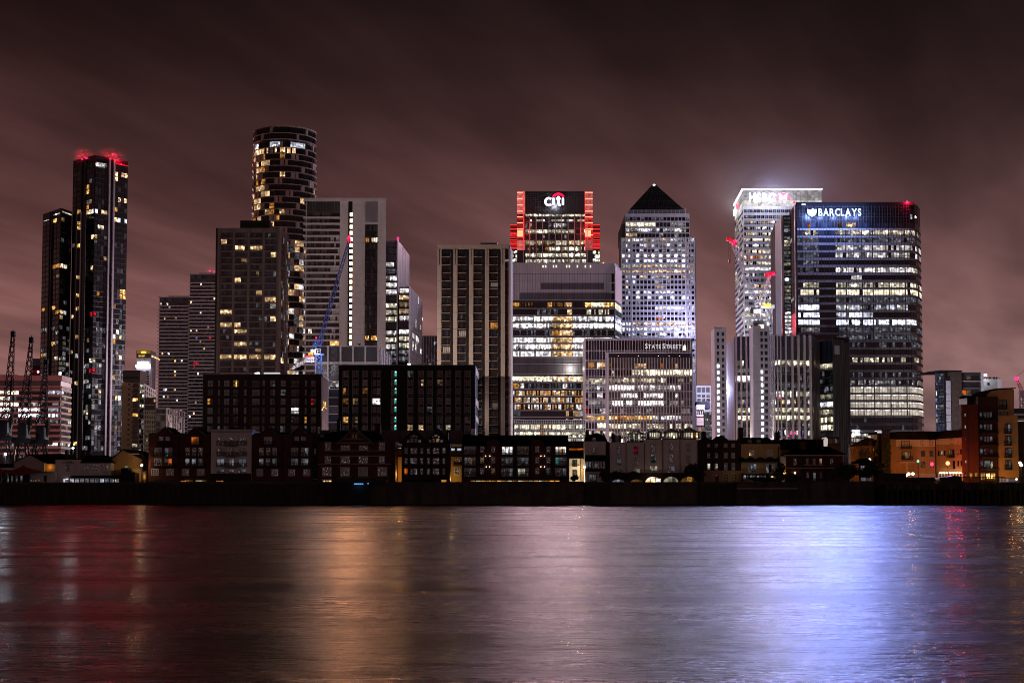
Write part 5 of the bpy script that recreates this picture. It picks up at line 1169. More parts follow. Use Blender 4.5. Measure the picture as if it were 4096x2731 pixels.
# -- rounded office with tall pale fins
def finned_office():
    q = Zm(2800, 1280, 3.016); r = random.Random(57)
    b, fs = tower('office_block', 'curved office block with tall pale fins and bright lit floors', [(2906, 790), (2941, 742), (3000, 740), (3080, 738), (3160, 737), (3242, 740), (3262, 752), (3281, 772)], q.y(190), 30, 'dark_grey', py=1550)
    side, fr = fs[0], fs[1:5]; cur = fs[5:]
    for k in range(13): 
        s0 = side.L * k / 13; b.add('fin', 'beige_stone', side.M(s0, s0 + side.L / 13 * .48, GZ, WZ(q.y(205), 742), -.05, .5), 100)
    rows = [(484, 552, 'kp'), (575, 640, 'd'), (665, 742, 'l1'), (768, 832, 'cp'), (858, 935, 'w'), (958, 1018, 'mix'), (1055, 1122, 'k'), (1148, 1212, 'k2'), (1243, 1290, 'cp'), (1330, 1395, 'mix'), (1430, 1480, 'mix')]
    full = Face(2941, 742, 3242, 740, 1550, 738)
    for fx, xa, xb in ((fr[0], 2942, 2999), (fr[1], 3000, 3080), (fr[2], 3080.5, 3160), (fr[3], 3160.5, 3241), (cur[0], 3242.5, 3261), (cur[1], 3262.5, 3280)):
        n = max(2, int((xb - xa) / 11)); cw = (xb - xa) / n
        for k in range(n):
            fx.box(b, 'blank_panel', 'glass_blue', xa + cw * k + .5, q.y(195), xa + cw * (k + 1) - .5, q.y(320), -.05, .15); fx.box(b, 'blank_panel', 'dark_grey', xa + cw * k + .5, q.y(324), xa + cw * (k + 1) - .5, q.y(470), -.05, .15)
        for ya, yb, kind in rows:
            for k in range(n):
                x = xa + cw * (k + .5)
                m = {'kp': pick(r, {'k2': 2, 'k1': 2, 'kp': 2}) if x > 3080 else pick(r, {'k0': 1, 'glass': 1, 'k1': .8}), 'd': pick(r, {'glass': 3, 'c0': 2}) if x > 3000 else 'w0', 'l1': pick(r, {'glass': 3, 'cp': 1, 'c0': 1}) if x > 3000 else 'w2', 'cp': pick(r, {'glass': 3, 'cp': 1.5, 'c0': 1}), 'w': pick(r, {'w1': 2, 'k0': 1, 'w2': .7, 'glass': .6}) if x > 3000 else 'c0', 'mix': pick(r, {'c0': 1, 'h1': .7, 'b1': .7, 'glass': 1, 'w1': .8}), 'k': pick(r, {'k1': 3, 'k2': 1, 'kp': 1}), 'k2': pick(r, {'k2': 3, 'k1': 2, 'k0': .7})}[kind]
                fx.box(b, 'window', m, xa + cw * k + .4, q.y(ya), xa + cw * (k + 1) - .4, q.y(yb), -.05, .15)
            fx.box(b, 'floor_edge', 'mid_grey', xa, q.y(yb + 8), xb, q.y(yb + 16), -.05, .25)
    def fin(x, w=6.5):
        for fx, xa, xb in ((fr[0], 2941, 3000), (fr[1], 3000, 3080), (fr[2], 3080, 3160), (fr[3], 3160, 3242)):
            if xa <= x < xb: fx.box(b, 'fin', 'beige_stone', x - w / 2, q.y(178), x + w / 2, 1900, -.05, 1.3)
    for x in (444, 502, 567, 640, 710, 790, 853, 897, 937, 977, 1039, 1109, 1183, 1256, 1326): fin(q.x(x), 7.0 if x > 1000 or x < 600 else 5.5)
    for fx, xa, xb in ((cur[0], 3242, 3262), (cur[1], 3262, 3281)):
        for k in range(4): x = xa + (k + .3) * (xb - xa) / 4; fx.box(b, 'fin', 'brown_clad', x, q.y(178), x + 2.2, 1900, -.05, .8)
    for x, y in ((3162, 1730), (3170, 1735), (3176, 1731), (3151, 1743), (3118, 1590)): fr[2].box(b, 'red_lamp', 'red_lamp', x - 2.5, y - 2.5, x + 2.5, y + 2.5, .2, .8)
    b.done()
    b, (f, g, h) = tower('office_block', 'dark glazed bay with blue lit floors right of the curved finned office', [(3281, 768), (3330, 760), (3332, 745), (3398, 752)], q.y(200), 24, 'black_metal', py=1550)
    for k in range(6): f.box(b, 'blank_panel', 'glass_blue', 3282 + 8 * k, q.y(205), 3289 + 8 * k, q.y(470), -.05, .1)
    grid(b, f, 3282, 3330, 6, q.y(490), 31.4, 9, .9, .72, lambda i, j: pick(r, ({'k1': 3, 'k0': 1}, {'cp': 1, 'glass': 1}, {'b1': .5, 'cp': 1, 'glass': 2}, {'cp': 1, 'glass': 1}, {'k0': 2, 'k1': 1}, {'w1': 2, 'c1': 1}, {'k1': 3, 'k0': 1}, {'k2': 2, 'k0': 1}, {'k2': 2, 'kp': 2})[i]), (), .12)
    bands(b, f, 'floor_edge', 'mid_grey', 3281, 3330, q.y(565), 31.4, 8, 3, .3)
    for k in range(14): h.box(b, 'fin', 'brown_clad' if k % 2 else 'dark_grey', 3333 + 4.7 * k, q.y(262 if k > 8 else 232), 3335 + 4.7 * k, 1900, -.05, .9)
    h.box(b, 'sign_board', 'steel', q.x(1612), q.y(305), q.x(1670), q.y(410), .9, 1.1)
    grid(b, h, 3334, 3397, 14, q.y(490), 31.4, 9, .5, .6, lambda i, j: pick(r, {'glass': 8, 'k0': 1, 'cp': 1.2}), (), .1)
    b.done()
finned_office()

# -- bare concrete stair cores with open landings
def cores():
    q = Zm(2800, 1280, 3.016); r = random.Random(58)
    for (label, xa, xm, xb, ytop, Y, slots, litfrom, n) in (('slender bare concrete stair core with one lit column of landings', 2847, 2860, 2906, q.y(95), 700, (205, 265), 6, 22), ('wider bare concrete stair core with lit landings below a white crane', 3000, 3014, 3079, q.y(70), 690, (733, 782), 6, 22)):
        b, (s, f) = tower('concrete_core', label, [(xa, Y + 16), (xm, Y), (xb, Y)], ytop, 10, 'concrete', py=1500)
        s.box(b, 'side_wall', 'white_stone', xa + .3, ytop, xm - .2, 1930, -.05, .25)  # side paler than the front: city light put into the colour
        for i in range(n):
            y = q.y((145 if xa < 2900 else 140) + 77.5 * i)
            for j, sx_ in enumerate(slots):
                w = (28 if xa < 2900 else (28, 36)[j]); on = j == 0 and i >= (5 if xa < 2900 else 6)
                f.box(b, 'landing_opening', 'c2' if on else 'black_metal', q.x(sx_), y, q.x(sx_ + w), y + 17.5, -.05, .06); f.box(b, 'landing_floor', 'concrete', q.x(sx_), y + 14.2, q.x(sx_ + w), y + 15.8, .02, .22)
                if on: f.box(b, 'landing_opening', 'lamp_white', q.x(sx_ + 3), y + 1.5, q.x(sx_ + w - 2), y + 13, .04, .1)
            f.box(b, 'pour_joint', 'dark_grey', xm, y + 22.8, xb, y + 23.2, -.02, .04) if i % 2 else None
        b.done()
        if xa < 2900:
            b2 = None
    b, (f,) = tower('core_roof_cage', 'small dark screen on top of slender stair core', [(2859, 706), (2894, 706)], q.y(88), 5, 'black_metal', zbot=WZ(q.y(125), 706)); f.box(b, 'screen_post', 'steel', 2856, q.y(68), 2858.5, q.y(140), -1, 1); f.box(b, 'screen_post', 'steel', 2901, q.y(80), 2904, q.y(120), -1, 1); b.done()
    b, (f,) = tower('core_roof_cabin', 'grey machine cabin on the wider stair core under the white crane', [(3015, 696), (3068, 696)], q.y(8), 6, 'mid_grey', zbot=WZ(q.y(68), 696)); f.box(b, 'cabin_light', 'w1', q.x(710), q.y(52), q.x(778), q.y(70), .1, .3); f.box(b, 'cabin_light', 'lamp_white', q.x(816), q.y(34), q.x(832), q.y(62), .5, 1.5); f.box(b, 'cabin_light', 'k2', q.x(715), q.y(78), q.x(750), q.y(120), 5.2, 6.3); f.box(b, 'cabin_ledge', 'steel', 3012, q.y(24), 3070, q.y(30), -.05, .6); b.done()
cores()

# -- buildings in the gap left of the cores
def gap_blocks():
    q = Zm(2300, 1330, 3.484); r = random.Random(59)
    b, (f,) = tower('office_block', 'small pale violet block with paired windows left of slender stair core', [(2786, 900), (2845, 900)], q.y(738), 20, 'white_metal', py=1600)
    f.box(b, 'roof_vent', 'mid_grey', q.x(1735), q.y(722), q.x(1820), q.y(732), -8, -4)
    for xa in (1705, 1765, 1828): f.box(b, 'louvre', 'mid_grey', q.x(xa), q.y(762), q.x(xa + 48), q.y(832), -.05, .1)
    for row in range(4):
        for xa in (1705, 1768, 1830): f.box(b, 'window', pick(r, {'glass_grey': 3, 'w0': 2}), q.x(xa), q.y(865 + 55 * row), q.x(xa + 46), q.y(900 + 55 * row), -.05, .1)
    b.done()
    b, (f,) = tower('brick_block', 'tan brick block with stone ledges left of slender stair core', [(2786, 800), (2818, 800)], q.y(1005), 12, 'tan_brick', py=1650)
    front(b, 'roof', 'slate', [(2787, q.y(1005)), (2787, q.y(960)), (2838, q.y(958)), (2842, q.y(1058)), (2818, q.y(1062))], 803, 812)
    for k in range(4): f.box(b, 'window', 'glass', 2790 + 7 * k, q.y(1085), 2794 + 7 * k, q.y(1140), -.05, .1)
    for y in (1060, 1150, 1275): f.box(b, 'ledge', 'beige_stone', 2786, q.y(y), 2818, q.y(y + 14), -.05, .6)
    grid(b, f, 2788, 2816, 6, q.y(1300), 30, 1, .5, .9, lambda i, j: 'a0', (), .1); b.done()
    b, (f,) = tower('glass_block', 'low pale glass block left of slender stair core', [(2814, 780), (2850, 780)], q.y(1105), 10, 'glass_grey', py=1650)
    grid(b, f, 2815, 2849, 6, q.y(1115), 12, 20, .85, .8, lambda i, j: pick(r, {'glass_grey': 3, 'k0': 1, 'c0': 2, 'kp': .6}), (), .1)
    f.box(b, 'canopy', 'steel', 2790, q.y(1370), 2850, q.y(1380), .1, 3); grid(b, f, 2790, 2850, 8, q.y(1385), 30, 2, .9, .9, lambda i, j: 'c0', (), 2.5, 2.2); b.done()
gap_blocks()
# ================================================================== cranes
def lattice(p, q, w0, w1, n, up=Vector((0, 0, 1))):
    """A four chord lattice boom between two points."""
    p, q = Vector(p), Vector(q); d = (q - p).normalized(); a = d.cross(Vector((0, 1, 0))).normalized(); c = d.cross(a).normalized(); segs = []; prev = None
    for i in range(n + 1):
        t = i / n; w = w0 + (w1 - w0) * t; o = p + (q - p) * t
        ring = [o + (a * sx_ + c * sy_) * w / 2 for sx_, sy_ in ((-1, -1), (1, -1), (1, 1), (-1, 1))]
        if prev:
            for k in range(4):
                segs.append((prev[k], ring[k])); segs.append((prev[k], ring[(k + 1) % 4]) if i % 2 else (prev[(k + 1) % 4], ring[k]))
        prev = ring
    return segs
def dock_crane(label, tip, base, xb0, xb1, yb0, yb1, Y):
    c = P((xb0 + xb1) / 2, yb1, Y); b = Thing('dock_crane', label, 'crane', (c.x, Y, GZ), 'old dock cranes in a row at the left')
    pt, pb = P(*tip, Y), P(*base, Y)
    bars(b, 'jib', 'iron', lattice(pb, pt, 2.9, .8, 17), .095)
    k = 1 / 13.0
    b.box('jib_head', 'iron', pt.x - .6, pt.x + .7, Y - .6, Y + .6, pt.z - .6, pt.z + 1.1); bars(b, 'jib_pulley', 'iron', [((pt.x - .7, Y, pt.z + .4), (pt.x + .9, Y, pt.z - .5)), ((pt.x, Y, pt.z + 1), (pt.x, Y, pt.z + 1.7))], .12)
    x0, x1 = WX(xb0, Y), WX(xb1, Y); z1, z0 = WZ(yb0, Y), WZ(yb1, Y)
    front(b, 'engine_house', 'iron', [(xb0, yb0 + 6), (xb0 + 8, yb0), (xb1, yb0), (xb1, yb1), (xb0, yb1)], Y - 2.5, Y + 2.5)
    front(b, 'driver_cab', 'white_metal', [(xb1 + 1, yb0 + 16), (xb1 + 8, yb0 + 8), (xb1 + 11, yb0 + 40), (xb1 + 13, yb1 - 4), (xb1 + 2, yb1 - 8)], Y - 1.5, Y + 1.5)
    front(b, 'counter_arm', 'iron', [(xb1 + 9, yb0 - 4), (xb1 + 22, yb0 - 30), (xb1 + 23, yb0 + 12), (xb1 + 12, yb1 - 4), (xb1 + 8, yb0 + 40)], Y - .8, Y + .8)
    bars(b, 'back_stay', 'iron', [((x1 + 1, Y, z1 + 4.0), pb), ((x1 + 1, Y, z1 + 4), (pt.x * .5 + pb.x * .5 + .4, Y, (pt.z + pb.z) / 2)), ((x0, Y, z1), (pb.x, Y, pb.z + 3))], .16)
    b.box('turntable', 'iron', x0 - 1.2, x1 + 2.6, Y - 2.6, Y + 2.6, z0 - 1.3, z0)
    zt = z0 - 1.3
    for sx_ in (x0 - .5, x1 + 1.5):
        for sy_ in (-2.2, 2.2): bars(b, 'leg', 'iron', [((sx_ * .65 + .35 * (x0 + x1) / 2, Y + sy_ * .6, zt), (sx_ + (-1 if sx_ < (x0 + x1) / 2 else 1), Y + sy_, GZ))], .28)
    bars(b, 'brace', 'iron', [((x0 - .8, Y - 2, GZ + 3.5), (x1 + 1.8, Y - 2, GZ + 3.5)), ((x0 - .8, Y - 2, GZ + 3.5), (x1, Y - 1.4, zt)), ((x1 + 1.8, Y - 2, GZ + 3.5), (x0, Y - 1.4, zt))], .15)
dock_crane('leftmost old black dock crane, partly cut by the picture edge', (52, 1338), (29, 1675), -8, 24, 1680, 1745, 470)
dock_crane('middle old black dock crane of the three in front of pink lit offices', (125, 1362), (97, 1678), 70, 99, 1690, 1756, 474)
dock_crane('third old black dock crane, directly before the shorter glass tower', (184, 1452), (166, 1690), 142, 171, 1700, 1762, 478)

def blue_crane():
    q = Zm(1240, 1300, 7.842); Y = 575.0
    def p(x, y, dy=0): return P(q.x(x), q.y(y), Y + dy)
    c = p(290, 1500); b = Thing('tower_crane', 'blue luffing tower crane before the white tower with red lit jib tip', 'crane', (c.x, Y, GZ))
    m0, m1 = p(285, 935), Vector((c.x, Y, GZ)); m0.y = Y
    bars(b, 'mast', 'crane_blue', lattice((m0.x, Y, GZ), (m0.x, Y, m0.z), 2.1, 2.1, 26), .11)
    b.box('slewing_ring', 'crane_blue', p(150, 940).x, p(440, 940).x, Y - 1.3, Y + 1.3, p(0, 950).z, p(0, 905).z)
    foot = p(262, 700); tip = P(1398, 958, Y)
    bars(b, 'jib', 'crane_blue', lattice(foot, tip, 1.5, .9, 36), .085)
    b.box('jib_tip', 'crane_red', tip.x - .9, tip.x + .5, Y - .5, Y + .5, tip.z - 1.2, tip.z + .6); b.box('red_lamp', 'red_lamp', tip.x - .35, tip.x + .35, Y - .8, Y - .1, tip.z + .7, tip.z + 1.3)  # jib tip: red lamp glow put into its colour
    bars(b, 'a_frame', 'crane_blue', [(p(50, 740), p(190, 470)), (p(150, 740), p(190, 470)), (p(200, 690), p(230, 480)), (p(190, 470), p(235, 480)), (p(100, 600), p(200, 620))], .14)
    bars(b, 'luffing_cable', 'iron', [(p(190, 465), (foot + tip) / 2 + Vector((-.8, 0, 1.0))), ((foot + tip) / 2 + Vector((-.8, 0, 1.0)), tip), (p(215, 480), (foot + tip) * .5 + Vector((-.3, 0, .6)))], .05)
    front(b, 'operator_cab', 'crane_white', q.p([(132, 750), (328, 738), (318, 915), (136, 915)]), Y - 1.6, Y + .6)
    front(b, 'cab_window', 'glass', q.p([(190, 760), (318, 755), (312, 885), (190, 885)]), Y - 1.72, Y - 1.5); bars(b, 'cab_window_bar', 'crane_white', [(p(232, 755, -1.8), p(230, 890, -1.8)), (p(240, 825, -1.8), p(318, 822, -1.8))], .05)
    front(b, 'machine_deck', 'crane_white', q.p([(18, 755), (130, 752), (130, 860), (18, 862)]), Y - 1.2, Y + 1.0); front(b, 'winch_cover', 'yellow_paint', q.p([(-60, 862), (95, 858), (95, 930), (-60, 935)]), Y - 1.1, Y + 1.0)
    for k in range(2):
        for j in range(5): front(b, 'counterweight', 'steel', q.p([(-150 + 58 * j, 1000 + 95 * k), (-98 + 58 * j, 1000 + 95 * k), (-98 + 58 * j, 1075 + 95 * k), (-150 + 58 * j, 1075 + 95 * k)]), Y - .8, Y + .8)
    front(b, 'counter_deck', 'crane_red', q.p([(-190, 945), (100, 935), (120, 990), (-170, 995)]), Y - 1, Y + 1)
    lamp(1268, 1420, Y - 6, (.75, .84, 1), 2500, .4); lamp(1390, 948, Y - 2, (1, .02, .1), 500, .3)
    for (x, y) in ((1266, 1352), (1248, 1402)): b.box('red_lamp', 'red_lamp', P(x, y, Y).x - .25, P(x, y, Y).x + .25, Y - 1, Y - .5, P(x, y, Y).z - .25, P(x, y, Y).z + .25)
blue_crane()

def white_cranes():
    q = Zm(2800, 720, 2.614); Y = 705.0
    def p(x, y, dy=0): return P(q.x(x), q.y(y), Y + dy)
    for (label, foot, tip, deck, mast, tipred) in (
        ('white luffing tower crane with long jib and hanging hook left of crown tower', (612, 1330), (330, 640), (560, 1350, 640, 1395), (600, 1400), 1),
        ('white luffing tower crane with short steep jib above the wider stair core', (652, 1300), (730, 985), (640, 1310, 780, 1340), (725, 1400), 2)):
        c = p(*mast); b = Thing('tower_crane', label, 'crane', (c.x, Y, GZ)); f_, t_ = p(*foot), p(*tip)
        bars(b, 'jib', 'crane_white', lattice(f_, t_, 2.3 if tipred == 1 else 1.6, 1.3 if tipred == 1 else 1.2, 26 if tipred == 1 else 14), .10)
        for dx, dz in ((0, 0), (-1.6, 1.0), (1.4, -1.4)) if tipred == 1 else ((0, 0), (1.8, .5), (-1.6, -.4)):
            b.box('jib_tip', 'crane_red', t_.x + dx - 1.0, t_.x + dx + 1.0, Y - .7, Y + .7, t_.z + dz - .8, t_.z + dz + .9)  # red boxes: the glow round the tip lamp put in as colour
        b.box('red_lamp', 'red_lamp', t_.x + 1.2, t_.x + 2.2, Y - 1.6, Y - .8, t_.z - .7, t_.z + .3)
        bars(b, 'a_frame', 'crane_white', [(p(foot[0] + 10, foot[1]), p(foot[0] + 30, foot[1] - 110)), (p(foot[0] + 100, foot[1] + 10), p(foot[0] + 30, foot[1] - 110)), (p(foot[0] + 30, foot[1] - 110), t_)], .12)
        x0, y0, x1, y1 = deck
        front(b, 'machine_deck', 'crane_white', q.p([(x0, y0), (x1, y0 - 6), (x1, y1), (x0, y1)]), Y - 1.6, Y + 1.6)
        m0 = p(mast[0], y1); bars(b, 'mast', 'crane_white', lattice((m0.x, Y, GZ), (m0.x, Y, m0.z), 2.4, 2.4, 30), .12)
        if tipred == 1:
            h = p(305, 840); h.x = p(300, 650).x + .3
            bars(b, 'hoist_rope', 'iron', [(p(296, 640), (h.x - .5, Y, h.z)), (p(316, 640), (h.x + .5, Y, h.z))], .04)
            front(b, 'hook_block', 'crane_red', q.p([(300, 835), (316, 828), (322, 850), (312, 878), (302, 862)]), Y - .5, Y + .5)
            front(b, 'counterweight', 'iron', q.p([(530, 1345), (580, 1345), (585, 1392), (535, 1390)]), Y - 1.5, Y + 1.5)
        else:
            front(b, 'winch_cover', 'yellow_paint', q.p([(655, 1285), (745, 1290), (745, 1322), (655, 1318)]), Y - 2, Y + 2); front(b, 'work_lamp', 'yel_lamp', q.p([(700, 1293), (742, 1293), (742, 1320), (700, 1320)]), Y - 2.3, Y - 2.05)
            bars(b, 'mast_head', 'crane_white', [(p(697, 1405), p(722, 1448)), (p(722, 1448), p(750, 1405)), (p(697, 1405), p(750, 1405)), (p(697, 1450), p(750, 1450)), (p(697, 1405), p(697, 1450)), (p(750, 1405), p(750, 1450))], .12)
        lamp(q.x(foot[0] + 40), q.y(foot[1] - 20), Y - 7, (.95, .95, 1), 1500, .3); lamp(q.x(tip[0]), q.y(tip[1]), Y - 3, (1, .02, .1), 500, .3)
white_cranes()
def far_crane():
    Y = 900.0; b = Thing('tower_crane', 'faint white tower crane with a red lamp far behind the right edge', 'crane', (P(4085, 1640, Y).x, Y, GZ))
    bars(b, 'mast', 'crane_white', lattice((P(4085, 1640, Y).x, Y, GZ), P(4085, 1560, Y), 2.2, 2.2, 30), .12); bars(b, 'jib', 'crane_white', lattice(P(4086, 1560, Y), P(4064, 1508, Y), 1.8, 1, 9), .1); bars(b, 'jib_stay', 'crane_white', [(P(4072, 1500, Y), P(4110, 1470, Y)), (P(4064, 1508, Y), P(4072, 1500, Y))], .1)
    p = P(4063, 1514, Y); b.box('red_lamp', 'red_lamp', p.x - .9, p.x + .9, Y - 2, Y - 1, p.z - .9, p.z + .9); lamp(4063, 1514, Y - 4, (1, .01, .06), 700, .2)
    b.box('operator_cab', 'crane_white', P(4080, 1575, Y).x, P(4092, 1575, Y).x, Y - 1.5, Y + 1.5, WZ(1590, Y), WZ(1560, Y))
far_crane()

# ================================================================== the two dark apartment blocks in the middle ground
def dark_block_left():
    q = Zm(800, 1470, 4.3556); r = random.Random(61)
    b, (f, g) = tower('apartment_block', 'long dark brown brick apartment block below the brown gridded tower', [(811, 520), (1284, 520), (1313, 548)], q.y(118), 16, 'brown_brick', py=1600)
    f.box(b, 'roof_edge', 'concrete', 810, q.y(112), 1284, q.y(124), -.05, .5)
    colsx = [(132, 228, 2, 0), (312, 350, 1, 0), (418, 512, 2, 0), (578, 668, 2, 1), (770, 812, 1, 0), (905, 1040, 3, 1), (1088, 1130, 1, 0), (1222, 1308, 2, 0), (1405, 1492, 2, 0), (1590, 1728, 3, 1), (1825, 1862, 1, 0), (1935, 2026, 2, 1)]
    sh = {(2, 0): 'k0'}
    for i in range(8):
        y = 222 + 158.8 * i
        for ci, (xa, xb, n, bal) in enumerate(colsx):
            w = (xb - xa) / n
            cu = r.random() < (.62 if ci in (0, 1, 2, 4, 7, 8, 10, 11) else .3)
            b_ = pick(r, {'glass_blue': 4, 'glass': 3, 'c0': .5})
            f.box(b, 'window_frame', 'frame_dark', q.x(xa - 5), q.y(y - 3), q.x(xb + 5), q.y(y + 112), -.05, .08)
            for k in range(n):
                m = 'curtain' if cu and r.random() < .85 else b_
                if (i, ci) == (0, 3): m = 'a0'
                if (i, ci) == (2, 0): m = 'a1' if k == 0 else 'glass'
                if (i, ci) == (3, 9): m = 'w1'
                if (i, ci) == (4, 10): m = 'a1'
                if (i, ci) == (2, 11) and k == 0: m = 'r1'
                for (u0, u1) in ((0, .58), (.63, 1)):
                    f.box(b, 'window_pane', m, q.x(xa + w * k + 2), q.y(y + 108 * u0), q.x(xa + w * (k + 1) - 2), q.y(y + 108 * u1), .05, .16)
            if (i, ci) == (0, 3): f.box(b, 'window_pane', 'a2', q.x(623), q.y(222), q.x(635), q.y(335), .15, .2)
            if bal:
                f.box(b, 'balcony_slab', 'tan_brick', q.x(xa - 22), q.y(y + 116), q.x(xb), q.y(y + 124), -.05, 1.5)
                for k in range(9): f.box(b, 'balcony_bar', 'rail', q.x(xa - 20 + (xb - xa + 18) * k / 8), q.y(y + 68), q.x(xa - 19 + (xb - xa + 18) * k / 8) + .25, q.y(y + 116), 1.4, 1.45)
    g.box(b, 'window_pane', 'a2', 1294, q.y(560), 1303, q.y(672), -.05, .15); g.box(b, 'roof_edge', 'concrete', 1284, q.y(114), 1313, q.y(124), -.05, .4)
    g.box(b, 'wall_lamp', 'a2', 1291, q.y(664), 1303, q.y(674), .1, .5); lamp(1296, q.y(700), 528, (1, .55, .2), 900, .2)
    b.done()
    c = P(1060, 1495, 530)
    for (label, pts, m) in (('white roof box on the dark brown apartment block', ((1055, 1489), (1116, 1489), (1116, 1496), (1055, 1496)), 'sign_pale'), ('small pale roof unit on the dark brown apartment block', ((1018, 1490), (1034, 1487), (1034, 1497), (1018, 1497)), 'w1')):  # both bodies emit: their brightness is put in as glow
        t = Thing('roof_unit', label, 'roof unit', (P(pts[0][0], pts[0][1], 532).x, 532, WZ(1497, 532))); front(t, 'body', m, pts, 531, 534); front(t, 'curb', 'dark_grey', [(pts[3][0] - 2, 1496), (pts[2][0] + 2, 1496), (pts[2][0] + 2, 1498), (pts[3][0] - 2, 1498)], 530.8, 534.2)
dark_block_left()
def dark_block_right():
    q = Zm(1280, 1370, 3.564); r = random.Random(62)
    b, (f, g) = tower('apartment_block', 'black brick apartment block with thin white outlined window strips', [(1354, 500), (1900, 500), (1912, 530)], q.y(320), 2, 'black_brick', py=1600)
    cols_ = [(322, 412), (462, 546), (600, 684), (736, 868), (1012, 1096), (1242, 1330), (1398, 1482), (1522, 1606), (1665, 1754), (1785, 1868), (1926, 2010), (2062, 2150)]
    groups = [(398, 768, 3), (788, 1028, 2), (1050, 1290, 2)]
    litm = {(0, 2): 'a1', (0, 3): 'a0', (0, 5): 'a2', (1, 3): 'h0', (1, 5): 'h0', (2, 2): 'a0', (2, 1): 'curtain', (3, 3): 'w1', (3, 2): 'curtain', (6, 1): 'h1', (8, 1): 'h0', (5, 6): 'h1', (6, 6): 'h1', (9, 6): 'k0', (8, 6): 'c0'}
    for ci, (xa, xb) in enumerate(cols_):
        row = 0
        for (ya, yb, n) in groups:
            t = 4.2
            for (u0, v0, u1, v1) in ((xa, ya, xb, ya + t), (xa, yb - t, xb, yb), (xa, ya + t, xa + t, yb - t), (xb - t, ya + t, xb, yb - t)): f.box(b, 'surround', 'white_stone', q.x(u0), q.y(v0), q.x(u1), q.y(v1), -.05, .3)
            h = (yb - ya - 2 * t) / n
            for k in range(n):
                y0 = ya + t + h * k
                if ci == 4:
                    f.box(b, 'window_pane', 'glass_blue', q.x(xa + t + 2), q.y(y0 + 4), q.x(xa + 46), q.y(y0 + h - 8), -.05, .12); f.box(b, 'stair_window', 'g1', q.x(xa + 50), q.y(y0 + 8), q.x(xb - t - 1), q.y(y0 + h * .74), -.05, .14); f.box(b, 'stair_lamp', 'lamp_white', q.x(xa + 58), q.y(y0 + 10), q.x(xb - 12), q.y(y0 + 18), .14, .25)
                    continue
                m = litm.get((ci, row)) or pick(r, {'glass': 5, 'glass_blue': 4, 'curtain': 1.0, 'c0': .5})
                w = (xb - xa - 2 * t)
                for (u0, u1, v0, v1) in ((.08, .48, 0, .78), (.54, .94, 0, .42), (.54, .94, .46, .78)):
                    f.box(b, 'window_pane', m if r.random() < .8 else 'glass', q.x(xa + t + w * u0), q.y(y0 + 4 + h * v0), q.x(xa + t + w * u1), q.y(y0 + 4 + h * v1), -.05, .14)
                f.box(b, 'spandrel', 'black_brick', q.x(xa + t), q.y(y0 + h * .84), q.x(xb - t), q.y(y0 + h * .97), -.05, .16)
                if ci in (0, 3, 5, 8, 11) and k: f.box(b, 'balcony_panel', 'rail', q.x(xa - 3), q.y(y0 + h * .62), q.x(xa + w * .9), q.y(y0 + h * .98), .2, 1.2) if False else None
                row += 1
    for k in range(3): g.box(b, 'side_panel', 'white_stone', 1900.4, q.y((330, 780, 1030)[k]), 1912, q.y((440, 880, 1110)[k]), -.05, .2)
    f.box(b, 'roof_box', 'black_brick', q.x(1102), q.y(284), q.x(1240), q.y(322), -6, -1); f.box(b, 'roof_lamp', 'lamp_white', q.x(1243), q.y(291), q.x(1276), q.y(318), -4, -2); f.box(b, 'roof_edge', 'concrete', 1354, q.y(316), 1900, q.y(321), -.05, .2)
    f.box(b, 'roof_lamp', 'h1', q.x(1537), q.y(290), q.x(1572), q.y(316), -4, -3)
    b.done()
    b, (f,) = tower('roof_wall', 'grey render wall with slim posts behind the riverside gables', [(1270, 470), (1853, 470)], q.y(1245), 8, 'brown_clad', py=1720)
    piers(b, f, 'wall_post', 'dark_grey', [1302, 1366, 1600, 1660, 1708, 1760, 1800, 1840], 1.6, q.y(1236), 1900, .2); f.box(b, 'coping', 'steel', 1320, q.y(1255), 1490, q.y(1262), .02, .3); f.box(b, 'white_panel', 'white_metal', q.x(2155), q.y(1228), q.x(2216), q.y(1312), -3, 2); f.box(b, 'white_panel', 'white_metal', 1272, 1706, 1280, 1734, -.05, .8); b.done()
dark_block_right()
# ================================================================== riverside houses
def frame_unit(kind):
    t = .07; bx = [(-.5, .5, -.5, .5, .5 - t, .5), (-.5, .5, -.5, .5, -.5, -.5 + t), (-.5, -.5 + t, -.5, .5, -.5 + t, .5 - t), (.5 - t, .5, -.5, .5, -.5 + t, .5 - t)]
    if kind in ('two', 'four'): bx.append((-.035, .035, -.5, .5, -.5 + t, .5 - t))
    if kind == 'three': bx += [(-.20, -.14, -.5, .5, -.5 + t, .5 - t), (.14, .20, -.5, .5, -.5 + t, .5 - t)]
    if kind in ('sash', 'four'): bx += [(-.5 + t, (-.035 if kind == 'four' else .5 - t), -.48, .5, -.03, .03)] + ([(.035, .5 - t, -.48, .5, -.03, .03)] if kind == 'four' else [])
    if kind == 'grid': bx += [(x - .02, x + .02, -.5, .5, -.5 + t, .5 - t) for x in (-.17, .17)] + [(a, c, -.48, .5, z - .02, z + .02) for z in (-.2, .1) for a, c in ((-.43, -.19), (-.15, .15), (.19, .43))]
    return boxes_mesh('window_frame', bx)
FR = {k: frame_unit(k) for k in ('one', 'two', 'three', 'four', 'sash', 'grid')}
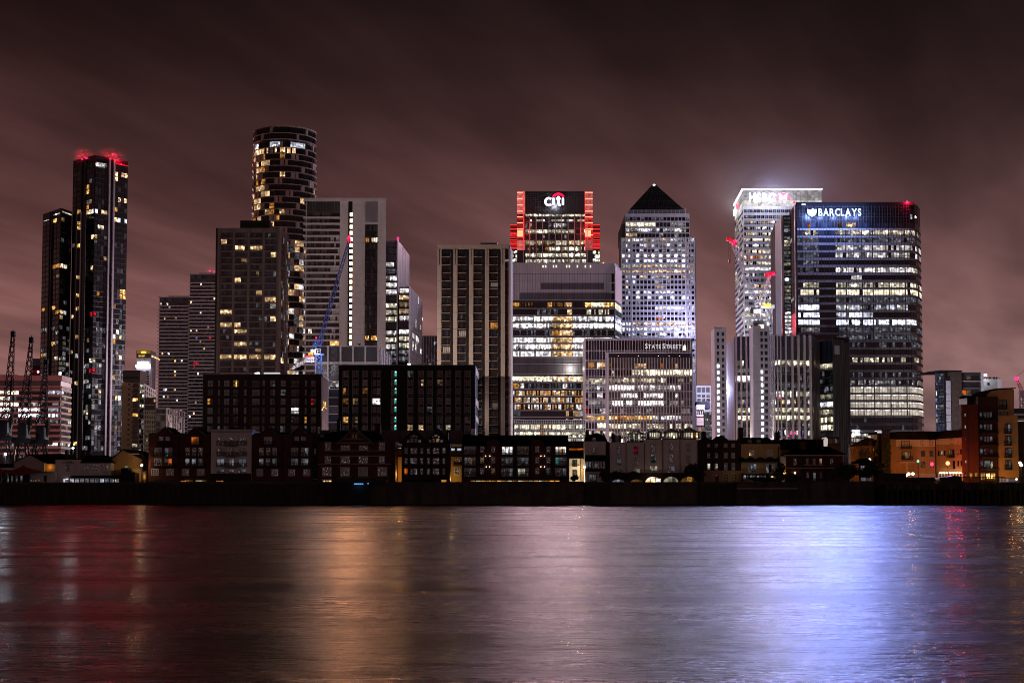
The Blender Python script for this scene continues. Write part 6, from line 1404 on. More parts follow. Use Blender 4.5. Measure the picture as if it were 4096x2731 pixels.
def win(b, f, rect, mat='glass_old', kind='two', fm='frame_white', o=.10):
    """A window: the frame is the part, its pane a piece under it."""
    x0, y0, x1, y1 = rect
    key, v, fc = FR[kind]
    M = f.mpx(x0, y0, x1, y1, -.06, o)
    w = b.put('window', unit('window_frame_' + kind, v, fc, fm), M)
    if isinstance(mat, str): mat = (mat,)
    n = len(mat)
    for i, m in enumerate(mat):
        b.put('pane', cube(m), Matrix.Translation((-.46 + .92 * (i + .5) / n, .12, 0)) @ Matrix.Diagonal((.92 / n, .5, .92, 1)), w)
    return w
def balcony_unit(n):
    bx = [(-.5, .5, -.5, .5, -.5, -.42), (-.5, .5, -.5, -.44, .44, .5), (-.5, -.48, -.44, .5, .44, .5), (.48, .5, -.44, .5, .44, .5)]
    for i in range(n): x = -.5 + (i + .5) / n; bx.append((x - .18 / n, x + .18 / n, -.5, -.45, -.42, .44))
    for k in (-.2, .2): bx += [(-.5, -.485, k - .03, k + .03, -.42, .44), (.485, .5, k - .03, k + .03, -.42, .44)]
    return boxes_mesh('balcony', bx)
BAL = balcony_unit(16)
def balcony(b, f, rect, d=1.3, m='rail'):
    b.put('balcony', unit('balcony', BAL[1], BAL[2], m), f.mpx(*rect, 0, d))
def house(name, label, x0, x1, ytop, Y, depth, wall, cat='house', side_to=None, group=None):
    b, fs = tower(name, label, [(x0, Y), (x1, Y)], ytop, depth, wall, cat, 1800, group, GZ, False)
    return b, fs[0]
def gable_top(b, f, pts, Y, depth, wall, roof, over=6, slope=9):
    """Gable triangle flush with the wall, two roof slopes behind it and pale verge boards."""
    (xa, ya), (xm, ym), (xb, yb) = pts
    front(b, 'gable', wall, [(xa, ya), (xm, ym), (xb, yb)], Y + .02, Y + depth)
    for (xe, ye) in ((xa, ya), (xb, yb)):
        s = -1 if xe < xm else 1
        front(b, 'roof_slope', roof, [(xm, ym - 5), (xe + s * over, ye + .5), (xe + s * over, ye + 5), (xm, ym)], Y - .35, Y + depth)
        front(b, 'verge_board', 'tile_brown' if False else 'brown_clad', [(xm, ym - 5.5), (xe + s * over, ye), (xe + s * over, ye + 4), (xm, ym - 1)], Y - .6, Y - .36)
def chimney(b, x0, x1, y0, y1, Y, d=1.2, wall='dark_brick', pots=2):
    front(b, 'chimney', wall, [(x0, y0), (x1, y0), (x1, y1), (x0, y1)], Y, Y + d)
    for i in range(pots):
        c = x0 + (x1 - x0) * (i + .5) / pots; front(b, 'chimney_pot', 'tile_brown', [(c - 2, y0 - 7), (c + 2, y0 - 7), (c + 2.6, y0), (c - 2.6, y0)], Y + d * .3, Y + d * .6)
def hip_roof(b, f, xa, xb, xr0, xr1, ye, yr, Y, depth, mat, over=.5):
    p = [P(xa, ye, Y - over), P(xb, ye, Y - over)]; z0 = p[0].z; r0, r1 = P(xr0, yr, Y + depth / 2), P(xr1, yr, Y + depth / 2); yb = Y + depth + over
    v = [(p[0].x, Y - over, z0), (p[1].x, Y - over, z0), (p[1].x, yb, z0), (p[0].x, yb, z0), tuple(r0), tuple(r1)]
    b.raw('roof', v, [(0, 1, 5, 4), (1, 2, 5), (2, 3, 4, 5), (3, 0, 4), (3, 2, 1, 0)], mat)
def gl(r, s=.5): return pick(r, {'glass_old': 6, 'cp': 1.7, 'c0': .5 * s, 'h0': .2 * s, 'curtain': .35})  # cp: glowing speckles painted in for glints mirrored by the panes

HY = 420.0
def brick_gables():
    q = Zm(550, 1650, 3.136); r = random.Random(71)
    for gi, (label, xl, xr, apx, wins, bals) in enumerate((
        ('leftmost gabled red brick house with paired white windows', 140, 524, (345, 185), [((268, 300, 324, 352), 'sash'), ((350, 300, 406, 352), 'sash'), ((215, 437, 308, 550), 'two'), ((342, 437, 437, 550), 'two'), ((215, 572, 305, 662), 'two'), ((342, 572, 437, 665), 'two', ('glass_old', 'o1')), ((180, 703, 270, 790), 'grid'), ((365, 703, 460, 790), 'grid')], [(245, 355, 410, 425), (180, 495, 480, 550), (180, 628, 480, 680)]),
        ('gabled red brick house with an orange lit attic window', 526, 920, (722, 185), [((670, 300, 772, 400), 'three', ('o1', 'o1', 'o1')), ((600, 437, 658, 545), 'sash'), ((682, 437, 740, 545), 'sash'), ((764, 437, 822, 545), 'sash'), ((600, 572, 655, 660), 'sash'), ((682, 572, 738, 660), 'sash'), ((764, 572, 820, 660), 'sash'), ((560, 703, 652, 790), 'grid'), ((748, 703, 845, 790), 'grid')], [(640, 355, 800, 405), (570, 495, 870, 550), (570, 628, 870, 680)]),
        ('gabled red brick house right of the white balcony house', 1430, 1829, (1637, 185), [((1585, 303, 1688, 402), 'three'), ((1527, 438, 1585, 540), 'sash'), ((1610, 438, 1668, 540), 'sash'), ((1692, 438, 1750, 540), 'sash'), ((1527, 572, 1583, 665), 'sash'), ((1610, 572, 1668, 665), 'sash'), ((1692, 572, 1748, 665), 'sash'), ((1497, 705, 1580, 795), 'grid'), ((1682, 705, 1770, 795), 'grid')], [(1550, 355, 1720, 405), (1490, 495, 1790, 550), (1490, 628, 1790, 680)]),
        ('gabled red brick house beside the red brick mansion with stone bands', 1831, 2205, (2025, 185), [((1970, 302, 2027, 352), 'grid'), ((2050, 302, 2108, 352), 'grid'), ((1926, 438, 2018, 545), 'two', ('curtain', 'curtain')), ((2055, 438, 2148, 545), 'two'), ((1926, 572, 2018, 665), 'two', ('c0', 'c0')), ((2055, 572, 2148, 665), 'two', ('c0', 'c0')), ((1890, 708, 1980, 795), 'grid'), ((2078, 708, 2170, 795), 'grid')], [(1950, 355, 2130, 405), (1885, 495, 2180, 550), (1885, 628, 2180, 680)]))):
        b, f = house('brick_house', label, q.x(xl), q.x(xr), q.y(285), HY, 14, 'red_brick')
        ax, ay = apx
        gable_top(b, f, [(q.x(ax - 118), q.y(286)), (q.x(ax), q.y(ay + 6)), (q.x(ax + 118), q.y(286))], HY, 12, 'red_brick', 'slate')
        f.box(b, 'eaves_board', 'brown_clad', q.x(xl), q.y(276), q.x(ax - 130), q.y(287), .02, .5); f.box(b, 'eaves_board', 'brown_clad', q.x(ax + 130), q.y(276), q.x(xr), q.y(287), .02, .5)
        front(b, 'roof_ridge', 'slate', [(q.x(xl), q.y(286)), (q.x(xl), q.y(255)), (q.x(xr), q.y(255)), (q.x(xr), q.y(286))], HY + 4, HY + 13)
        for w in wins: win(b, f, q.r(*w[0]), w[2] if len(w) > 2 else (gl(r), gl(r)) if w[1] == 'two' else gl(r), w[1])
        for bl in bals: balcony(b, f, q.r(*bl))
        for k in (.18, .62): x = q.x(xl + (xr - xl) * k); f.box(b, 'garage_vent', 'a0' if gi == 1 else 'black_metal', x, q.y(845), x + 32, q.y(868), -.05, .08); 
        if gi == 1: f.box(b, 'garage_vent', 'kp', q.x(735), q.y(848), q.x(818), q.y(864), .08, .14); f.box(b, 'garage_vent', 'a1', q.x(550), q.y(855), q.x(612), q.y(866), .08, .14)
        f.box(b, 'stone_course', 'brown_brick', q.x(xl) + .3, q.y(690), q.x(xr) - .3, q.y(694), -.05, .12); f.box(b, 'downpipe', 'frame_dark', q.x(xr - 10), q.y(290), q.x(xr - 5), 1925, .05, .3)
        b.done()
    b, f = house('white_house', 'white rendered apartment house with three columns of balconies', q.x(921), q.x(1429), q.y(222), HY - .8, 14, 'render_white')
    f.box(b, 'cornice', 'render_white', q.x(915), q.y(210), q.x(1450), q.y(222), -3, .8); f.box(b, 'cornice', 'brown_clad', q.x(918), q.y(234), q.x(1436), q.y(242), -.05, .5)
    front(b, 'roof_dormer', 'slate', q.p([(1100, 212), (1205, 176), (1320, 210)]), HY + 3, HY + 9)
    for yi, (ya, yb, hh) in enumerate(((308, 402, 0), (440, 538, 0), (575, 675, 0), (706, 752, 0))):
        for xi, (xa, xb) in enumerate(((998, 1096), (1150, 1212), (1266, 1366))):
            m = [('glass_old', 'glass_old'), ('glass_old', 'curtain'), ('c0', 'cp'), ('cp', 'c0')][yi]
            win(b, f, q.r(xa, ya, xb, yb), m, 'two'); f.box(b, 'sill', 'frame_dark', q.x(xa - 6), q.y(yb), q.x(xb + 6), q.y(yb + 4), -.05, .3)
            if xi != 1 and yi < 3: balcony(b, f, q.r(xa - 6, yb - 50, xb + 6, yb + 2), .5)
    for bl in ((1112, 356, 1256, 424), (1112, 495, 1256, 556), (1112, 630, 1256, 694)): balcony(b, f, q.r(*bl), 1.6)
    f.box(b, 'plinth', 'dark_brick', q.x(921), q.y(762), q.x(1429), 1927, -.05, .4); f.box(b, 'garage_vent', 'a1', q.x(1000), q.y(852), q.x(1082), q.y(868), .4, .5)
    b.done()
    b, f = house('brick_house', 'narrow dark brick end house with flat top left of the red brick mansion', q.x(2206), q.x(2272), q.y(275), HY + .6, 12, 'dark_brick'); win(b, f, q.r(2216, 450, 2240, 520), 'glass_old', 'sash'); f.box(b, 'alarm_lamp', 'g1', q.x(2217), q.y(832), q.x(2226), q.y(838), .1, .2); f.box(b, 'alarm_lamp', 'g1', q.x(2247), q.y(833), q.x(2256), q.y(839), .1, .2); b.done()
brick_gables()

def mansion():
    q = Zm(1250, 1650, 3.618); r = random.Random(72)
    b, f = house('brick_mansion', 'red brick mansion with one large gable and pale stone window bands', q.x(85), q.x(1198), q.y(415), HY - .5, 14, 'red_brick')
    front(b, 'roof', 'slate', q.p([(100, 416), (190, 300), (380, 262), (880, 262), (960, 300), (1040, 416)]), HY + 3.5, HY + 12)
    front(b, 'gable', 'red_brick', q.p([(335, 470), (607, 222), (885, 470)]), HY - 1.2, HY + 6)
    for pts in (((600, 205), (330, 458), (342, 482), (607, 232)), ((614, 205), (896, 462), (884, 482), (607, 232))): front(b, 'verge_board', 'brown_clad', q.p(pts), HY - 1.7, HY - 1.0)
    front(b, 'roof_slope', 'slate', q.p([(607, 203), (320, 470), (330, 478), (607, 215)]), HY - 1.0, HY + 8); front(b, 'roof_slope', 'slate', q.p([(607, 203), (607, 215), (886, 478), (900, 470)]), HY - 1.0, HY + 8)
    f2 = Face(q.x(85), HY - 1.2, q.x(1198), HY - 1.2, 1800)
    for y, xa, xb in ((372, 455, 760), (296, 540, 680), (432, 390, 830)): f2.box(b, 'stone_band', 'tan_concrete', q.x(xa), q.y(y), q.x(xb), q.y(y + 9), -.05, .12)
    for x in (568, 616): win(b, f2, q.r(x, 318, x + 32, 366), 'glass_old', 'one')
    for y in (545, 622, 736): f.box(b, 'stone_band', 'tan_concrete', q.x(85 if y == 736 else 170), q.y(y), q.x(1140 if y == 736 else 1052), q.y(y + 9), -.05, .25)
    for ya, yb, cols_ in ((436, 543, ((178, 268, 'two'), (408, 545, 'three'), (668, 806, 'three'), (960, 1046, 'two'))), (632, 735, ((178, 268, 'two'), (408, 545, 'three'), (668, 806, 'three'), (960, 1046, 'two'))), (792, 918, ((140, 280, 'three'), (405, 542, 'two'), (664, 804, 'two'), (943, 1083, 'three')))):
        for xa, xb, k in cols_:
            m = ('curtain', 'curtain') if (xa == 664) else ('glass_old',) * (3 if k == 'three' else 2)
            win(b, f, q.r(xa, ya, xb, yb), m, k, 'frame_white'); f.box(b, 'lintel', 'tan_concrete', q.x(xa - 8), q.y(ya - 9), q.x(xb + 8), q.y(ya), -.05, .22)
    win(b, f, q.r(145, 975, 285, 1035), ('h2', 'h1', 'h2'), 'three'); f.box(b, 'lintel', 'tan_concrete', q.x(135), q.y(960), q.x(290), q.y(974), -.05, .25)
    for x in (640, 380): f.box(b, 'balcony_ledge', 'brown_clad', q.x(x - 5), q.y(925), q.x(x + 195), q.y(952), -.05, 1.0)
    f.box(b, 'downpipe', 'frame_dark', q.x(324), q.y(480), q.x(330), q.y(960), .05, .3); f.box(b, 'downpipe', 'frame_dark', q.x(1148), q.y(415), q.x(1156), 1925, .05, .4)
    chimney(b, q.x(900), q.x(985), q.y(185), q.y(300), HY + 7, 2, 'dark_brick', 3); chimney(b, q.x(350), q.x(400), q.y(120), q.y(300), HY + 9, 2, 'dark_brick', 2)
    b.done()
    b, f = house('lit_passage', 'narrow orange lit house wall right of the red brick mansion', q.x(1204), q.x(1290), q.y(640), HY + 9, 8, 'yellow_brick'); f.box(b, 'upper_storey', 'dark_brick', q.x(1204), q.y(480), q.x(1290), q.y(640), -7.9, -.5); f.box(b, 'lit_strip', 'w1', q.x(1226), q.y(506), q.x(1280), q.y(518), -.4, -.2); f.box(b, 'parapet', 'render_white', q.x(1204), q.y(450), q.x(1292), q.y(480), -7, -.2); b.done()
    lamp(q.x(1250), q.y(900), HY + 4, (1, .50, .13), 700, .2)
    b, f = house('twin_gable_house', 'dark brown house with twin gables and clustered attic windows', q.x(1296), q.x(1990), q.y(432), HY - .4, 14, 'dark_brick')
    for ax, xa, xb in ((1475, 1296, 1642), (1810, 1644, 1990)):
        front(b, 'gable', 'dark_brick', q.p([(xa, 434), (ax, 232), (xb, 434)]), HY - .4, HY + 12)
        s = -1
        front(b, 'roof_slope', 'slate', q.p([(ax, 222), (xa - 4, 428), (xa - 4, 444), (ax, 238)]), HY - .9, HY + 13); front(b, 'roof_slope', 'slate', q.p([(ax, 222), (ax, 238), (xb + 4, 444), (xb + 4, 428)]), HY - .9, HY + 13)
    at = [(1442, 314, 1492, 360), (1414, 368, 1464, 436), (1472, 368, 1520, 436), (1362, 388, 1406, 436), (1530, 394, 1574, 436), (1412, 338, 1436, 362), (1498, 338, 1520, 362)]
    for k in (0, 1):
        for j, (xa, ya, xb, yb) in enumerate(at): win(b, f, q.r(xa + 318 * k, ya, xb + 318 * k, yb), ('curtain' if j < 3 and not k else ('h0' if j in (0, 2) else gl(r, 3))), 'one', 'frame_dark')
    for ya, yb in ((505, 600), (650, 748), (800, 900)):
        for xa, xb in ((1330, 1380), (1412, 1522), (1560, 1606), (1655, 1700), (1735, 1840), (1880, 1925)):
            m = 'o1' if (xa, ya) == (1330, 800) else pick(r, {'glass_old': 5, 'c0': 1, 'curtain': .8})
            win(b, f, q.r(xa, ya, xb, yb), (m, gl(r)) if xb - xa > 80 else m, 'four' if xb - xa > 80 else 'sash', 'brown_clad')
    f.box(b, 'garage_light', 'a1', q.x(1868), q.y(972), q.x(1940), q.y(1014), .05, .2); f.box(b, 'ground_band', 'slate', q.x(1330), q.y(965), q.x(1850), q.y(1010), -.05, .2)
    chimney(b, q.x(1930), q.x(1965), q.y(290), q.y(440), HY + 1, 2, 'dark_brick', 1)
    b.done()
    b, f = house('lit_passage', 'narrow orange lit house with small square window between dark houses', q.x(1994), q.x(2158), q.y(635), HY + 8, 8, 'yellow_brick')
    f.box(b, 'upper_storey', 'dark_brick', q.x(1994), q.y(490), q.x(2158), q.y(640), -7.9, -.3); f.box(b, 'parapet', 'render_white', q.x(1994), q.y(456), q.x(2154), q.y(489), -7.5, -.1); 
    for xa, xb in ((2000, 2060), (2092, 2152)): f.box(b, 'lit_strip', 'c1', q.x(xa), q.y(516), q.x(xb), q.y(552), -.35, -.15)
    win(b, f, q.r(2068, 655, 2128, 718), 'glass_old', 'four'); win(b, f, q.r(2052, 792, 2136, 902), ('glass_old', 'glass_old'), 'four'); f.box(b, 'ledge', 'dark_brick', q.x(2040), q.y(742), q.x(2158), q.y(772), -.05, .8); b.done()
    lamp(q.x(2030), q.y(960), HY + 3, (1, .58, .16), 600, .2)
mansion()

def long_brick():
    q = Zm(1800, 1680, 3.618); r = random.Random(73)
    b, f = house('brick_apartments', 'long brick apartment house with arched gables over a lit ground floor', q.x(172), q.x(1722), q.y(372), HY, 14, 'brown_brick')
    p = [P(q.x(172), q.y(372), HY - .6), P(q.x(1722), q.y(372), HY - .6)]; zr = WZ(q.y(218), HY + 6)
    b.raw('roof', [(p[0].x, HY - .6, p[0].z), (p[1].x, HY - .6, p[1].z), (p[1].x, HY + 6, zr), (p[0].x, HY + 6, zr), (p[0].x, HY + 14.6, p[0].z), (p[1].x, HY + 14.6, p[1].z)], [(0, 1, 2, 3), (3, 2, 5, 4), (4, 5, 1, 0), (0, 3, 4), (1, 5, 2)], 'slate')
    for xa, xb in ((535, 718), (1170, 1355)):
        xm = (xa + xb) / 2; arc = [(xm + (xb - xa) / 2 * math.cos(R(a)), 345 - 58 * math.sin(R(a))) for a in range(0, 181, 15)]
        front(b, 'arched_bay', 'red_brick', q.p([(xb, 860)] + arc + [(xa, 860)]), HY - .7, HY + 3)
        rim = [(xm + (xb - xa + 10) / 2 * math.cos(R(a)), 345 - 64 * math.sin(R(a))) for a in range(0, 181, 15)]; front(b, 'arch_rim', 'brown_clad', q.p(rim + [(x, y) for x, y in arc[::-1]]), HY - 1.0, HY + 3.1)
    fb = Face(q.x(172), HY - .7, q.x(1722), HY - .7, 1800)
    fm = {(745, 378): ('w2', 'w1', 'w2'), (1518, 378): ('w1', 'h1', 'w1'), (1518, 535): ('g1', 'c0', 'glass_old'), (203, 692): ('curtain', 'glass_old', 'curtain'), (972, 692): ('k0', 'k0', 'glass_old')}
    for ya, yb in ((378, 500), (535, 656), (692, 815)):
        for xa, xb in ((203, 372), (745, 915), (972, 1143), (1518, 1688)):
            win(b, f, q.r(xa, ya, xb, yb), fm.get((xa, ya), tuple(gl(r, 2) for _ in range(3))), 'three'); balcony(b, f, q.r(xa - 12, yb - 66, xb + 16, yb + 12), 1.3)
        for xa, xb, fx in ((437, 495, f), (598, 655, fb), (1232, 1292, fb), (1395, 1452, f)):
            win(b, fx, q.r(xa, ya, xb, ya + 88), pick(r, {'glass_old': 3, 'h0': 1.3, 'c0': 1}), 'sash'); fx.box(b, 'sill', 'brown_clad', q.x(xa - 4), q.y(ya + 89), q.x(xb + 4), q.y(ya + 94), -.05, .2)
    for x, y in ((515, 517), (577, 517), (525, 673), (572, 673), (1315, 517), (1366, 517), (1315, 673), (1368, 673)): (fb if 535 < x < 718 or 1170 < x < 1355 else f).box(b, 'wall_lamp', 'lamp_small', q.x(x - 5), q.y(y - 5), q.x(x + 5), q.y(y + 5), .05, .35)
    f.box(b, 'dark_passage', 'black_metal', q.x(295), q.y(866), q.x(1600), 1926, -.05, .02)
    for k in range(17):
        x = 300 + 76 * k; f.box(b, 'lit_opening', pick(r, {'a1': 3, 'k1': 2, 'a2': 1.4, 'k0': 1}), q.x(x), q.y(872), q.x(x + 66), q.y(906), .0, .12)
    for x in (556, 930, 960, 1335): f.box(b, 'pier', 'tan_brick', q.x(x), q.y(860), q.x(x + 12), 1926, -.05, .3)
    for x in (712, 935, 180, 1705): f.box(b, 'downpipe', 'frame_dark', q.x(x), q.y(376), q.x(x + 7), q.y(860), .05, .3)
    b.done()
    b, f = house('lit_house', 'pale cream house front brightly lit between brick apartments and mansard house', q.x(1726), q.x(1944), q.y(545), HY + 7, 8, 'render_cream')
    front(b, 'roof', 'slate', q.p([(1724, 548), (1724, 305), (1948, 305), (1948, 548)]), HY + 9, HY + 15); f.box(b, 'dormer_strip', 'o1', q.x(1728), q.y(405), q.x(1942), q.y(438), -1.8, -1.5); f.box(b, 'dormer_bar', 'frame_dark', q.x(1836), q.y(402), q.x(1841), q.y(440), -1.5, -1.3)
    f.box(b, 'eaves', 'frame_dark', q.x(1724), q.y(545), q.x(1948), q.y(556), -.05, .6)
    win(b, f, q.r(1770, 572, 1842, 672), ('frame_dark', 'glass_old'), 'two', 'frame_dark'); win(b, f, q.r(1772, 716, 1842, 806), ('glass_old', 'frame_dark'), 'two', 'frame_dark')
    f.box(b, 'glazed_screen', 'frame_dark', q.x(1886), q.y(560), q.x(1892), q.y(870), -.05, .4); f.box(b, 'side_brick', 'yellow_brick', q.x(1893), q.y(558), q.x(1940), q.y(905), -.05, .1)
    for y in (650, 818): f.box(b, 'balcony_rail', 'frame_dark', q.x(1760), q.y(y), q.x(1890), q.y(y + 5), .2, .9)
    b.done()
    lamp(q.x(1850), q.y(860), HY + 1.5, (1, .86, .60), 1100, .2); lamp(q.x(1937), q.y(675), HY + 4, (1, .88, .66), 500, .12)
    t = Thing('wall_lantern', 'small bright wall lantern at corner of the mansard house', 'lantern', P(q.x(1938), q.y(690), HY - .6)); f3 = Face(q.x(1900), HY - .3, q.x(1960), HY - .3, 1860); f3.box(t, 'bulb', 'lamp_white', q.x(1929), q.y(662), q.x(1949), q.y(690), 0, .5); f3.box(t, 'bracket', 'frame_dark', q.x(1944), q.y(655), q.x(1962), q.y(661), 0, .3); t.done()
    b, f = house('mansard_house', 'grey rendered house with a dark domed mansard roof', q.x(1952), q.x(2252), q.y(306), HY, 12, 'render_white')
    front(b, 'mansard_roof', 'slate', q.p([(1962, 308), (1972, 235), (2010, 210), (2060, 208), (2080, 190), (2115, 182), (2165, 195), (2190, 215), (2240, 225), (2276, 300), (2276, 308)]), HY + .4, HY + 11); front(b, 'side_wall', 'dark_brick', q.p([(2253, 300), (2310, 320), (2310, 905), (2253, 905)]), HY + .2, HY + 11)
    f4 = Face(q.x(1952), HY + .35, q.x(2252), HY + .35, 1800); win(b, f4, q.r(2062, 252, 2112, 300), 'glass_old', 'two')
    win(b, f, q.r(2066, 386, 2132, 496), ('c0', 'glass_old'), 'two'); f.box(b, 'veranda_roof', 'slate', q.x(1952), q.y(505), q.x(2250), q.y(588), -.05, 2.0)
    for k in range(7): win(b, f, q.r(1962 + 41 * k, 594, 2000 + 41 * k, 706), pick(r, {'cp': 2, 'glass_old': 2}), 'one', 'frame_dark', 1.6)
    win(b, f, q.r(2006, 776, 2120, 902), ('c0', 'c0'), 'two', 'frame_dark'); f.box(b, 'balcony_ledge', 'dark_brick', q.x(1952), q.y(708), q.x(2250), q.y(740), -.05, 1.8)
    chimney(b, q.x(1962), q.x(2012), q.y(160), q.y(310), HY + 5, 2, 'dark_brick', 2); chimney(b, q.x(2212), q.x(2240), q.y(212), q.y(300), HY + 5, 2, 'dark_brick', 1)
    b.done()
long_brick()

def conservatory(label, xa, xb, xm, yp, ye, yb, Y, lits):
    q = Zm(2300, 1680, 3.92)
    def p(x, y, dy=0): return P(q.x(x), q.y(y), Y + dy)
    c = p((xa + xb) / 2, yb); t = Thing('roof_conservatory', label, 'conservatory', (c.x, Y, c.z), 'glazed conservatories on the white terrace roofs')
    d = 4.5; z0 = WZ(q.y(yb), Y); z1 = WZ(q.y(ye), Y); zp = WZ(q.y(yp), Y); x0, x1, xc = p(xa, ye).x, p(xb, ye).x, p(xm, ye).x
    A = [(x0, Y), (x1, Y), (x1, Y + d), (x0, Y + d)]; apex = (xc, Y + d / 2, zp)
    segs = [((*A[i], z1), (*A[(i + 1) % 4], z1)) for i in range(4)] + [((*a, z0), (*a, z1)) for a in A] + [((*a, z1), apex) for a in A]
    for k in range(1, 7): x = x0 + (x1 - x0) * k / 7; segs.append(((x, Y, z0), (x, Y, z1))); s = min(1, 1 - abs((x - xc) / (x1 - xc if x > xc else xc - x0))); segs.append(((x, Y, z1), (x, Y + d / 2 * s, z1 + (zp - z1) * s)))
    bars(t, 'frame', 'brown_clad', segs, .075); bars(t, 'finial', 'iron', [(apex, (xc, Y + d / 2, zp + .9))], .06)
    t.raw('back_wall', [(x0, Y + d, z0), (x1, Y + d, z0), (x1, Y + d, z0 + (z1 - z0) * .25), (x0, Y + d, z0 + (z1 - z0) * .25), (x0, Y + d + .2, z0), (x1, Y + d + .2, z0)], [(0, 1, 2, 3), (4, 5, 1, 0)], 'dark_brick')
    t.raw('roof_glass', [(x0, Y, z1), (x1, Y, z1), (x1, Y + d, z1), (x0, Y + d, z1), apex], [(0, 1, 4), (1, 2, 4), (3, 0, 4)], 'cons_roof')
    for k in range(7):
        m = lits[k % len(lits)]
        if m:
            xa_, xb_ = x0 + (x1 - x0) * (k + .08) / 7, x0 + (x1 - x0) * (k + .92) / 7; t.box('glazing', m, xa_, xb_, Y + .1, Y + .16, z0 + .3, z1 - .15)
def mk_cons_roof():
    m, nt, o = new_mat('conservatory_glass'); a = nd(nt, 'ShaderNodeBsdfTransparent'); g = nd(nt, 'ShaderNodeBsdfPrincipled'); g.inputs['Base Color'].default_value = (.02, .02, .022, 1); g.inputs['Roughness'].default_value = .1
    mx = nd(nt, 'ShaderNodeMixShader'); mx.inputs[0].default_value = .78; nt.links.new(a.outputs[0], mx.inputs[1]); nt.links.new(g.outputs[0], mx.inputs[2]); nt.links.new(mx.outputs[0], o.inputs[0]); return m
reg('cons_roof', mk_cons_roof())
def white_terrace():
    q = Zm(2300, 1680, 3.92); r = random.Random(74)
    data = [('first house of white rendered riverside terrace, beside mansard house', 545, 808, 350, [(648, 403, 725, 540, ('c0', 'glass_old'), 'two'), (650, 578, 727, 710, ('cp', 'cp'), 'two'), (622, 752, 752, 868, ('glass_old', 'glass_old'), 'four')]),
        ('second house of the white terrace with a red lit window', 808.6, 1095, 350, [(915, 400, 995, 540, 'r0', 'sash'), (915, 575, 998, 712, 'glass_old', 'sash'), (890, 750, 1022, 868, ('glass_old', 'k0'), 'two')]),
        ('middle house of the white terrace above the brightest arch', 1095.6, 1376, 305, [(1187, 365, 1268, 500, ('glass_old', 'glass_old'), 'two'), (1187, 535, 1275, 670, 'cp', 'one'), (1165, 712, 1297, 820, ('k0', 'k0'), 'two')]),
        ('fourth house of the white terrace, between two drainpipes', 1376.6, 1650, 305, [(1465, 363, 1540, 497, 'glass_old', 'sash'), (1465, 535, 1540, 668, 'glass_old', 'sash'), (1442, 715, 1565, 820, ('glass_old', 'cp'), 'two')]),
        ('last house of the white terrace, next to the dark brick house', 1650.6, 1925, 305, [(1738, 360, 1812, 495, 'curtain', 'sash'), (1738, 538, 1812, 668, 'curtain', 'sash'), (1712, 725, 1845, 820, ('glass_old', 'glass_old'), 'two')])]
    for i, (label, xa, xb, yt, ws) in enumerate(data):
        b, f = house('terrace_house', label, q.x(xa), q.x(xb), q.y(yt), HY - .3 + .07 * (i % 2), 13, 'render_white', group='white terrace houses')
        f.box(b, 'parapet', 'render_white', q.x(xa), q.y(yt - 4), q.x(xb), q.y(yt + 4), -.05, .25)
        for (x0, y0, x1, y1, m, k) in ws: win(b, f, (q.x(x0), q.y(y0), q.x(x1), q.y(y1)), m, k, 'frame_white'); f.box(b, 'sill', 'tan_concrete', q.x(x0 - 5), q.y(y1 + 1), q.x(x1 + 5), q.y(y1 + 6), -.05, .2)
        f.box(b, 'downpipe', 'frame_dark', q.x(xb - 7), q.y(yt + 5), q.x(xb - 3), q.y(820), .05, .25)
        f.box(b, 'ground_storey', 'dark_brick', q.x(xa) + .1, q.y(826), q.x(xb) - .1, 1927, -.05, .9)
        fa = Face(q.x(xa), HY - 1.2, q.x(xb), HY - 1.2, 1900)
        ax0, ax1 = ((575, 780), (865, 1060), (1100, 1350), (1385, 1625), (1650, 1915))[i]; am = (ax0 + ax1) / 2; top = (928, 930, 888, 886, 890)[i]
        arc = [(am + (ax1 - ax0) / 2 * math.cos(R(a)), 985 - (985 - top) * math.sin(R(a))) for a in range(0, 181, 15)]
        front(b, 'arch_opening', ('cp', 'a0', 'h2', 'k0', 'a0')[i], q.p(arc), HY - 1.32, HY - 1.1)
        rim = [(am + (ax1 - ax0 + 8) / 2 * math.cos(R(a)), 985 - (991 - top) * math.sin(R(a))) for a in range(0, 181, 15)]; front(b, 'arch_rim', 'concrete', q.p(rim + arc[::-1]), HY - 1.5, HY - 1.1)
        if i == 2:
            for xa_, xb_, m in ((1180, 1188, 'frame_dark'), (1258, 1268, 'frame_dark'), (1216, 1222, 'frame_dark')): fa.box(b, 'door_frame', m, q.x(xa_), q.y(892), q.x(xb_), q.y(985), .12, .3)
            fa.box(b, 'lit_wall', 'w2', q.x(1270), q.y(915), q.x(1340), q.y(980), .1, .2); fa.box(b, 'transom', 'frame_dark', q.x(1180), q.y(910), q.x(1268), q.y(918), .12, .3)
        if i in (3, 4):
            for k in range(6): fa.box(b, 'door_bar', 'frame_dark', q.x((1460, 1755)[i - 3] + (20, 16)[i - 3] * k), q.y(892), q.x((1464, 1759)[i - 3] + (20, 16)[i - 3] * k), q.y(985), .12, .3)
            if i == 4: fa.box(b, 'lit_door', 'a1', q.x(1758), q.y(890), q.x(1835), q.y(985), .1, .15)
        fa.box(b, 'balustrade', 'render_white', q.x(xa), q.y(984), q.x(xb), q.y(994), .5, .8)
        b.done()
    lamp(q.x(1225), q.y(950), HY - 3.2, (1, .8, .6), 60, .1)
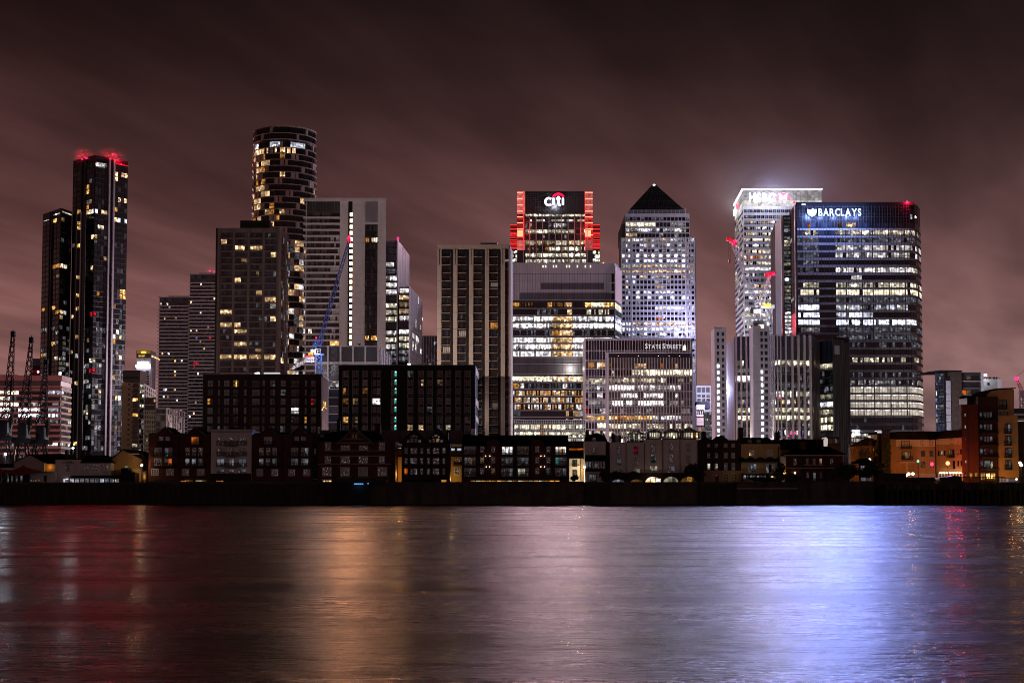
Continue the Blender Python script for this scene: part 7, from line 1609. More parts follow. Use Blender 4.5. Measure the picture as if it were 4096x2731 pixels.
    for (label, a) in (('roof conservatory on second white terrace house, lowest of four', (835, 1095, 968, 155, 212, 348, ('k0', 'c0', 'kp', 'c0', 'kp', None, None))), ('second roof conservatory of four, above the brightest arch', (1130, 1368, 1250, 142, 190, 302, ('b0', 'k1', 'k1', 'k1', 'k1', None, 'glass_old'))), ('third roof conservatory of four along the white terrace', (1392, 1643, 1520, 128, 185, 302, ('glass_old', 'k0', 'k1', 'k1', 'kp', 'kp', None))), ('largest roof conservatory with a steep glass peak at terrace end', (1652, 1930, 1800, 98, 185, 302, ('glass_old', None, 'k1', 'k1', 'k1', 'a0', 'h1')))): conservatory(label, *a[:6], HY + 2, a[6])
    b, f = house('roof_hut', 'small dark stair hut on the first white terrace roof', q.x(580), q.x(724), q.y(238), HY + 3, 3, 'dark_brick', 'hut'); win(b, f, q.r(636, 250, 692, 345), 'glass_grey', 'one'); chimney(b, q.x(572), q.x(622), q.y(212), q.y(250), HY + 4, 1, 'dark_brick', 1); b.done()
    rl = Thing('roof_railing', 'thin railing along the first two white terrace roofs', 'railing', (P(q.x(800), q.y(345), HY).x, HY, WZ(q.y(345), HY))); bars(rl, 'handrail', 'rail', [(P(q.x(545), q.y(318), HY + .3), P(q.x(1095), q.y(318), HY + .3))], .04)
    bars(rl, 'post', 'rail', [(P(q.x(545 + 50 * k), q.y(318), HY + .3), P(q.x(545 + 50 * k), q.y(350), HY + .3)) for k in range(12)], .03)
reg('r0', lit('room_red_dim', (.6, .02, .04), .12, .2)); reg('b0', lit('room_blue_dim', (.1, .12, .6), .12, .2))
white_terrace()

def brick_and_ochre():
    q = Zm(2750, 1680, 3.36); r = random.Random(75)
    b, f = house('brick_house', 'tall dark brick house with small sash windows and butterfly roofs', q.x(140), q.x(714), q.y(266), HY + .5, 12, 'dark_brick')
    for pts in (((190, 268), (240, 235), (330, 262), (330, 270)), ((330, 270), (395, 250), (460, 200), (545, 262), (545, 270))): front(b, 'roof', 'slate', q.p(pts), HY + 1, HY + 11)
    f.box(b, 'stone_base', 'tan_brick', q.x(214), q.y(676), q.x(450), 1928, -.05, .25); f.box(b, 'ochre_base', 'ochre', q.x(452), q.y(676), q.x(714), 1928, -.05, .3)
    for ci, (xa, xb) in enumerate(((257, 305), (362, 408), (488, 536), (590, 637))):
        for ri, (ya, yb) in enumerate(((315, 362), (437, 508), (576, 665))):
            m = ('curtain' if ri < 2 else gl(r, 3)) if ci > 1 else ('glass_old' if ri < 2 else 'kp')
            win(b, f, q.r(xa, ya, xb, yb), m, 'grid' if ci > 1 else 'sash', 'frame_white' if ci > 1 else 'brown_clad', .16); f.box(b, 'sill', 'tan_concrete', q.x(xa - 4), q.y(yb + 2), q.x(xb + 4), q.y(yb + 7), -.05, .2)
    for xa, xb in ((487, 535), (590, 640)): win(b, f, q.r(xa, 737, xb, 820), 'glass_old', 'sash', 'frame_dark', .4)
    f.box(b, 'door', 'frame_dark', q.x(372), q.y(742), q.x(412), q.y(850), .2, .35); f.box(b, 'door_lamp', 'r1', q.x(374), q.y(738), q.x(386), q.y(752), .35, .5)
    chimney(b, q.x(192), q.x(246), q.y(170), q.y(268), HY + 5, 2, 'dark_brick', 3); chimney(b, q.x(686), q.x(746), q.y(120), q.y(268), HY + 5, 2, 'dark_brick', 3)
    b.done()
    b, f = house('ochre_house', 'ochre rendered pair of houses with a wavy dark veranda canopy', q.x(718), q.x(1246), q.y(320), HY + .2, 12, 'ochre')
    front(b, 'roof', 'slate', q.p([(720, 322), (735, 235), (1080, 232), (1130, 262), (1240, 268), (1246, 322)]), HY + 1.4, HY + 11)
    for x in (805, 925): win(b, Face(q.x(718), HY + 1.4, q.x(1246), HY + 1.4, 1780), q.r(x, 258, x + 62, 308), 'glass_grey', 'one', 'frame_dark')
    for xa, xb, m in ((820, 902, 'glass_old'), (1062, 1150, 'curtain')): win(b, f, q.r(xa, 398, xb, 482), m, 'grid')
    wave = [(720, 495)] + [(720 + 8.8 * k, 507 - 14 * math.cos(k * .42)) for k in range(1, 58)] + [(1230, 495), (1240, 562), (716, 562)]
    front(b, 'veranda_canopy', 'slate', q.p(wave), HY - 1.6, HY + .1)
    for xa, xb in ((808, 925), (1048, 1172)): win(b, f, q.r(xa, 582, xb, 712), tuple(gl(r, 2) for _ in range(3)), 'three')
    f.box(b, 'conservatory_roof', 'slate', q.x(720), q.y(716), q.x(1180), q.y(734), -.05, 2.6); 
    for k in range(10): win(b, f, q.r(730 + 45 * k, 737, 770 + 45 * k, 800), pick(r, {'cp': 2, 'glass_old': 2, 'sp': 1}), 'one', 'frame_dark', 2.2)
    f.box(b, 'lit_door', 'a2', q.x(1100), q.y(752), q.x(1128), q.y(805), 2.2, 2.5); f.box(b, 'plinth', 'dark_brick', q.x(718), q.y(802), q.x(1246), 1928, -.05, 2.4); f.box(b, 'party_line', 'tan_brick', q.x(952), q.y(322), q.x(957), q.y(500), -.05, .1)
    chimney(b, q.x(1180), q.x(1240), q.y(160), q.y(320), HY + 4, 2, 'dark_brick', 2); f.box(b, 'downpipe', 'frame_dark', q.x(1216), q.y(350), q.x(1224), q.y(700), .1, .4)
    b.done()
    lamp(q.x(1290), q.y(700), HY + 4, (1, .52, .12), 900, .2); lamp(q.x(980), q.y(440), HY - 9, (1, .62, .28), 110, .2); lamp(q.x(900), q.y(790), HY - 5, (.9, .9, 1), 60, .15)
    b, f = house('long_roof_house', 'long low house with dark roof and orange lit gable wall', q.x(1248), q.x(1820), q.y(395), HY + 9, 8, 'yellow_brick')
    front(b, 'roof', 'slate', q.p([(1246, 398), (1246, 262), (1400, 250), (1820, 256), (1832, 398)]), HY + 8.5, HY + 17); b.done()
    b, f = house('hip_roof_house', 'red brick house with a hipped roof and pale string course', q.x(1322), q.x(2082), q.y(475), HY + .4, 12, 'red_brick')
    hip_roof(b, f, q.x(1288), q.x(2172), q.x(1560), q.x(1880), q.y(472), q.y(352), HY + .4, 12, 'slate', 1.0)
    f.box(b, 'eaves_board', 'tan_concrete', q.x(1290), q.y(466), q.x(2150), q.y(480), .6, 1.0); f.box(b, 'string_course', 'tan_concrete', q.x(1322), q.y(637), q.x(1975), q.y(650), -.05, .2); f.box(b, 'sill_course', 'tan_concrete', q.x(1552), q.y(598), q.x(1838), q.y(605), -.05, .2)
    for xa, xb in ((1418, 1468), (1588, 1626), (1678, 1722), (1770, 1806), (1910, 1962)): win(b, f, q.r(xa, 510, xb, 604), pick(r, {'curtain': 2, 'glass_old': 1.4, 'h0': .5}), 'sash', 'brown_clad')
    for xa, xb, m in ((1590, 1632, 'glass_old'), (1680, 1722, 'cp'), (1770, 1808, 'curtain'), (1912, 1968, 'glass_old')): win(b, f, q.r(xa, 695, xb, 785 if m != 'cp' else 815), m, 'sash', 'brown_clad')
    f.box(b, 'wall_lamp', 'lamp_small', q.x(1430), q.y(700), q.x(1448), q.y(720), .1, .4); chimney(b, q.x(1528), q.x(1592), q.y(292), q.y(402), HY + 4, 2, 'red_brick', 0); chimney(b, q.x(1800), q.x(1836), q.y(345), q.y(402), HY + 4, 2, 'red_brick', 0)
    for x in (1545, 1838): f.box(b, 'downpipe', 'frame_dark', q.x(x), q.y(482), q.x(x + 8), q.y(800), .05, .3)
    b.done()
    b, f = house('look_out_hut', 'dark glazed rooftop lookout with a flat lid behind the hipped roof', q.x(1888), q.x(2042), q.y(242), HY + 14, 6, 'frame_dark', 'hut')
    f.box(b, 'lid', 'frame_dark', q.x(1866), q.y(226), q.x(2052), q.y(244), -6.5, .6)
    for k in range(5): f.box(b, 'glazing', 'cp' if k == 3 else 'glass_grey', q.x(1892 + 30 * k), q.y(250), q.x(1917 + 30 * k), q.y(315), -.05, .1)
    f.box(b, 'brick_base', 'brown_brick', q.x(1880), q.y(320), q.x(2050), 1900, -.05, .4); b.done()
brick_and_ochre()
def ball(mat):
    import bmesh
    k = ('ball', mat)
    if k not in _mesh:
        me = bpy.data.meshes.new('ball'); bm = bmesh.new(); bmesh.ops.create_icosphere(bm, subdivisions=2, radius=1.0); bm.to_mesh(me); bm.free(); me.materials.append(MT[mat]); _mesh[k] = me
    return _mesh[k]
# ================================================================== left end: pub, canopy and gabled sheds
def left_end():
    q = Zm(0, 1650, 3.92); r = random.Random(81)
    b, f = house('pub', 'white rendered pub with a framed name sign and tall chimneys', q.x(872), q.x(1258), q.y(733), HY, 10, 'render_white', 'pub')
    f.box(b, 'sign_frame', 'brown_brick', q.x(972), q.y(750), q.x(1164), q.y(792), -.05, .12); f.box(b, 'sign_board', 'render_white', q.x(977), q.y(755), q.x(1159), q.y(787), .1, .16)
    letters(b, f, 'GUN', q.x(1040), q.y(760), q.x(1132), q.y(783), 'brown_brick', .02, .3, .2)
    win(b, f, q.r(1040, 810, 1102, 914), 'glass_old', 'grid', 'frame_dark')
    f.box(b, 'door', 'c1', q.x(1006), q.y(1040), q.x(1030), q.y(1110), -.05, .15); f.box(b, 'door_light', 'c2', q.x(1040), q.y(1040), q.x(1078), q.y(1050), -.05, .3); f.box(b, 'door', 'c0', q.x(1036), q.y(1052), q.x(1080), q.y(1118), -.05, .2)
    f.box(b, 'parapet', 'slate', q.x(868), q.y(715), q.x(1262), q.y(735), -8, .3)
    for xa, xb, ya in ((1018, 1056, 612), (1090, 1128, 640), (1262, 1328, 600), (1372, 1408, 605)): chimney(b, q.x(xa), q.x(xb), q.y(ya), q.y(735), HY + 5, 1.6, 'dark_brick', 2)
    b.done()
    b, f = house('pub_wing', 'lower white pub wing with three window pairs above a glazed veranda', q.x(1260), q.x(1745), q.y(787), HY - .3, 10, 'render_white', 'pub')
    hip_roof(b, f, q.x(1252), q.x(1765), q.x(1380), q.x(1700), q.y(790), q.y(668), HY - .3, 10, 'slate')
    for xa, xb in ((1312, 1402), (1440, 1560), (1610, 1700)): win(b, f, q.r(xa, 808, xb, 898 if xa != 1440 else 914), ('glass_old', 'glass_old'), 'two')
    f.box(b, 'string_course', 'white_stone', q.x(1400), q.y(957), q.x(1640), q.y(964), -.05, .15)
    for xa, xb in ((1308, 1404), (1606, 1700)): f.box(b, 'apron_panel', 'white_stone', q.x(xa), q.y(904), q.x(xb), q.y(960), -.05, .12)
    fr_ = Face(q.x(1090), HY - 3.5, q.x(1890), HY - 3.5, 1900)
    front(b, 'veranda_roof', 'slate', q.p([(1080, 1018), (1130, 985), (1895, 978), (1895, 1024)]), HY - 3.6, HY); f.box(b, 'veranda_floor', 'dark_brick', q.x(1085), q.y(1120), q.x(1890), 1940, 0, 3.4)
    for k in range(10): win(b, fr_, q.r(1092 + 78.5 * k, 1034, 1166 + 78.5 * k, 1118), pick(r, {'cp': 3, 'sp': 2, 'c0': 1}) if k != 6 else 'c1', 'two', 'frame_dark')
    b.done()
    b, f = house('gabled_shed', 'cream gable house with amber lit side behind the red canopy', q.x(224), q.x(700), q.y(775), HY + 6, 14, 'tan_concrete')
    front(b, 'gable', 'tan_concrete', q.p([(224, 777), (462, 660), (700, 777)]), HY + 6, HY + 18)
    front(b, 'roof_slope', 'slate', q.p([(462, 648), (212, 772), (212, 784), (462, 662)]), HY + 5.6, HY + 19); front(b, 'roof_slope', 'slate', q.p([(462, 648), (462, 662), (712, 790), (712, 778)]), HY + 5.6, HY + 19)
    front(b, 'long_roof', 'slate', q.p([(520, 700), (560, 650), (940, 640), (1010, 700), (870, 800), (700, 795)]), HY + 9, HY + 20)
    front(b, 'side_house', 'yellow_brick', q.p([(696, 795), (868, 806), (868, 930), (696, 930)]), HY + 7, HY + 12); b.done()
    for k in range(4): pass
    lamp(q.x(775), q.y(850), HY + 6.2, (1, .50, .12), 45, .12)
    b, f = house('low_outbuilding', 'low pale outbuilding with small lit windows between canopy and pub', q.x(478), q.x(870), q.y(930), HY - 2, 6, 'render_white', 'outbuilding')
    for xa, m in ((482, 'h0'), (560, 'h0'), (610, 'h0'), (520, 'glass_old')): win(b, f, q.r(xa, 1045, xa + 26, 1090), m, 'one', 'frame_dark')
    f.box(b, 'roof_edge', 'slate', q.x(476), q.y(922), q.x(740), q.y(933), -6, .5); f.box(b, 'gate', 'dark_brick', q.x(700), q.y(985), q.x(740), 1926, -.05, .2); b.done()
    # red stretched canopy: ridged sheet with points
    t = Thing('canopy', 'red fabric canopy with a pointed peak over the pub terrace', 'canopy', (P(q.x(250), q.y(1100), HY - 6).x, HY - 6, GZ))
    top = [(-60, 860), (0, 872), (60, 895), (180, 900), (290, 868), (370, 822), (450, 868), (560, 896), (640, 912)]; bot = [(-60, 955), (0, 958), (60, 955), (122, 950), (290, 990), (350, 985), (420, 965), (560, 925), (640, 918)]
    v = [tuple(P(q.x(x), q.y(y), HY - 2)) for x, y in top] + [tuple(P(q.x(x), q.y(y), HY - 9)) for x, y in bot]; n = len(top)
    v2 = [(a, c_, z - .06) for a, c_, z in v]
    fs = [(i, i + 1, n + i + 1, n + i) for i in range(n - 1)]; fs += [tuple(2 * n + k for k in reversed(g)) for g in fs]
    t.raw('sheet', v + v2, fs, 'red_canvas')
    for x, ya in ((120, 952), (20, 958), (470, 950), (250, 975)): bars(t, 'pole', 'steel', [(P(q.x(x), q.y(ya), HY - 9), P(q.x(x), 1927, HY - 9))], .07)
    bars(t, 'guy_rope', 'steel', [(P(q.x(122), q.y(950), HY - 9), P(q.x(-10), q.y(1105), HY - 9.5))], .05)
    for xa in (110, 175, 250, 322): 
        w = P(q.x(xa), q.y(1020), HY - 3); t.box('side_window', 'c0', w.x, w.x + .5, HY - 3, HY - 2.9, w.z - 1.3, w.z + .6)
    t.box('side_wall', 'black_brick', P(q.x(-60), 1900, HY - 2.6).x, P(q.x(470), 1900, HY - 2.6).x, HY - 2.8, HY - 1, GZ, WZ(q.y(960), HY - 2.6))
    b, f = house('white_garden_wall', 'white lit boundary wall behind the red canopy', q.x(-40), q.x(222), q.y(865), HY + 12, 2, 'render_white', 'wall'); f.box(b, 'coping', 'slate', q.x(-40), q.y(800), q.x(222), q.y(862), -1, -.2); b.done()
    # floodlit yard of the crane quay: site lamp on a post
    for (nm, label, px, py, Y, c, w, mk) in (('floodlight', 'bright white yard floodlight on a post under the dock cranes', 22, 1816, 462, (.72, .76, 1), 1500, 'lamp_white'), ('floodlight', 'white floodlight on a pole left of the lift shaft foot', 292, 1791, 470, (.9, .92, 1), 900, 'lamp_white'), ('street_lamp', 'warm white street lamp beside the orange lit gable house', 567, 1860, HY - 1.2, (1, .62, .30), 420, 'lamp_small')):
        p = P(px, py, Y); t = Thing(nm, label, 'lamp', (p.x, Y, GZ)); bars(t, 'post', 'iron', [((p.x, Y + .3, GZ), (p.x, Y + .3, p.z))], .09)
        t.put('lamp_head', ball(mk), Matrix.Translation((p.x, Y, p.z)) @ Matrix.Scale(.38, 4)); lamp_at(p.x, Y - .9, p.z, c, w, .25)
    b, f = house('gabled_house', 'orange lit brick gable house behind the street lamp', q.x(1755), q.x(2232), q.y(720), HY + 3, 10, 'yellow_brick')
    front(b, 'gable', 'yellow_brick', q.p([(1755, 722), (1920, 582), (2232, 722)]), HY + 3, HY + 12); front(b, 'roof_slope', 'slate', q.p([(1920, 568), (1745, 715), (1750, 728), (1920, 584)]), HY + 2.5, HY + 13); front(b, 'roof_slope', 'slate', q.p([(1920, 568), (1920, 584), (2240, 740), (2315, 770), (2230, 625), (2080, 580)]), HY + 2.5, HY + 13)
    f.box(b, 'dormer_edge', 'white_stone', q.x(2030), q.y(640), q.x(2195), q.y(652), .6, 1.0); f.box(b, 'lit_vent', 'k0', q.x(1962), q.y(838), q.x(2012), q.y(868), -.05, .1)
    f.box(b, 'low_wall', 'yellow_brick', q.x(1890), q.y(895), q.x(2238), 1927, -.05, 1.2); f.box(b, 'coping', 'white_stone', q.x(2005), q.y(888), q.x(2238), q.y(896), -.05, 1.3); f.box(b, 'gate_window', 'a1', q.x(2252), q.y(950), q.x(2300), q.y(1088), .2, .4); f.box(b, 'gate_window', 'white_stone', q.x(2246), q.y(918), q.x(2304), q.y(948), .2, .5)
    for k in (2262, 2286): f.box(b, 'gate_bar', 'frame_dark', q.x(k), q.y(950), q.x(k + 7), q.y(1088), .4, .5)
    b.done()
    b, f = house('dark_shed', 'plain dark shed between pub veranda and orange lit wall', q.x(1896), q.x(2120), q.y(945), HY - 3, 5, 'black_brick', 'shed'); front(b, 'roof', 'slate', q.p([(1896, 948), (1898, 868), (2005, 866), (2010, 900), (2060, 930), (2120, 948)]), HY - 2.8, HY + 1); b.done()
left_end()

# ================================================================== right end
def right_end():
    q = Zm(3350, 1300, 2.413); r = random.Random(82)
    b, (f,) = tower('apartment_block', 'brick and glass apartment block with a thin flat roof canopy', [(3742, 560), (3926, 560)], q.y(455), 18, 'dark_grey', py=1650)
    front(b, 'roof_canopy', 'slate', q.p([(866, 450), (995, 434), (1206, 437), (1206, 444), (995, 446)]), 556, 575)
    for k in range(5): 
        for i in range(20): f.box(b, 'glazing', pick(r, {'glass_blue': 5, 'c0': 2, 'cp': 1.4}), q.x(948 + 17 * k), q.y(470 + 30 * i), q.x(963 + 17 * k), q.y(497 + 30 * i), -.05, .5 + .12 * k)
    for i in range(9): f.box(b, 'light_strip', 'b1' if i % 2 else 'c1', q.x(951), q.y(640 + 66 * i), q.x(957), q.y(690 + 66 * i), .5, .7)
    for i in range(9): f.box(b, 'balcony', 'steel', q.x(1042), q.y(540 + 66 * i), q.x(1086), q.y(602 + 66 * i), -.05, 1.4); f.box(b, 'balcony_gap', pick(r, {'glass': 2, 'sp': 1, 'h0': .5}), q.x(1042), q.y(503 + 66 * i), q.x(1086), q.y(538 + 66 * i), -.05, .4)
    f.box(b, 'brick_pier', 'brown_brick', q.x(1087), q.y(450), q.x(1198), 1900, -.05, 1.0); f.box(b, 'corner_pier', 'black_metal', q.x(1022), q.y(446), q.x(1042), 1900, -.05, 1.1)
    for i in range(8):
        xs = (1103, 1152) if i == 0 else (1132,)
        for x in xs: win(b, f, q.r(x, 502 + 66 * i, x + 22, 522 + 66 * i), 'a1' if i == 0 else ('h1' if i == 4 else 'glass_old'), 'one', 'mid_grey', 1.1)
    for i in range(5):
        for k in range(4): f.box(b, 'window', {(0, 1): 'h0', (2, 0): 'o1', (2, 1): 'h0', (3, 0): 'a1'}.get((i, k), 'glass'), q.x(1210 + 42 * k), q.y(492 + 68 * i), q.x(1246 + 42 * k), q.y(530 + 68 * i + (14 if i == 2 else 0)), -.05, .12)
        f.box(b, 'floor_edge', 'steel' if i == 0 else 'mid_grey', q.x(1200), q.y(538 + 66 * i), q.x(1385), q.y(546 + 66 * i), -.05, .5)
    f.box(b, 'white_corner', 'white_metal', q.x(1388), q.y(458), q.x(1412), q.y(690), -.05, .4); f.box(b, 'lit_panel', 'white_metal', q.x(1176), q.y(935), q.x(1198), 1735, .9, 1.2); b.done()
    b, (f,) = tower('plant_room', 'pale rooftop plant block behind the curved roof apartments', [(3931, 565), (4007, 565)], q.y(520), 10, 'white_stone', py=1550); f.box(b, 'vent', 'frame_dark', q.x(1447), q.y(556), q.x(1468), q.y(580), -.05, .1)
    bars(b, 'roof_rail', 'rail', [(P(q.x(1420), q.y(507), 565), P(q.x(1560), q.y(507), 565))] + [(P(q.x(1420 + 20 * k), q.y(507), 565), P(q.x(1420 + 20 * k), q.y(521), 565)) for k in range(8)], .08)
    for x in (1480, 1520, 1545): f.box(b, 'aerial', 'iron', q.x(x), q.y(498), q.x(x + 8), q.y(521), -2, -1)
    f.box(b, 'lamp', 'lamp_white', q.x(1408), q.y(472), q.x(1432), q.y(496), 1, 1.6); b.done(); lamp(q.x(1420), q.y(490), 561, (.85, .9, 1), 900, .2)
    # curved roof apartments
    Y = 432.0
    b, f = house('apartment_block', 'ochre apartment block with curved roof and dark glazed centre by the river', 3916, 3995, q.y(690), Y, 14, 'dark_brick')
    front(b, 'curved_tower', 'ochre', q.p([(1440, 880), (1440, 668), (1480, 640), (1540, 625), (1692, 615), (1704, 625), (1704, 880)]), Y + .4, Y + 12)
    front(b, 'curved_roof', 'slate', q.p([(1395, 690), (1420, 655), (1470, 625), (1540, 609), (1722, 603), (1722, 610), (1545, 620), (1480, 638), (1432, 672), (1410, 692)]), Y - .3, Y + 13)
    fo = Face(3995, Y - .6, 4076, Y - .6, 1800); front(b, 'ochre_wing', 'ochre', q.p([(1550, 872), (1738, 868), (1752, 1478), (1560, 1478)]), Y - .6, Y + 11)
    f5 = Face(3940, Y + .4, 4060, Y + .4, 1750); win(b, f5, q.r(1562, 722, 1640, 812), ('glass_old', 'glass_old'), 'two', 'frame_dark'); win(b, f5, q.r(1574, 836, 1648, 868), 'glass_old', 'two', 'frame_dark'); balcony(b, f5, q.r(1560, 770, 1642, 812), .6)
    for k in range(4):
        y = 950 + 117 * k; win(b, fo, q.r(1618, y, 1676, y + 95), ('glass_old', 'c0' if k != 3 else 'cp'), 'two', 'frame_dark'); balcony(b, fo, q.r(1606, y + 48, 1676, y + 97), .9)
    for i in range(6):
        y = 838 + 117 * i
        if i < 5:
            win(b, f, q.r(1376, y, 1402, y + 58), 'c0', 'one', 'frame_dark'); win(b, f, q.r(1410, y - 2, 1502, y + 60 + (20 if i == 4 else 0)), ('c0', 'curtain', 'c0') if i < 3 else (('glass_old', 'r0', 'c0') if i == 3 else ('cp', 'cp', 'glass_old')), 'three', 'frame_dark'); f.box(b, 'balcony_slab', 'frame_dark', q.x(1370), q.y(y + 82), q.x(1545), q.y(y + 92), -.05, 1.6)
    for xa, xb in ((1374, 1424), (1428, 1470), (1474, 1520)): win(b, f, q.r(xa, 1424, xb, 1500), 'a2', 'four', 'frame_dark')
    b.done()
    b, f = house('brick_stair_tower', 'red brown brick stair tower with slot windows lit by red lamp', 3848, 3915, q.y(765), Y - 1, 2.5, 'red_brick')
    f.box(b, 'dark_slot', 'frame_dark', q.x(1257), q.y(765), q.x(1270), 1925, -.05, .08)
    for k in range(6): win(b, f, q.r(1229, 850 + 113 * k, 1244, 890 + 113 * k), ('h1' if k == 4 else 'k0' if k in (0, 1) else 'glass_old'), 'one', 'frame_dark')
    f.box(b, 'roof_lamp', 'a1', q.x(1221), q.y(758), q.x(1230), q.y(768), .1, .3)
    for xa, xb in ((1318, 1348), (1270, 1298)): win(b, f, q.r(xa, 1424, xb, 1480), 'a1', 'two', 'frame_dark')
    b.done()
    b, f = house('roof_pavilion', 'dark stepped roof storey between brick stair tower and curved roof', 3872, 3945, q.y(700), Y + 5, 8, 'frame_dark'); f.box(b, 'roof_slab', 'slate', 3858, q.y(683), 3950, q.y(702), -4, .6); grid(b, f, 3875, 3945, 5, q.y(712), 25, 1, .85, .85, lambda i, j: 'glass_blue', (), .1); b.done()
    # low terrace lit orange
    Y2 = 438.0; q9 = Zm(3400, 1600, 3.38)
    b, f = house('brick_terrace', 'orange lit brick terrace with a cream top floor and dark pitched roof', q9.x(545), q9.x(1160), q9.y(527), Y2, 12, 'yellow_brick')
    f.box(b, 'upper_render', 'render_cream', q9.x(620), q9.y(530), q9.x(1158), q9.y(625), -.05, .08)
    front(b, 'roof', 'slate', q9.p([(540, 452), (620, 425), (1040, 418), (1260, 425), (1290, 440), (1160, 530), (612, 530)]), Y2 - .8, Y2 + 12)
    for rc in ((693, 545, 812, 655), (700, 690, 820, 800)): win(b, f, q9.r(*rc), ('a0', 'h0', 'a0'), 'three', 'frame_dark'); balcony(b, f, q9.r(rc[0] - 12, rc[3] - 45, rc[2] + 18, rc[3] + 6), 1.1)
    for rc in ((955, 543, 1003, 608), (1070, 543, 1117, 608), (960, 685, 1010, 760), (1075, 685, 1125, 760), (963, 833, 1013, 908), (1080, 830, 1128, 908)): win(b, f, q9.r(*rc), 'glass_old', 'two', 'frame_dark')
    f.box(b, 'porch_frame', 'render_cream', q9.x(645), q9.y(835), q9.x(870), q9.y(846), -.05, 1.0); f.box(b, 'porch_post', 'render_cream', q9.x(750), q9.y(846), q9.x(762), q9.y(985), .8, 1.0); f.box(b, 'plinth', 'tan_concrete', q9.x(545), q9.y(990), q9.x(1160), 1927, -.05, .15); f.box(b, 'downpipe', 'frame_dark', q9.x(1150), q9.y(530), q9.x(1160), 1920, .05, .3); b.done()
    f6 = Face(q9.x(1160), Y2, q9.x(1525), Y2 - 7, 1800)
    c = P(q9.x(1340), 1900, Y2); b = Thing('brick_terrace', 'angled brick terrace wing under the red lamp with a lit arcade', 'house', (c.x, Y2, GZ))
    core(b, 'wall', 'yellow_brick', [(f6.a.x, f6.a.y), (f6.b.x, f6.b.y), (f6.b.x, f6.b.y + 14), (f6.a.x, f6.a.y + 14)], WZ(q9.y(500), Y2 - 4)); f6.Yr = Y2 - 4
    f6.box(b, 'upper_render', 'render_cream', q9.x(1162), q9.y(505), q9.x(1522), q9.y(600), -.05, .08)
    front(b, 'roof', 'slate', q9.p([(1160, 530), (1270, 440), (1330, 405), (1510, 400), (1518, 502), (1330, 512)]), Y2 - 7.6, Y2 + 8)
    for xa, xb, ya, m in ((1188, 1208, 535, 'glass_old'), (1232, 1252, 530, 'glass_old'), (1272, 1292, 528, 'glass_old'), (1450, 1468, 512, 'glass_old'), (1492, 1508, 510, 'glass_old'), (1190, 1210, 680, 'glass_old'), (1236, 1252, 680, 'k1'), (1272, 1290, 678, 'glass_old'), (1450, 1466, 668, 'h0'), (1492, 1508, 665, 'glass_old'), (1452, 1470, 820, 'glass_old'), (1494, 1510, 820, 'glass_old')): win(b, f6, q9.r(xa, ya, xb, ya + 72), m, 'one', 'frame_dark')
    win(b, f6, q9.r(1352, 515, 1412, 600), ('c1', 'glass_old'), 'two', 'frame_dark'); win(b, f6, q9.r(1335, 665, 1412, 775), ('a0', 'h0', 'glass_old'), 'three', 'frame_dark'); balcony(b, f6, q9.r(1325, 735, 1418, 780), .9); win(b, f6, q9.r(1390, 820, 1420, 930), 'glass_old', 'two', 'frame_dark')
    f6.box(b, 'arcade', 'frame_dark', q9.x(1195), q9.y(985), q9.x(1528), 1925, -.05, .1)
    for k in range(9): f6.box(b, 'arcade_post', 'render_cream', q9.x(1197 + 40 * k), q9.y(978), q9.x(1209 + 40 * k), 1922, .1, .6)
    for k in range(7): f6.box(b, 'arcade_lamp', 'lamp_small', q9.x(1226 + 44 * k), q9.y(974), q9.x(1250 + 44 * k), q9.y(990), .6, 1.0)
    b.done()
    for x in (1250, 1400): lamp(q9.x(x), q9.y(1000), Y2 - 9, (1, .85, .5), 110, .15)
    b, f = house('ivy_tower', 'dark stair tower overgrown with ivy and topped by glazed lantern', q9.x(430), q9.x(543), q9.y(480), Y2 - 1, 7, 'brown_brick')
    f.box(b, 'lantern', 'glass_grey', q9.x(436), q9.y(412), q9.x(540), q9.y(480), -6, -.3); f.box(b, 'lantern_lid', 'frame_dark', q9.x(412), q9.y(400), q9.x(566), q9.y(412), -7, .6)
    for k in range(5): f.box(b, 'lantern_post', 'frame_dark', q9.x(434 + 25 * k), q9.y(412), q9.x(440 + 25 * k), q9.y(482), -.4, .1)
    iv = random.Random(5); v, fc = [], []
    for k in range(900):
        x = iv.gauss(505, 32); y = iv.uniform(520, 985); 
        if x > 560 or x < 440: continue
        p = P(q9.x(x), q9.y(y), Y2 - 1.15 - iv.random() * .35); s = iv.uniform(.12, .3); a = Vector((iv.uniform(-1, 1), iv.uniform(-.5, .5), iv.uniform(-1, 1))) * s; c_ = Vector((iv.uniform(-1, 1), iv.uniform(-.5, .5), iv.uniform(-1, 1))) * s; n = len(v); v += [p + a, p + c_, p - a, p - c_]; fc.append((n, n + 1, n + 2, n + 3))
    o = b.raw('ivy', v, fc, 'leaf'); o['kind'] = 'stuff'; b.done()
    b, f = house('brick_house', 'orange lit brick house left of the ivy stair tower', q9.x(5), q9.x(345), q9.y(605), Y2 + 3, 2.5, 'yellow_brick'); front(b, 'roof', 'tile_brown', q9.p([(-10, 625), (150, 555), (250, 505), (330, 525), (350, 610)]), Y2 + 2.3, Y2 + 6)
    for xa, m in ((10, 'a0'), (310, 'o1')): win(b, f, q9.r(xa, 640, xa + 16, 690), m, 'one', 'frame_dark')
    b.done()
    b, f = house('brick_house', 'narrow brick house with white attic window beside the ivy tower', q9.x(346), q9.x(430), q9.y(535), Y2 + 1, 8, 'tile_brown'); f.box(b, 'dormer', 'render_white', q9.x(335), q9.y(462), q9.x(428), q9.y(535), -5, -.2); f.box(b, 'dormer_roof', 'slate', q9.x(315), q9.y(445), q9.x(432), q9.y(462), -6, .3)
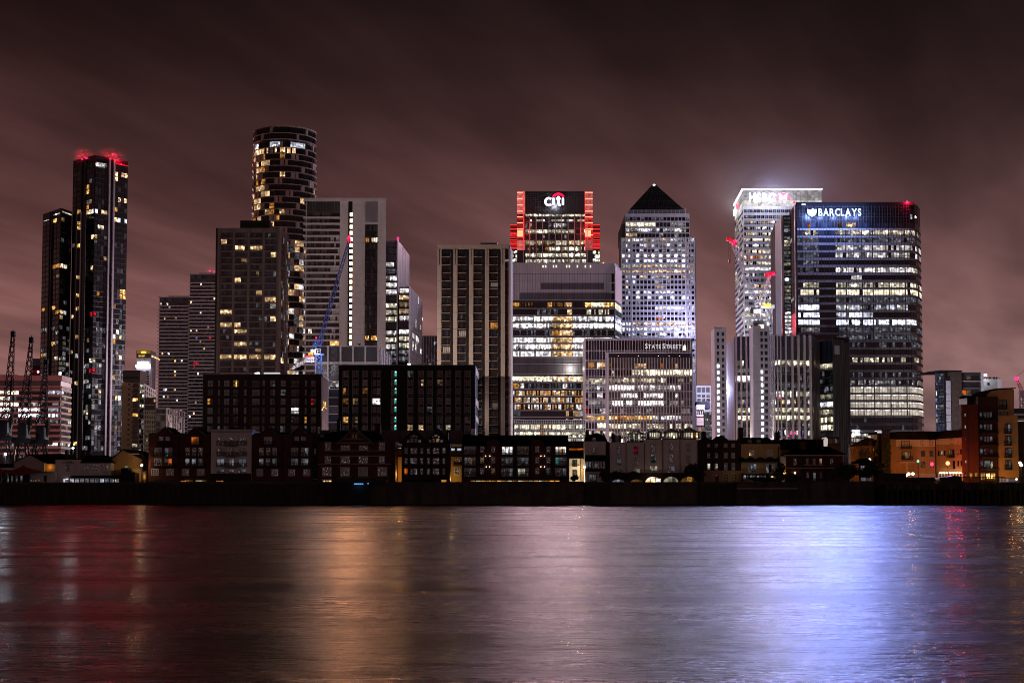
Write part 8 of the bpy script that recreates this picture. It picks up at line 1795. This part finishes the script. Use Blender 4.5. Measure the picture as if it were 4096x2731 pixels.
    for xa in (372, 402): f.box(b, 'dormer_window', 'glass_grey', q9.x(xa), q9.y(472), q9.x(xa + 24), q9.y(530), -.2, .05)
    b.done()
    b, f = house('brick_house', 'dark brown brick block at the far right edge', 4077, 4140, q.y(930), Y + 3, 10, 'brown_brick'); b.done()
    b, (f,) = tower('office_block', 'distant low offices with white bands at the right edge', [(4055, 620), (4140, 620)], 1633, 20, 'dark_grey', py=1650); bands(b, f, 'spandrel', 'white_stone', 4055, 4140, 1653, 20, 2, 9, .5); grid(b, f, 4056, 4140, 10, 1675, 20, 1, .9, .8, lambda i, j: 'kp', (), .1); b.done()
    b, (f,) = tower('gatehouse', 'small dark gatehouse with white window panels behind the round bush', [(3436, 412), (3487, 412)], q9.y(850), 5, 'black_brick', 'hut', py=1880); front(b, 'roof', 'slate', q9.p([(75, 855), (180, 790), (250, 790), (330, 850)]), 411.5, 418)
    win(b, f, q9.r(138, 880, 236, 985), ('cp', 'cp', 'cp'), 'three'); win(b, f, q9.r(138, 1040, 296, 1105), ('c0', 'c0', 'c0', 'c0'), 'four'); b.done()
right_end()

# ================================================================== lamps seen at the right
def lamps():
    q = Zm(3500, 1840, 3.946)
    A, Rr, G, Wt = (1, .38, .05), (1, .02, .10), (.1, 1, .35), (1, .85, .6)
    for (label, px, py, Y, c, w, m, s) in (('orange street lamp above the round bush by the brick house', 3478, 1838, 421, A, 1100, 'lamp_small', .42), ('twin globe lamp on a post before the porch, right globe', q.x(598), q.y(215), 424, A, 520, 'lamp_small', .45), ('globe lamp on a post before the porch, left globe', q.x(533), q.y(215), 424, A, 520, 'lamp_small', .45), ('low wide lantern left of the two globe lamps', q.x(485), q.y(240), 422, Wt, 160, 'lamp_small', .5),
        ('large red signal lamp in front of the angled terrace', 3791, 1852, 412, (1, .06, .03), 800, 'red_bulb', .58), ('small green navigation lamp on a tall slim post', 3672, 1844, 396, G, 25, 'green_lamp', .32), ('small orange lamp at foot of the dark glazed apartments', q.x(1340), q.y(300), 400, (1, .3, .08), 60, 'lamp_small', .25), ('orange lamp on the jetty railing at the right edge', q.x(2233), q.y(297), 398, (1, .34, .06), 330, 'lamp_small', .3), ('upper white lamp of a pair at the right picture edge', q.x(2288), q.y(42), 420, Wt, 180, 'lamp_small', .42), ('lower white lamp of a pair at the right picture edge', q.x(2308), q.y(75), 420, Wt, 220, 'lamp_small', .5)):
        p = P(px, py, Y); t = Thing('street_lamp', label, 'lamp', (p.x, Y, GZ)); bars(t, 'post', 'iron', [((p.x, Y, GZ - .5), (p.x, Y, p.z - s * .4))], .07)
        t.put('lamp_globe', ball(m), Matrix.Translation(p) @ Matrix.Scale(s, 4)); lamp_at(p.x, Y - s - .35, p.z, c, w, s * .6)
lamps()
lamp(3600, 1905, 425, (1, .30, .025), 1300, .3); lamp(3905, 1905, 424, (1, .28, .02), 800, .3); lamp(4040, 1905, 424, (1, .42, .06), 800, .3); lamp(3446, 1890, 425, (1, .36, .04), 260, .3); lamp(3836, 1850, 424, (1, .02, .07), 1300, .3)  # added lamps without fittings, colouring the house fronts orange and red

# ================================================================== trees and bushes
def bush(name, label, cx, base, w, h, Y, seed, n=1500, bare=False, cat='tree'):
    r = random.Random(seed); pb = P(cx, base, Y); R_ = w / 2 / (F / Y); H = h / (F / Y)
    t = Thing(name, label, cat, (pb.x, Y, pb.z)); segs = []
    bars(t, 'trunk', 'bark', [(pb, pb + Vector((.1, 0, H * .45)))], .16)
    for k in range(22 if bare else 9):
        a = r.uniform(0, 6.28); l = H * r.uniform(.35, .6); s = pb + Vector((0, 0, H * r.uniform(.2, .5))); e = s + Vector((math.cos(a) * R_ * r.uniform(.5, 1), math.sin(a) * R_ * .6, l)); segs.append((s, e))
        for j in range(3 if bare else 0):
            m = s.lerp(e, r.uniform(.4, .9)); segs.append((m, m + Vector((r.uniform(-.5, .5) * R_, r.uniform(-.4, .4) * R_, r.uniform(.1, .35) * H)))); e2 = segs[-1][1]; segs.append((e2, e2 + Vector((r.uniform(-.3, .3) * R_, 0, r.uniform(.05, .2) * H))))
    bars(t, 'branches', 'bark', segs, .045 if bare else .06)
    v, f = [], []
    clumps = [Vector((r.gauss(0, .5), r.gauss(0, .5), r.gauss(0, .5))) for _ in range(22)]
    for c in clumps:
        if c.length > .95: c *= .95 / c.length
    for k in range(n // (8 if bare else 1)):
        c = clumps[k % 22]; o = c + Vector((r.gauss(0, .17), r.gauss(0, .17), r.gauss(0, .17)))
        p = pb + Vector((o.x * R_, o.y * R_ * .8, H * .55 + o.z * H * .45)); s = r.uniform(.14, .34)
        if p.z < pb.z: continue
        a = Vector((r.uniform(-1, 1), r.uniform(-1, 1), r.uniform(-1, 1))) * s; b_ = Vector((r.uniform(-1, 1), r.uniform(-1, 1), r.uniform(-1, 1))) * s; m = len(v); v += [p + a, p + b_, p - a, p - b_]; f.append((m, m + 1, m + 2, m + 3))
    t.raw('crown', v, f, 'leaf')
bush('bush', 'round clipped dark bush before the ivy stair tower', 3503, 1925, 80, 78, 410, 1, 2600)
bush('tree', 'dark leafy tree at the right corner of the hipped roof house', 3395, 1925, 100, 80, 411, 2, 2200)
bush('tree', 'round dark tree between ochre house and hipped roof house', 3122, 1922, 44, 66, 412, 3, 1500)
bush('tree', 'bare tree lit orange by the street lamp near brick house', 3458, 1900, 110, 110, 428, 4, 500, True)
bush('bush', 'dark shrub at the corner of the white terrace and dark brick house', 2778, 1930, 70, 76, 414, 5, 1700)
bush('bush', 'small dark shrub at foot of the mansard house', 2420, 1930, 46, 50, 412, 6, 900)
bush('bush', 'low hedge under the ochre house conservatory', 3060, 1932, 110, 26, 408, 7, 1200)
bush('bush', 'low hedge beside the hipped roof house', 3160, 1930, 80, 36, 409, 8, 1000)
bush('bush', 'small shrub by the brightly lit cream house', 2298, 1925, 26, 26, 414, 9, 500)
bush('tree', 'dark leaves along the first white terrace house', 2470, 1908, 60, 22, 416, 10, 600)
bush('bush', 'dark shrub before the second white terrace house', 2532, 1908, 50, 20, 416, 11, 500)
# ================================================================== river wall, jetty and landing
def river_wall():
    r = random.Random(91)
    e = bpy.data.objects.new('river_wall', None); e.location = (0, QY, 0); e['kind'] = 'structure'; col.objects.link(e)
    inv = Matrix.Translation((0, -QY, 0))
    def part(name, mat, x0, x1, y0, y1, z0, z1):
        o = bpy.data.objects.new(name, cube(mat)); o.parent = e; o.matrix_basis = inv @ Matrix.Translation(((x0 + x1) / 2, (y0 + y1) / 2, (z0 + z1) / 2)) @ Matrix.Diagonal((x1 - x0, y1 - y0, z1 - z0, 1)); col.objects.link(o)
    def X(px): return WX(px, QY, 1960)
    secs = [(-600, 585, 'timber', 5.9, 0), (585, 1330, 'timber', 6.05, .4), (1330, 1480, 'timber', 6.0, -.5), (1480, 1850, 'quay_stone', 6.0, .1), (1850, 2335, 'quay_stone', 6.1, -.2), (2335, 2440, 'timber', 6.0, .3), (2440, 2790, 'quay_stone', 6.0, -.1), (2790, 2945, 'timber', 6.0, .5), (2945, 3188, 'quay_stone', 6.0, -.6), (3188, 3500, 'quay_stone', 6.2, 0), (3500, 4700, 'timber', 6.0, 2)]
    for (a, c, m, z, dy) in secs:
        part('wall_section', m, X(a), X(c) - .02, QY + dy, QY + 4 + dy, -1, z); part('coping', 'quay_stone' if m == 'timber' else 'tan_concrete' if r.random() < .2 else 'quay_stone', X(a) + .05, X(c) - .08, QY + dy - .25, QY + dy + .8, z - .35, z + .12)
        if m == 'timber' and c < 3600:
            x = X(a) + .6
            while x < X(c) - .5: w = r.uniform(.25, .4); part('pile', 'timber', x, x + w, QY + dy - .3, QY + dy + .05, -1, z - .4 - r.random() * .9); x += r.uniform(1.3, 2.0)
    part('buttress_band', 'tan_concrete', X(2945), X(3188), QY - 1.1, QY - .55, 4.15, 4.45)
    for k in range(12): part('buttress', 'quay_stone', X(2955 + 20 * k), X(2960 + 20 * k), QY - 1.05, QY - .58, 1.2, 4.13)
    part('garden_wall', 'quay_stone', X(1800), X(2335), QY - .8, QY - .25, 3.0, 5.6)
    for (label, pts, Y0, Y1, m) in (): pass
river_wall()
def landing():
    q = Zm(1250, 1650, 3.618); Y = QY - 3
    t = Thing('landing_stage', 'dark covered landing stage with a blue light strip on the river wall', 'landing stage', (P(q.x(590), q.y(1150), Y).x, Y, 0))
    front(t, 'pier_block', 'black_brick', q.p([(368, 1025), (818, 1025), (818, 1315), (368, 1315)]), Y, Y + 3.4); front(t, 'roof_deck', 'timber', q.p([(310, 968), (1068, 965), (1068, 1015), (310, 1015)]), Y - 1.5, Y + 6)
    for k in range(5): front(t, 'blue_light', 'blue_strip', q.p([(603 + 27 * k, 1022), (626 + 27 * k, 1022), (625 + 27 * k, 1034), (605 + 27 * k, 1034)]), Y - .25, Y - .05)
    front(t, 'blue_light', 'blue_strip', q.p([(792, 1020), (818, 1020), (816, 1028), (794, 1028)]), Y - .25, Y - .05); lamp(q.x(665), q.y(1040), Y - 1.2, (.15, .5, 1), 30, .2)
landing()
def jetty():
    q = Zm(3500, 1840, 3.946); r = random.Random(92); Y = 394.0
    def X(v): return WX(q.x(v), Y, 1950)
    t = Thing('jetty', 'old timber jetty on green streaked piles at right', 'jetty', (X(1250), Y, 0))
    zd = WZ(q.y(372), Y); zb = WZ(q.y(470), Y)
    t.box('deck', 'timber', X(150), X(2700), Y - .6, Y + 9, zd - .25, zd)
    for k in range(26):
        x0 = 155 + 92 * k; t.box('fascia_board', 'quay_stone' if k % 3 else 'timber', X(x0) + .03, X(x0 + 92) - .05, Y - .62, Y - .3, zb + r.uniform(-.15, .15), zd - .27)
    for k in range(30):
        x = 165 + 84 * k; t.box('pile', 'algae' if x > 1650 and k % 2 else 'timber', X(x), X(x) + r.uniform(.35, .5), Y - .9, Y - .5, -1.5, zd - (.1 if k % 3 else 1.6)); t.box('pile', 'timber', X(x + 40), X(x + 40) + .4, Y + 3, Y + 3.4, -1.5, zd - .3)
    for x in (1720, 1875, 1925, 2035, 2125, 2175, 2305): t.box('fender_pile', 'algae', X(x), X(x) + .28, Y - 1.3, Y - 1.0, -1.5, WZ(q.y(480 if x != 1720 else 560), Y))
    t.box('back_screen', 'black_brick', X(150), X(1850), Y + 5, Y + 5.3, -1, zd - .3)
    rl = Thing('jetty_railing', 'dark railing along the jetty deck with many slim posts', 'railing', (X(1700), Y, zd))
    z = lambda y: WZ(q.y(y), Y)
    bars(rl, 'rail', 'rail', [((X(180), Y, z(292)), (X(1360), Y, z(292))), ((X(1360), Y, z(265)), (X(2060), Y, z(265))), ((X(1360), Y, z(288)), (X(2400), Y, z(288))), ((X(1360), Y, z(318)), (X(2060), Y, z(318))), ((X(2060), Y, z(352)), (X(2700), Y, z(352)))], .06)
    bars(rl, 'post', 'rail', [((X(180 + 118 * k), Y, zd), (X(180 + 118 * k), Y, z(290))) for k in range(11)] + [((X(1375 + 23 * k), Y, zd), (X(1375 + 23 * k), Y, z(265))) for k in range(31)], .04)
    for xa, xb, ya, yb, m in ((180, 345, 305, 362, 'frame_dark'), (1160, 1365, 245, 372, 'frame_dark')):
        pass
    t2 = Thing('jetty_hut', 'low dark boat cover on the jetty before the lit arcade', 'boat cover', (X(1240), Y + 2, zd)); front(t2, 'cover', 'frame_dark', q.p([(1010, 372), (1020, 272), (1160, 262), (1240, 246), (1330, 250), (1365, 280), (1370, 372)]), Y + 1.5, Y + 6)
    w = Thing('terrace_wall', 'long low brick wall behind the jetty deck', 'wall', (X(600), 407, GZ)); front(w, 'wall', 'dark_brick', q.p([(40, 372), (60, 205), (490, 205), (500, 272), (1010, 268), (1010, 372)]), 407, 408.5)
jetty()
# a boat's wash of steam from the plant roof by the blue crane
def steam():
    q = Zm(1240, 1300, 7.842)
    m, nt, o = new_mat('steam'); vol = nd(nt, 'ShaderNodeVolumeScatter'); vol.inputs['Color'].default_value = (1, .98, .98, 1)
    n1 = noise(nt, posn(nt), .45, 4, .6); nt.links.new(mth(nt, 'MULTIPLY', mth(nt, 'MAXIMUM', mth(nt, 'SUBTRACT', n1, .36), 0), 2.2), vol.inputs['Density']); nt.links.new(vol.outputs[0], o.inputs[1]); MT['steam'] = m
    Y = 560.0; v, f = [], []; path = [(-80, 1520, .25), (-20, 1440, .9), (60, 1360, 1.5), (140, 1290, 1.7), (210, 1240, 1.1), (250, 1215, .4)]; path = [(-690 + 1.85 * (x + 80), y - 90, rr) for x, y, rr in path]
    for (x, y, rr) in path:
        c = P(q.x(x), q.y(y), Y)
        for k in range(10): a = 2 * math.pi * k / 10; v.append((c.x + math.cos(a) * rr * .8, Y + math.sin(a) * rr, c.z + math.cos(a) * rr))
    for i in range(len(path) - 1):
        for k in range(10): f.append((10 * i + k, 10 * i + (k + 1) % 10, 10 * (i + 1) + (k + 1) % 10, 10 * (i + 1) + k))
    f += [tuple(range(9, -1, -1)), tuple(range(10 * (len(path) - 1), 10 * len(path)))]
    me = bpy.data.meshes.new('steam'); me.from_pydata(v, [], f); bm_fix(me); me.materials.append(m); o2 = bpy.data.objects.new('steam', me); col.objects.link(o2); props(o2, 'wisp of white steam rising left of the blue crane cab', 'steam', None, 'stuff')
    o3 = spot(1186, 1492, 541, (1, .88, .9), 3.2e4, .1); d = P(1198, 1455, Y) - o3.location; o3.rotation_euler = d.to_track_quat('-Z', 'Y').to_euler(); o3.data.spot_size = R(34)  # added unseen spot that lights the steam
steam()
# assumed unseen lights behind the camera, added for glints in the far windows
def glint_lights():
    r = random.Random(99)
    for k in range(72): lamp_at(-580 + 1160 * k / 71 + r.uniform(-8, 8), -25 + r.uniform(-12, 12), r.choice((7, 8, 9, 11, 14, 18, 23, 28)) + r.random(), (.86, .90, 1) if r.random() < .75 else (1, .8, .6), 2200, .3)
glint_lights()
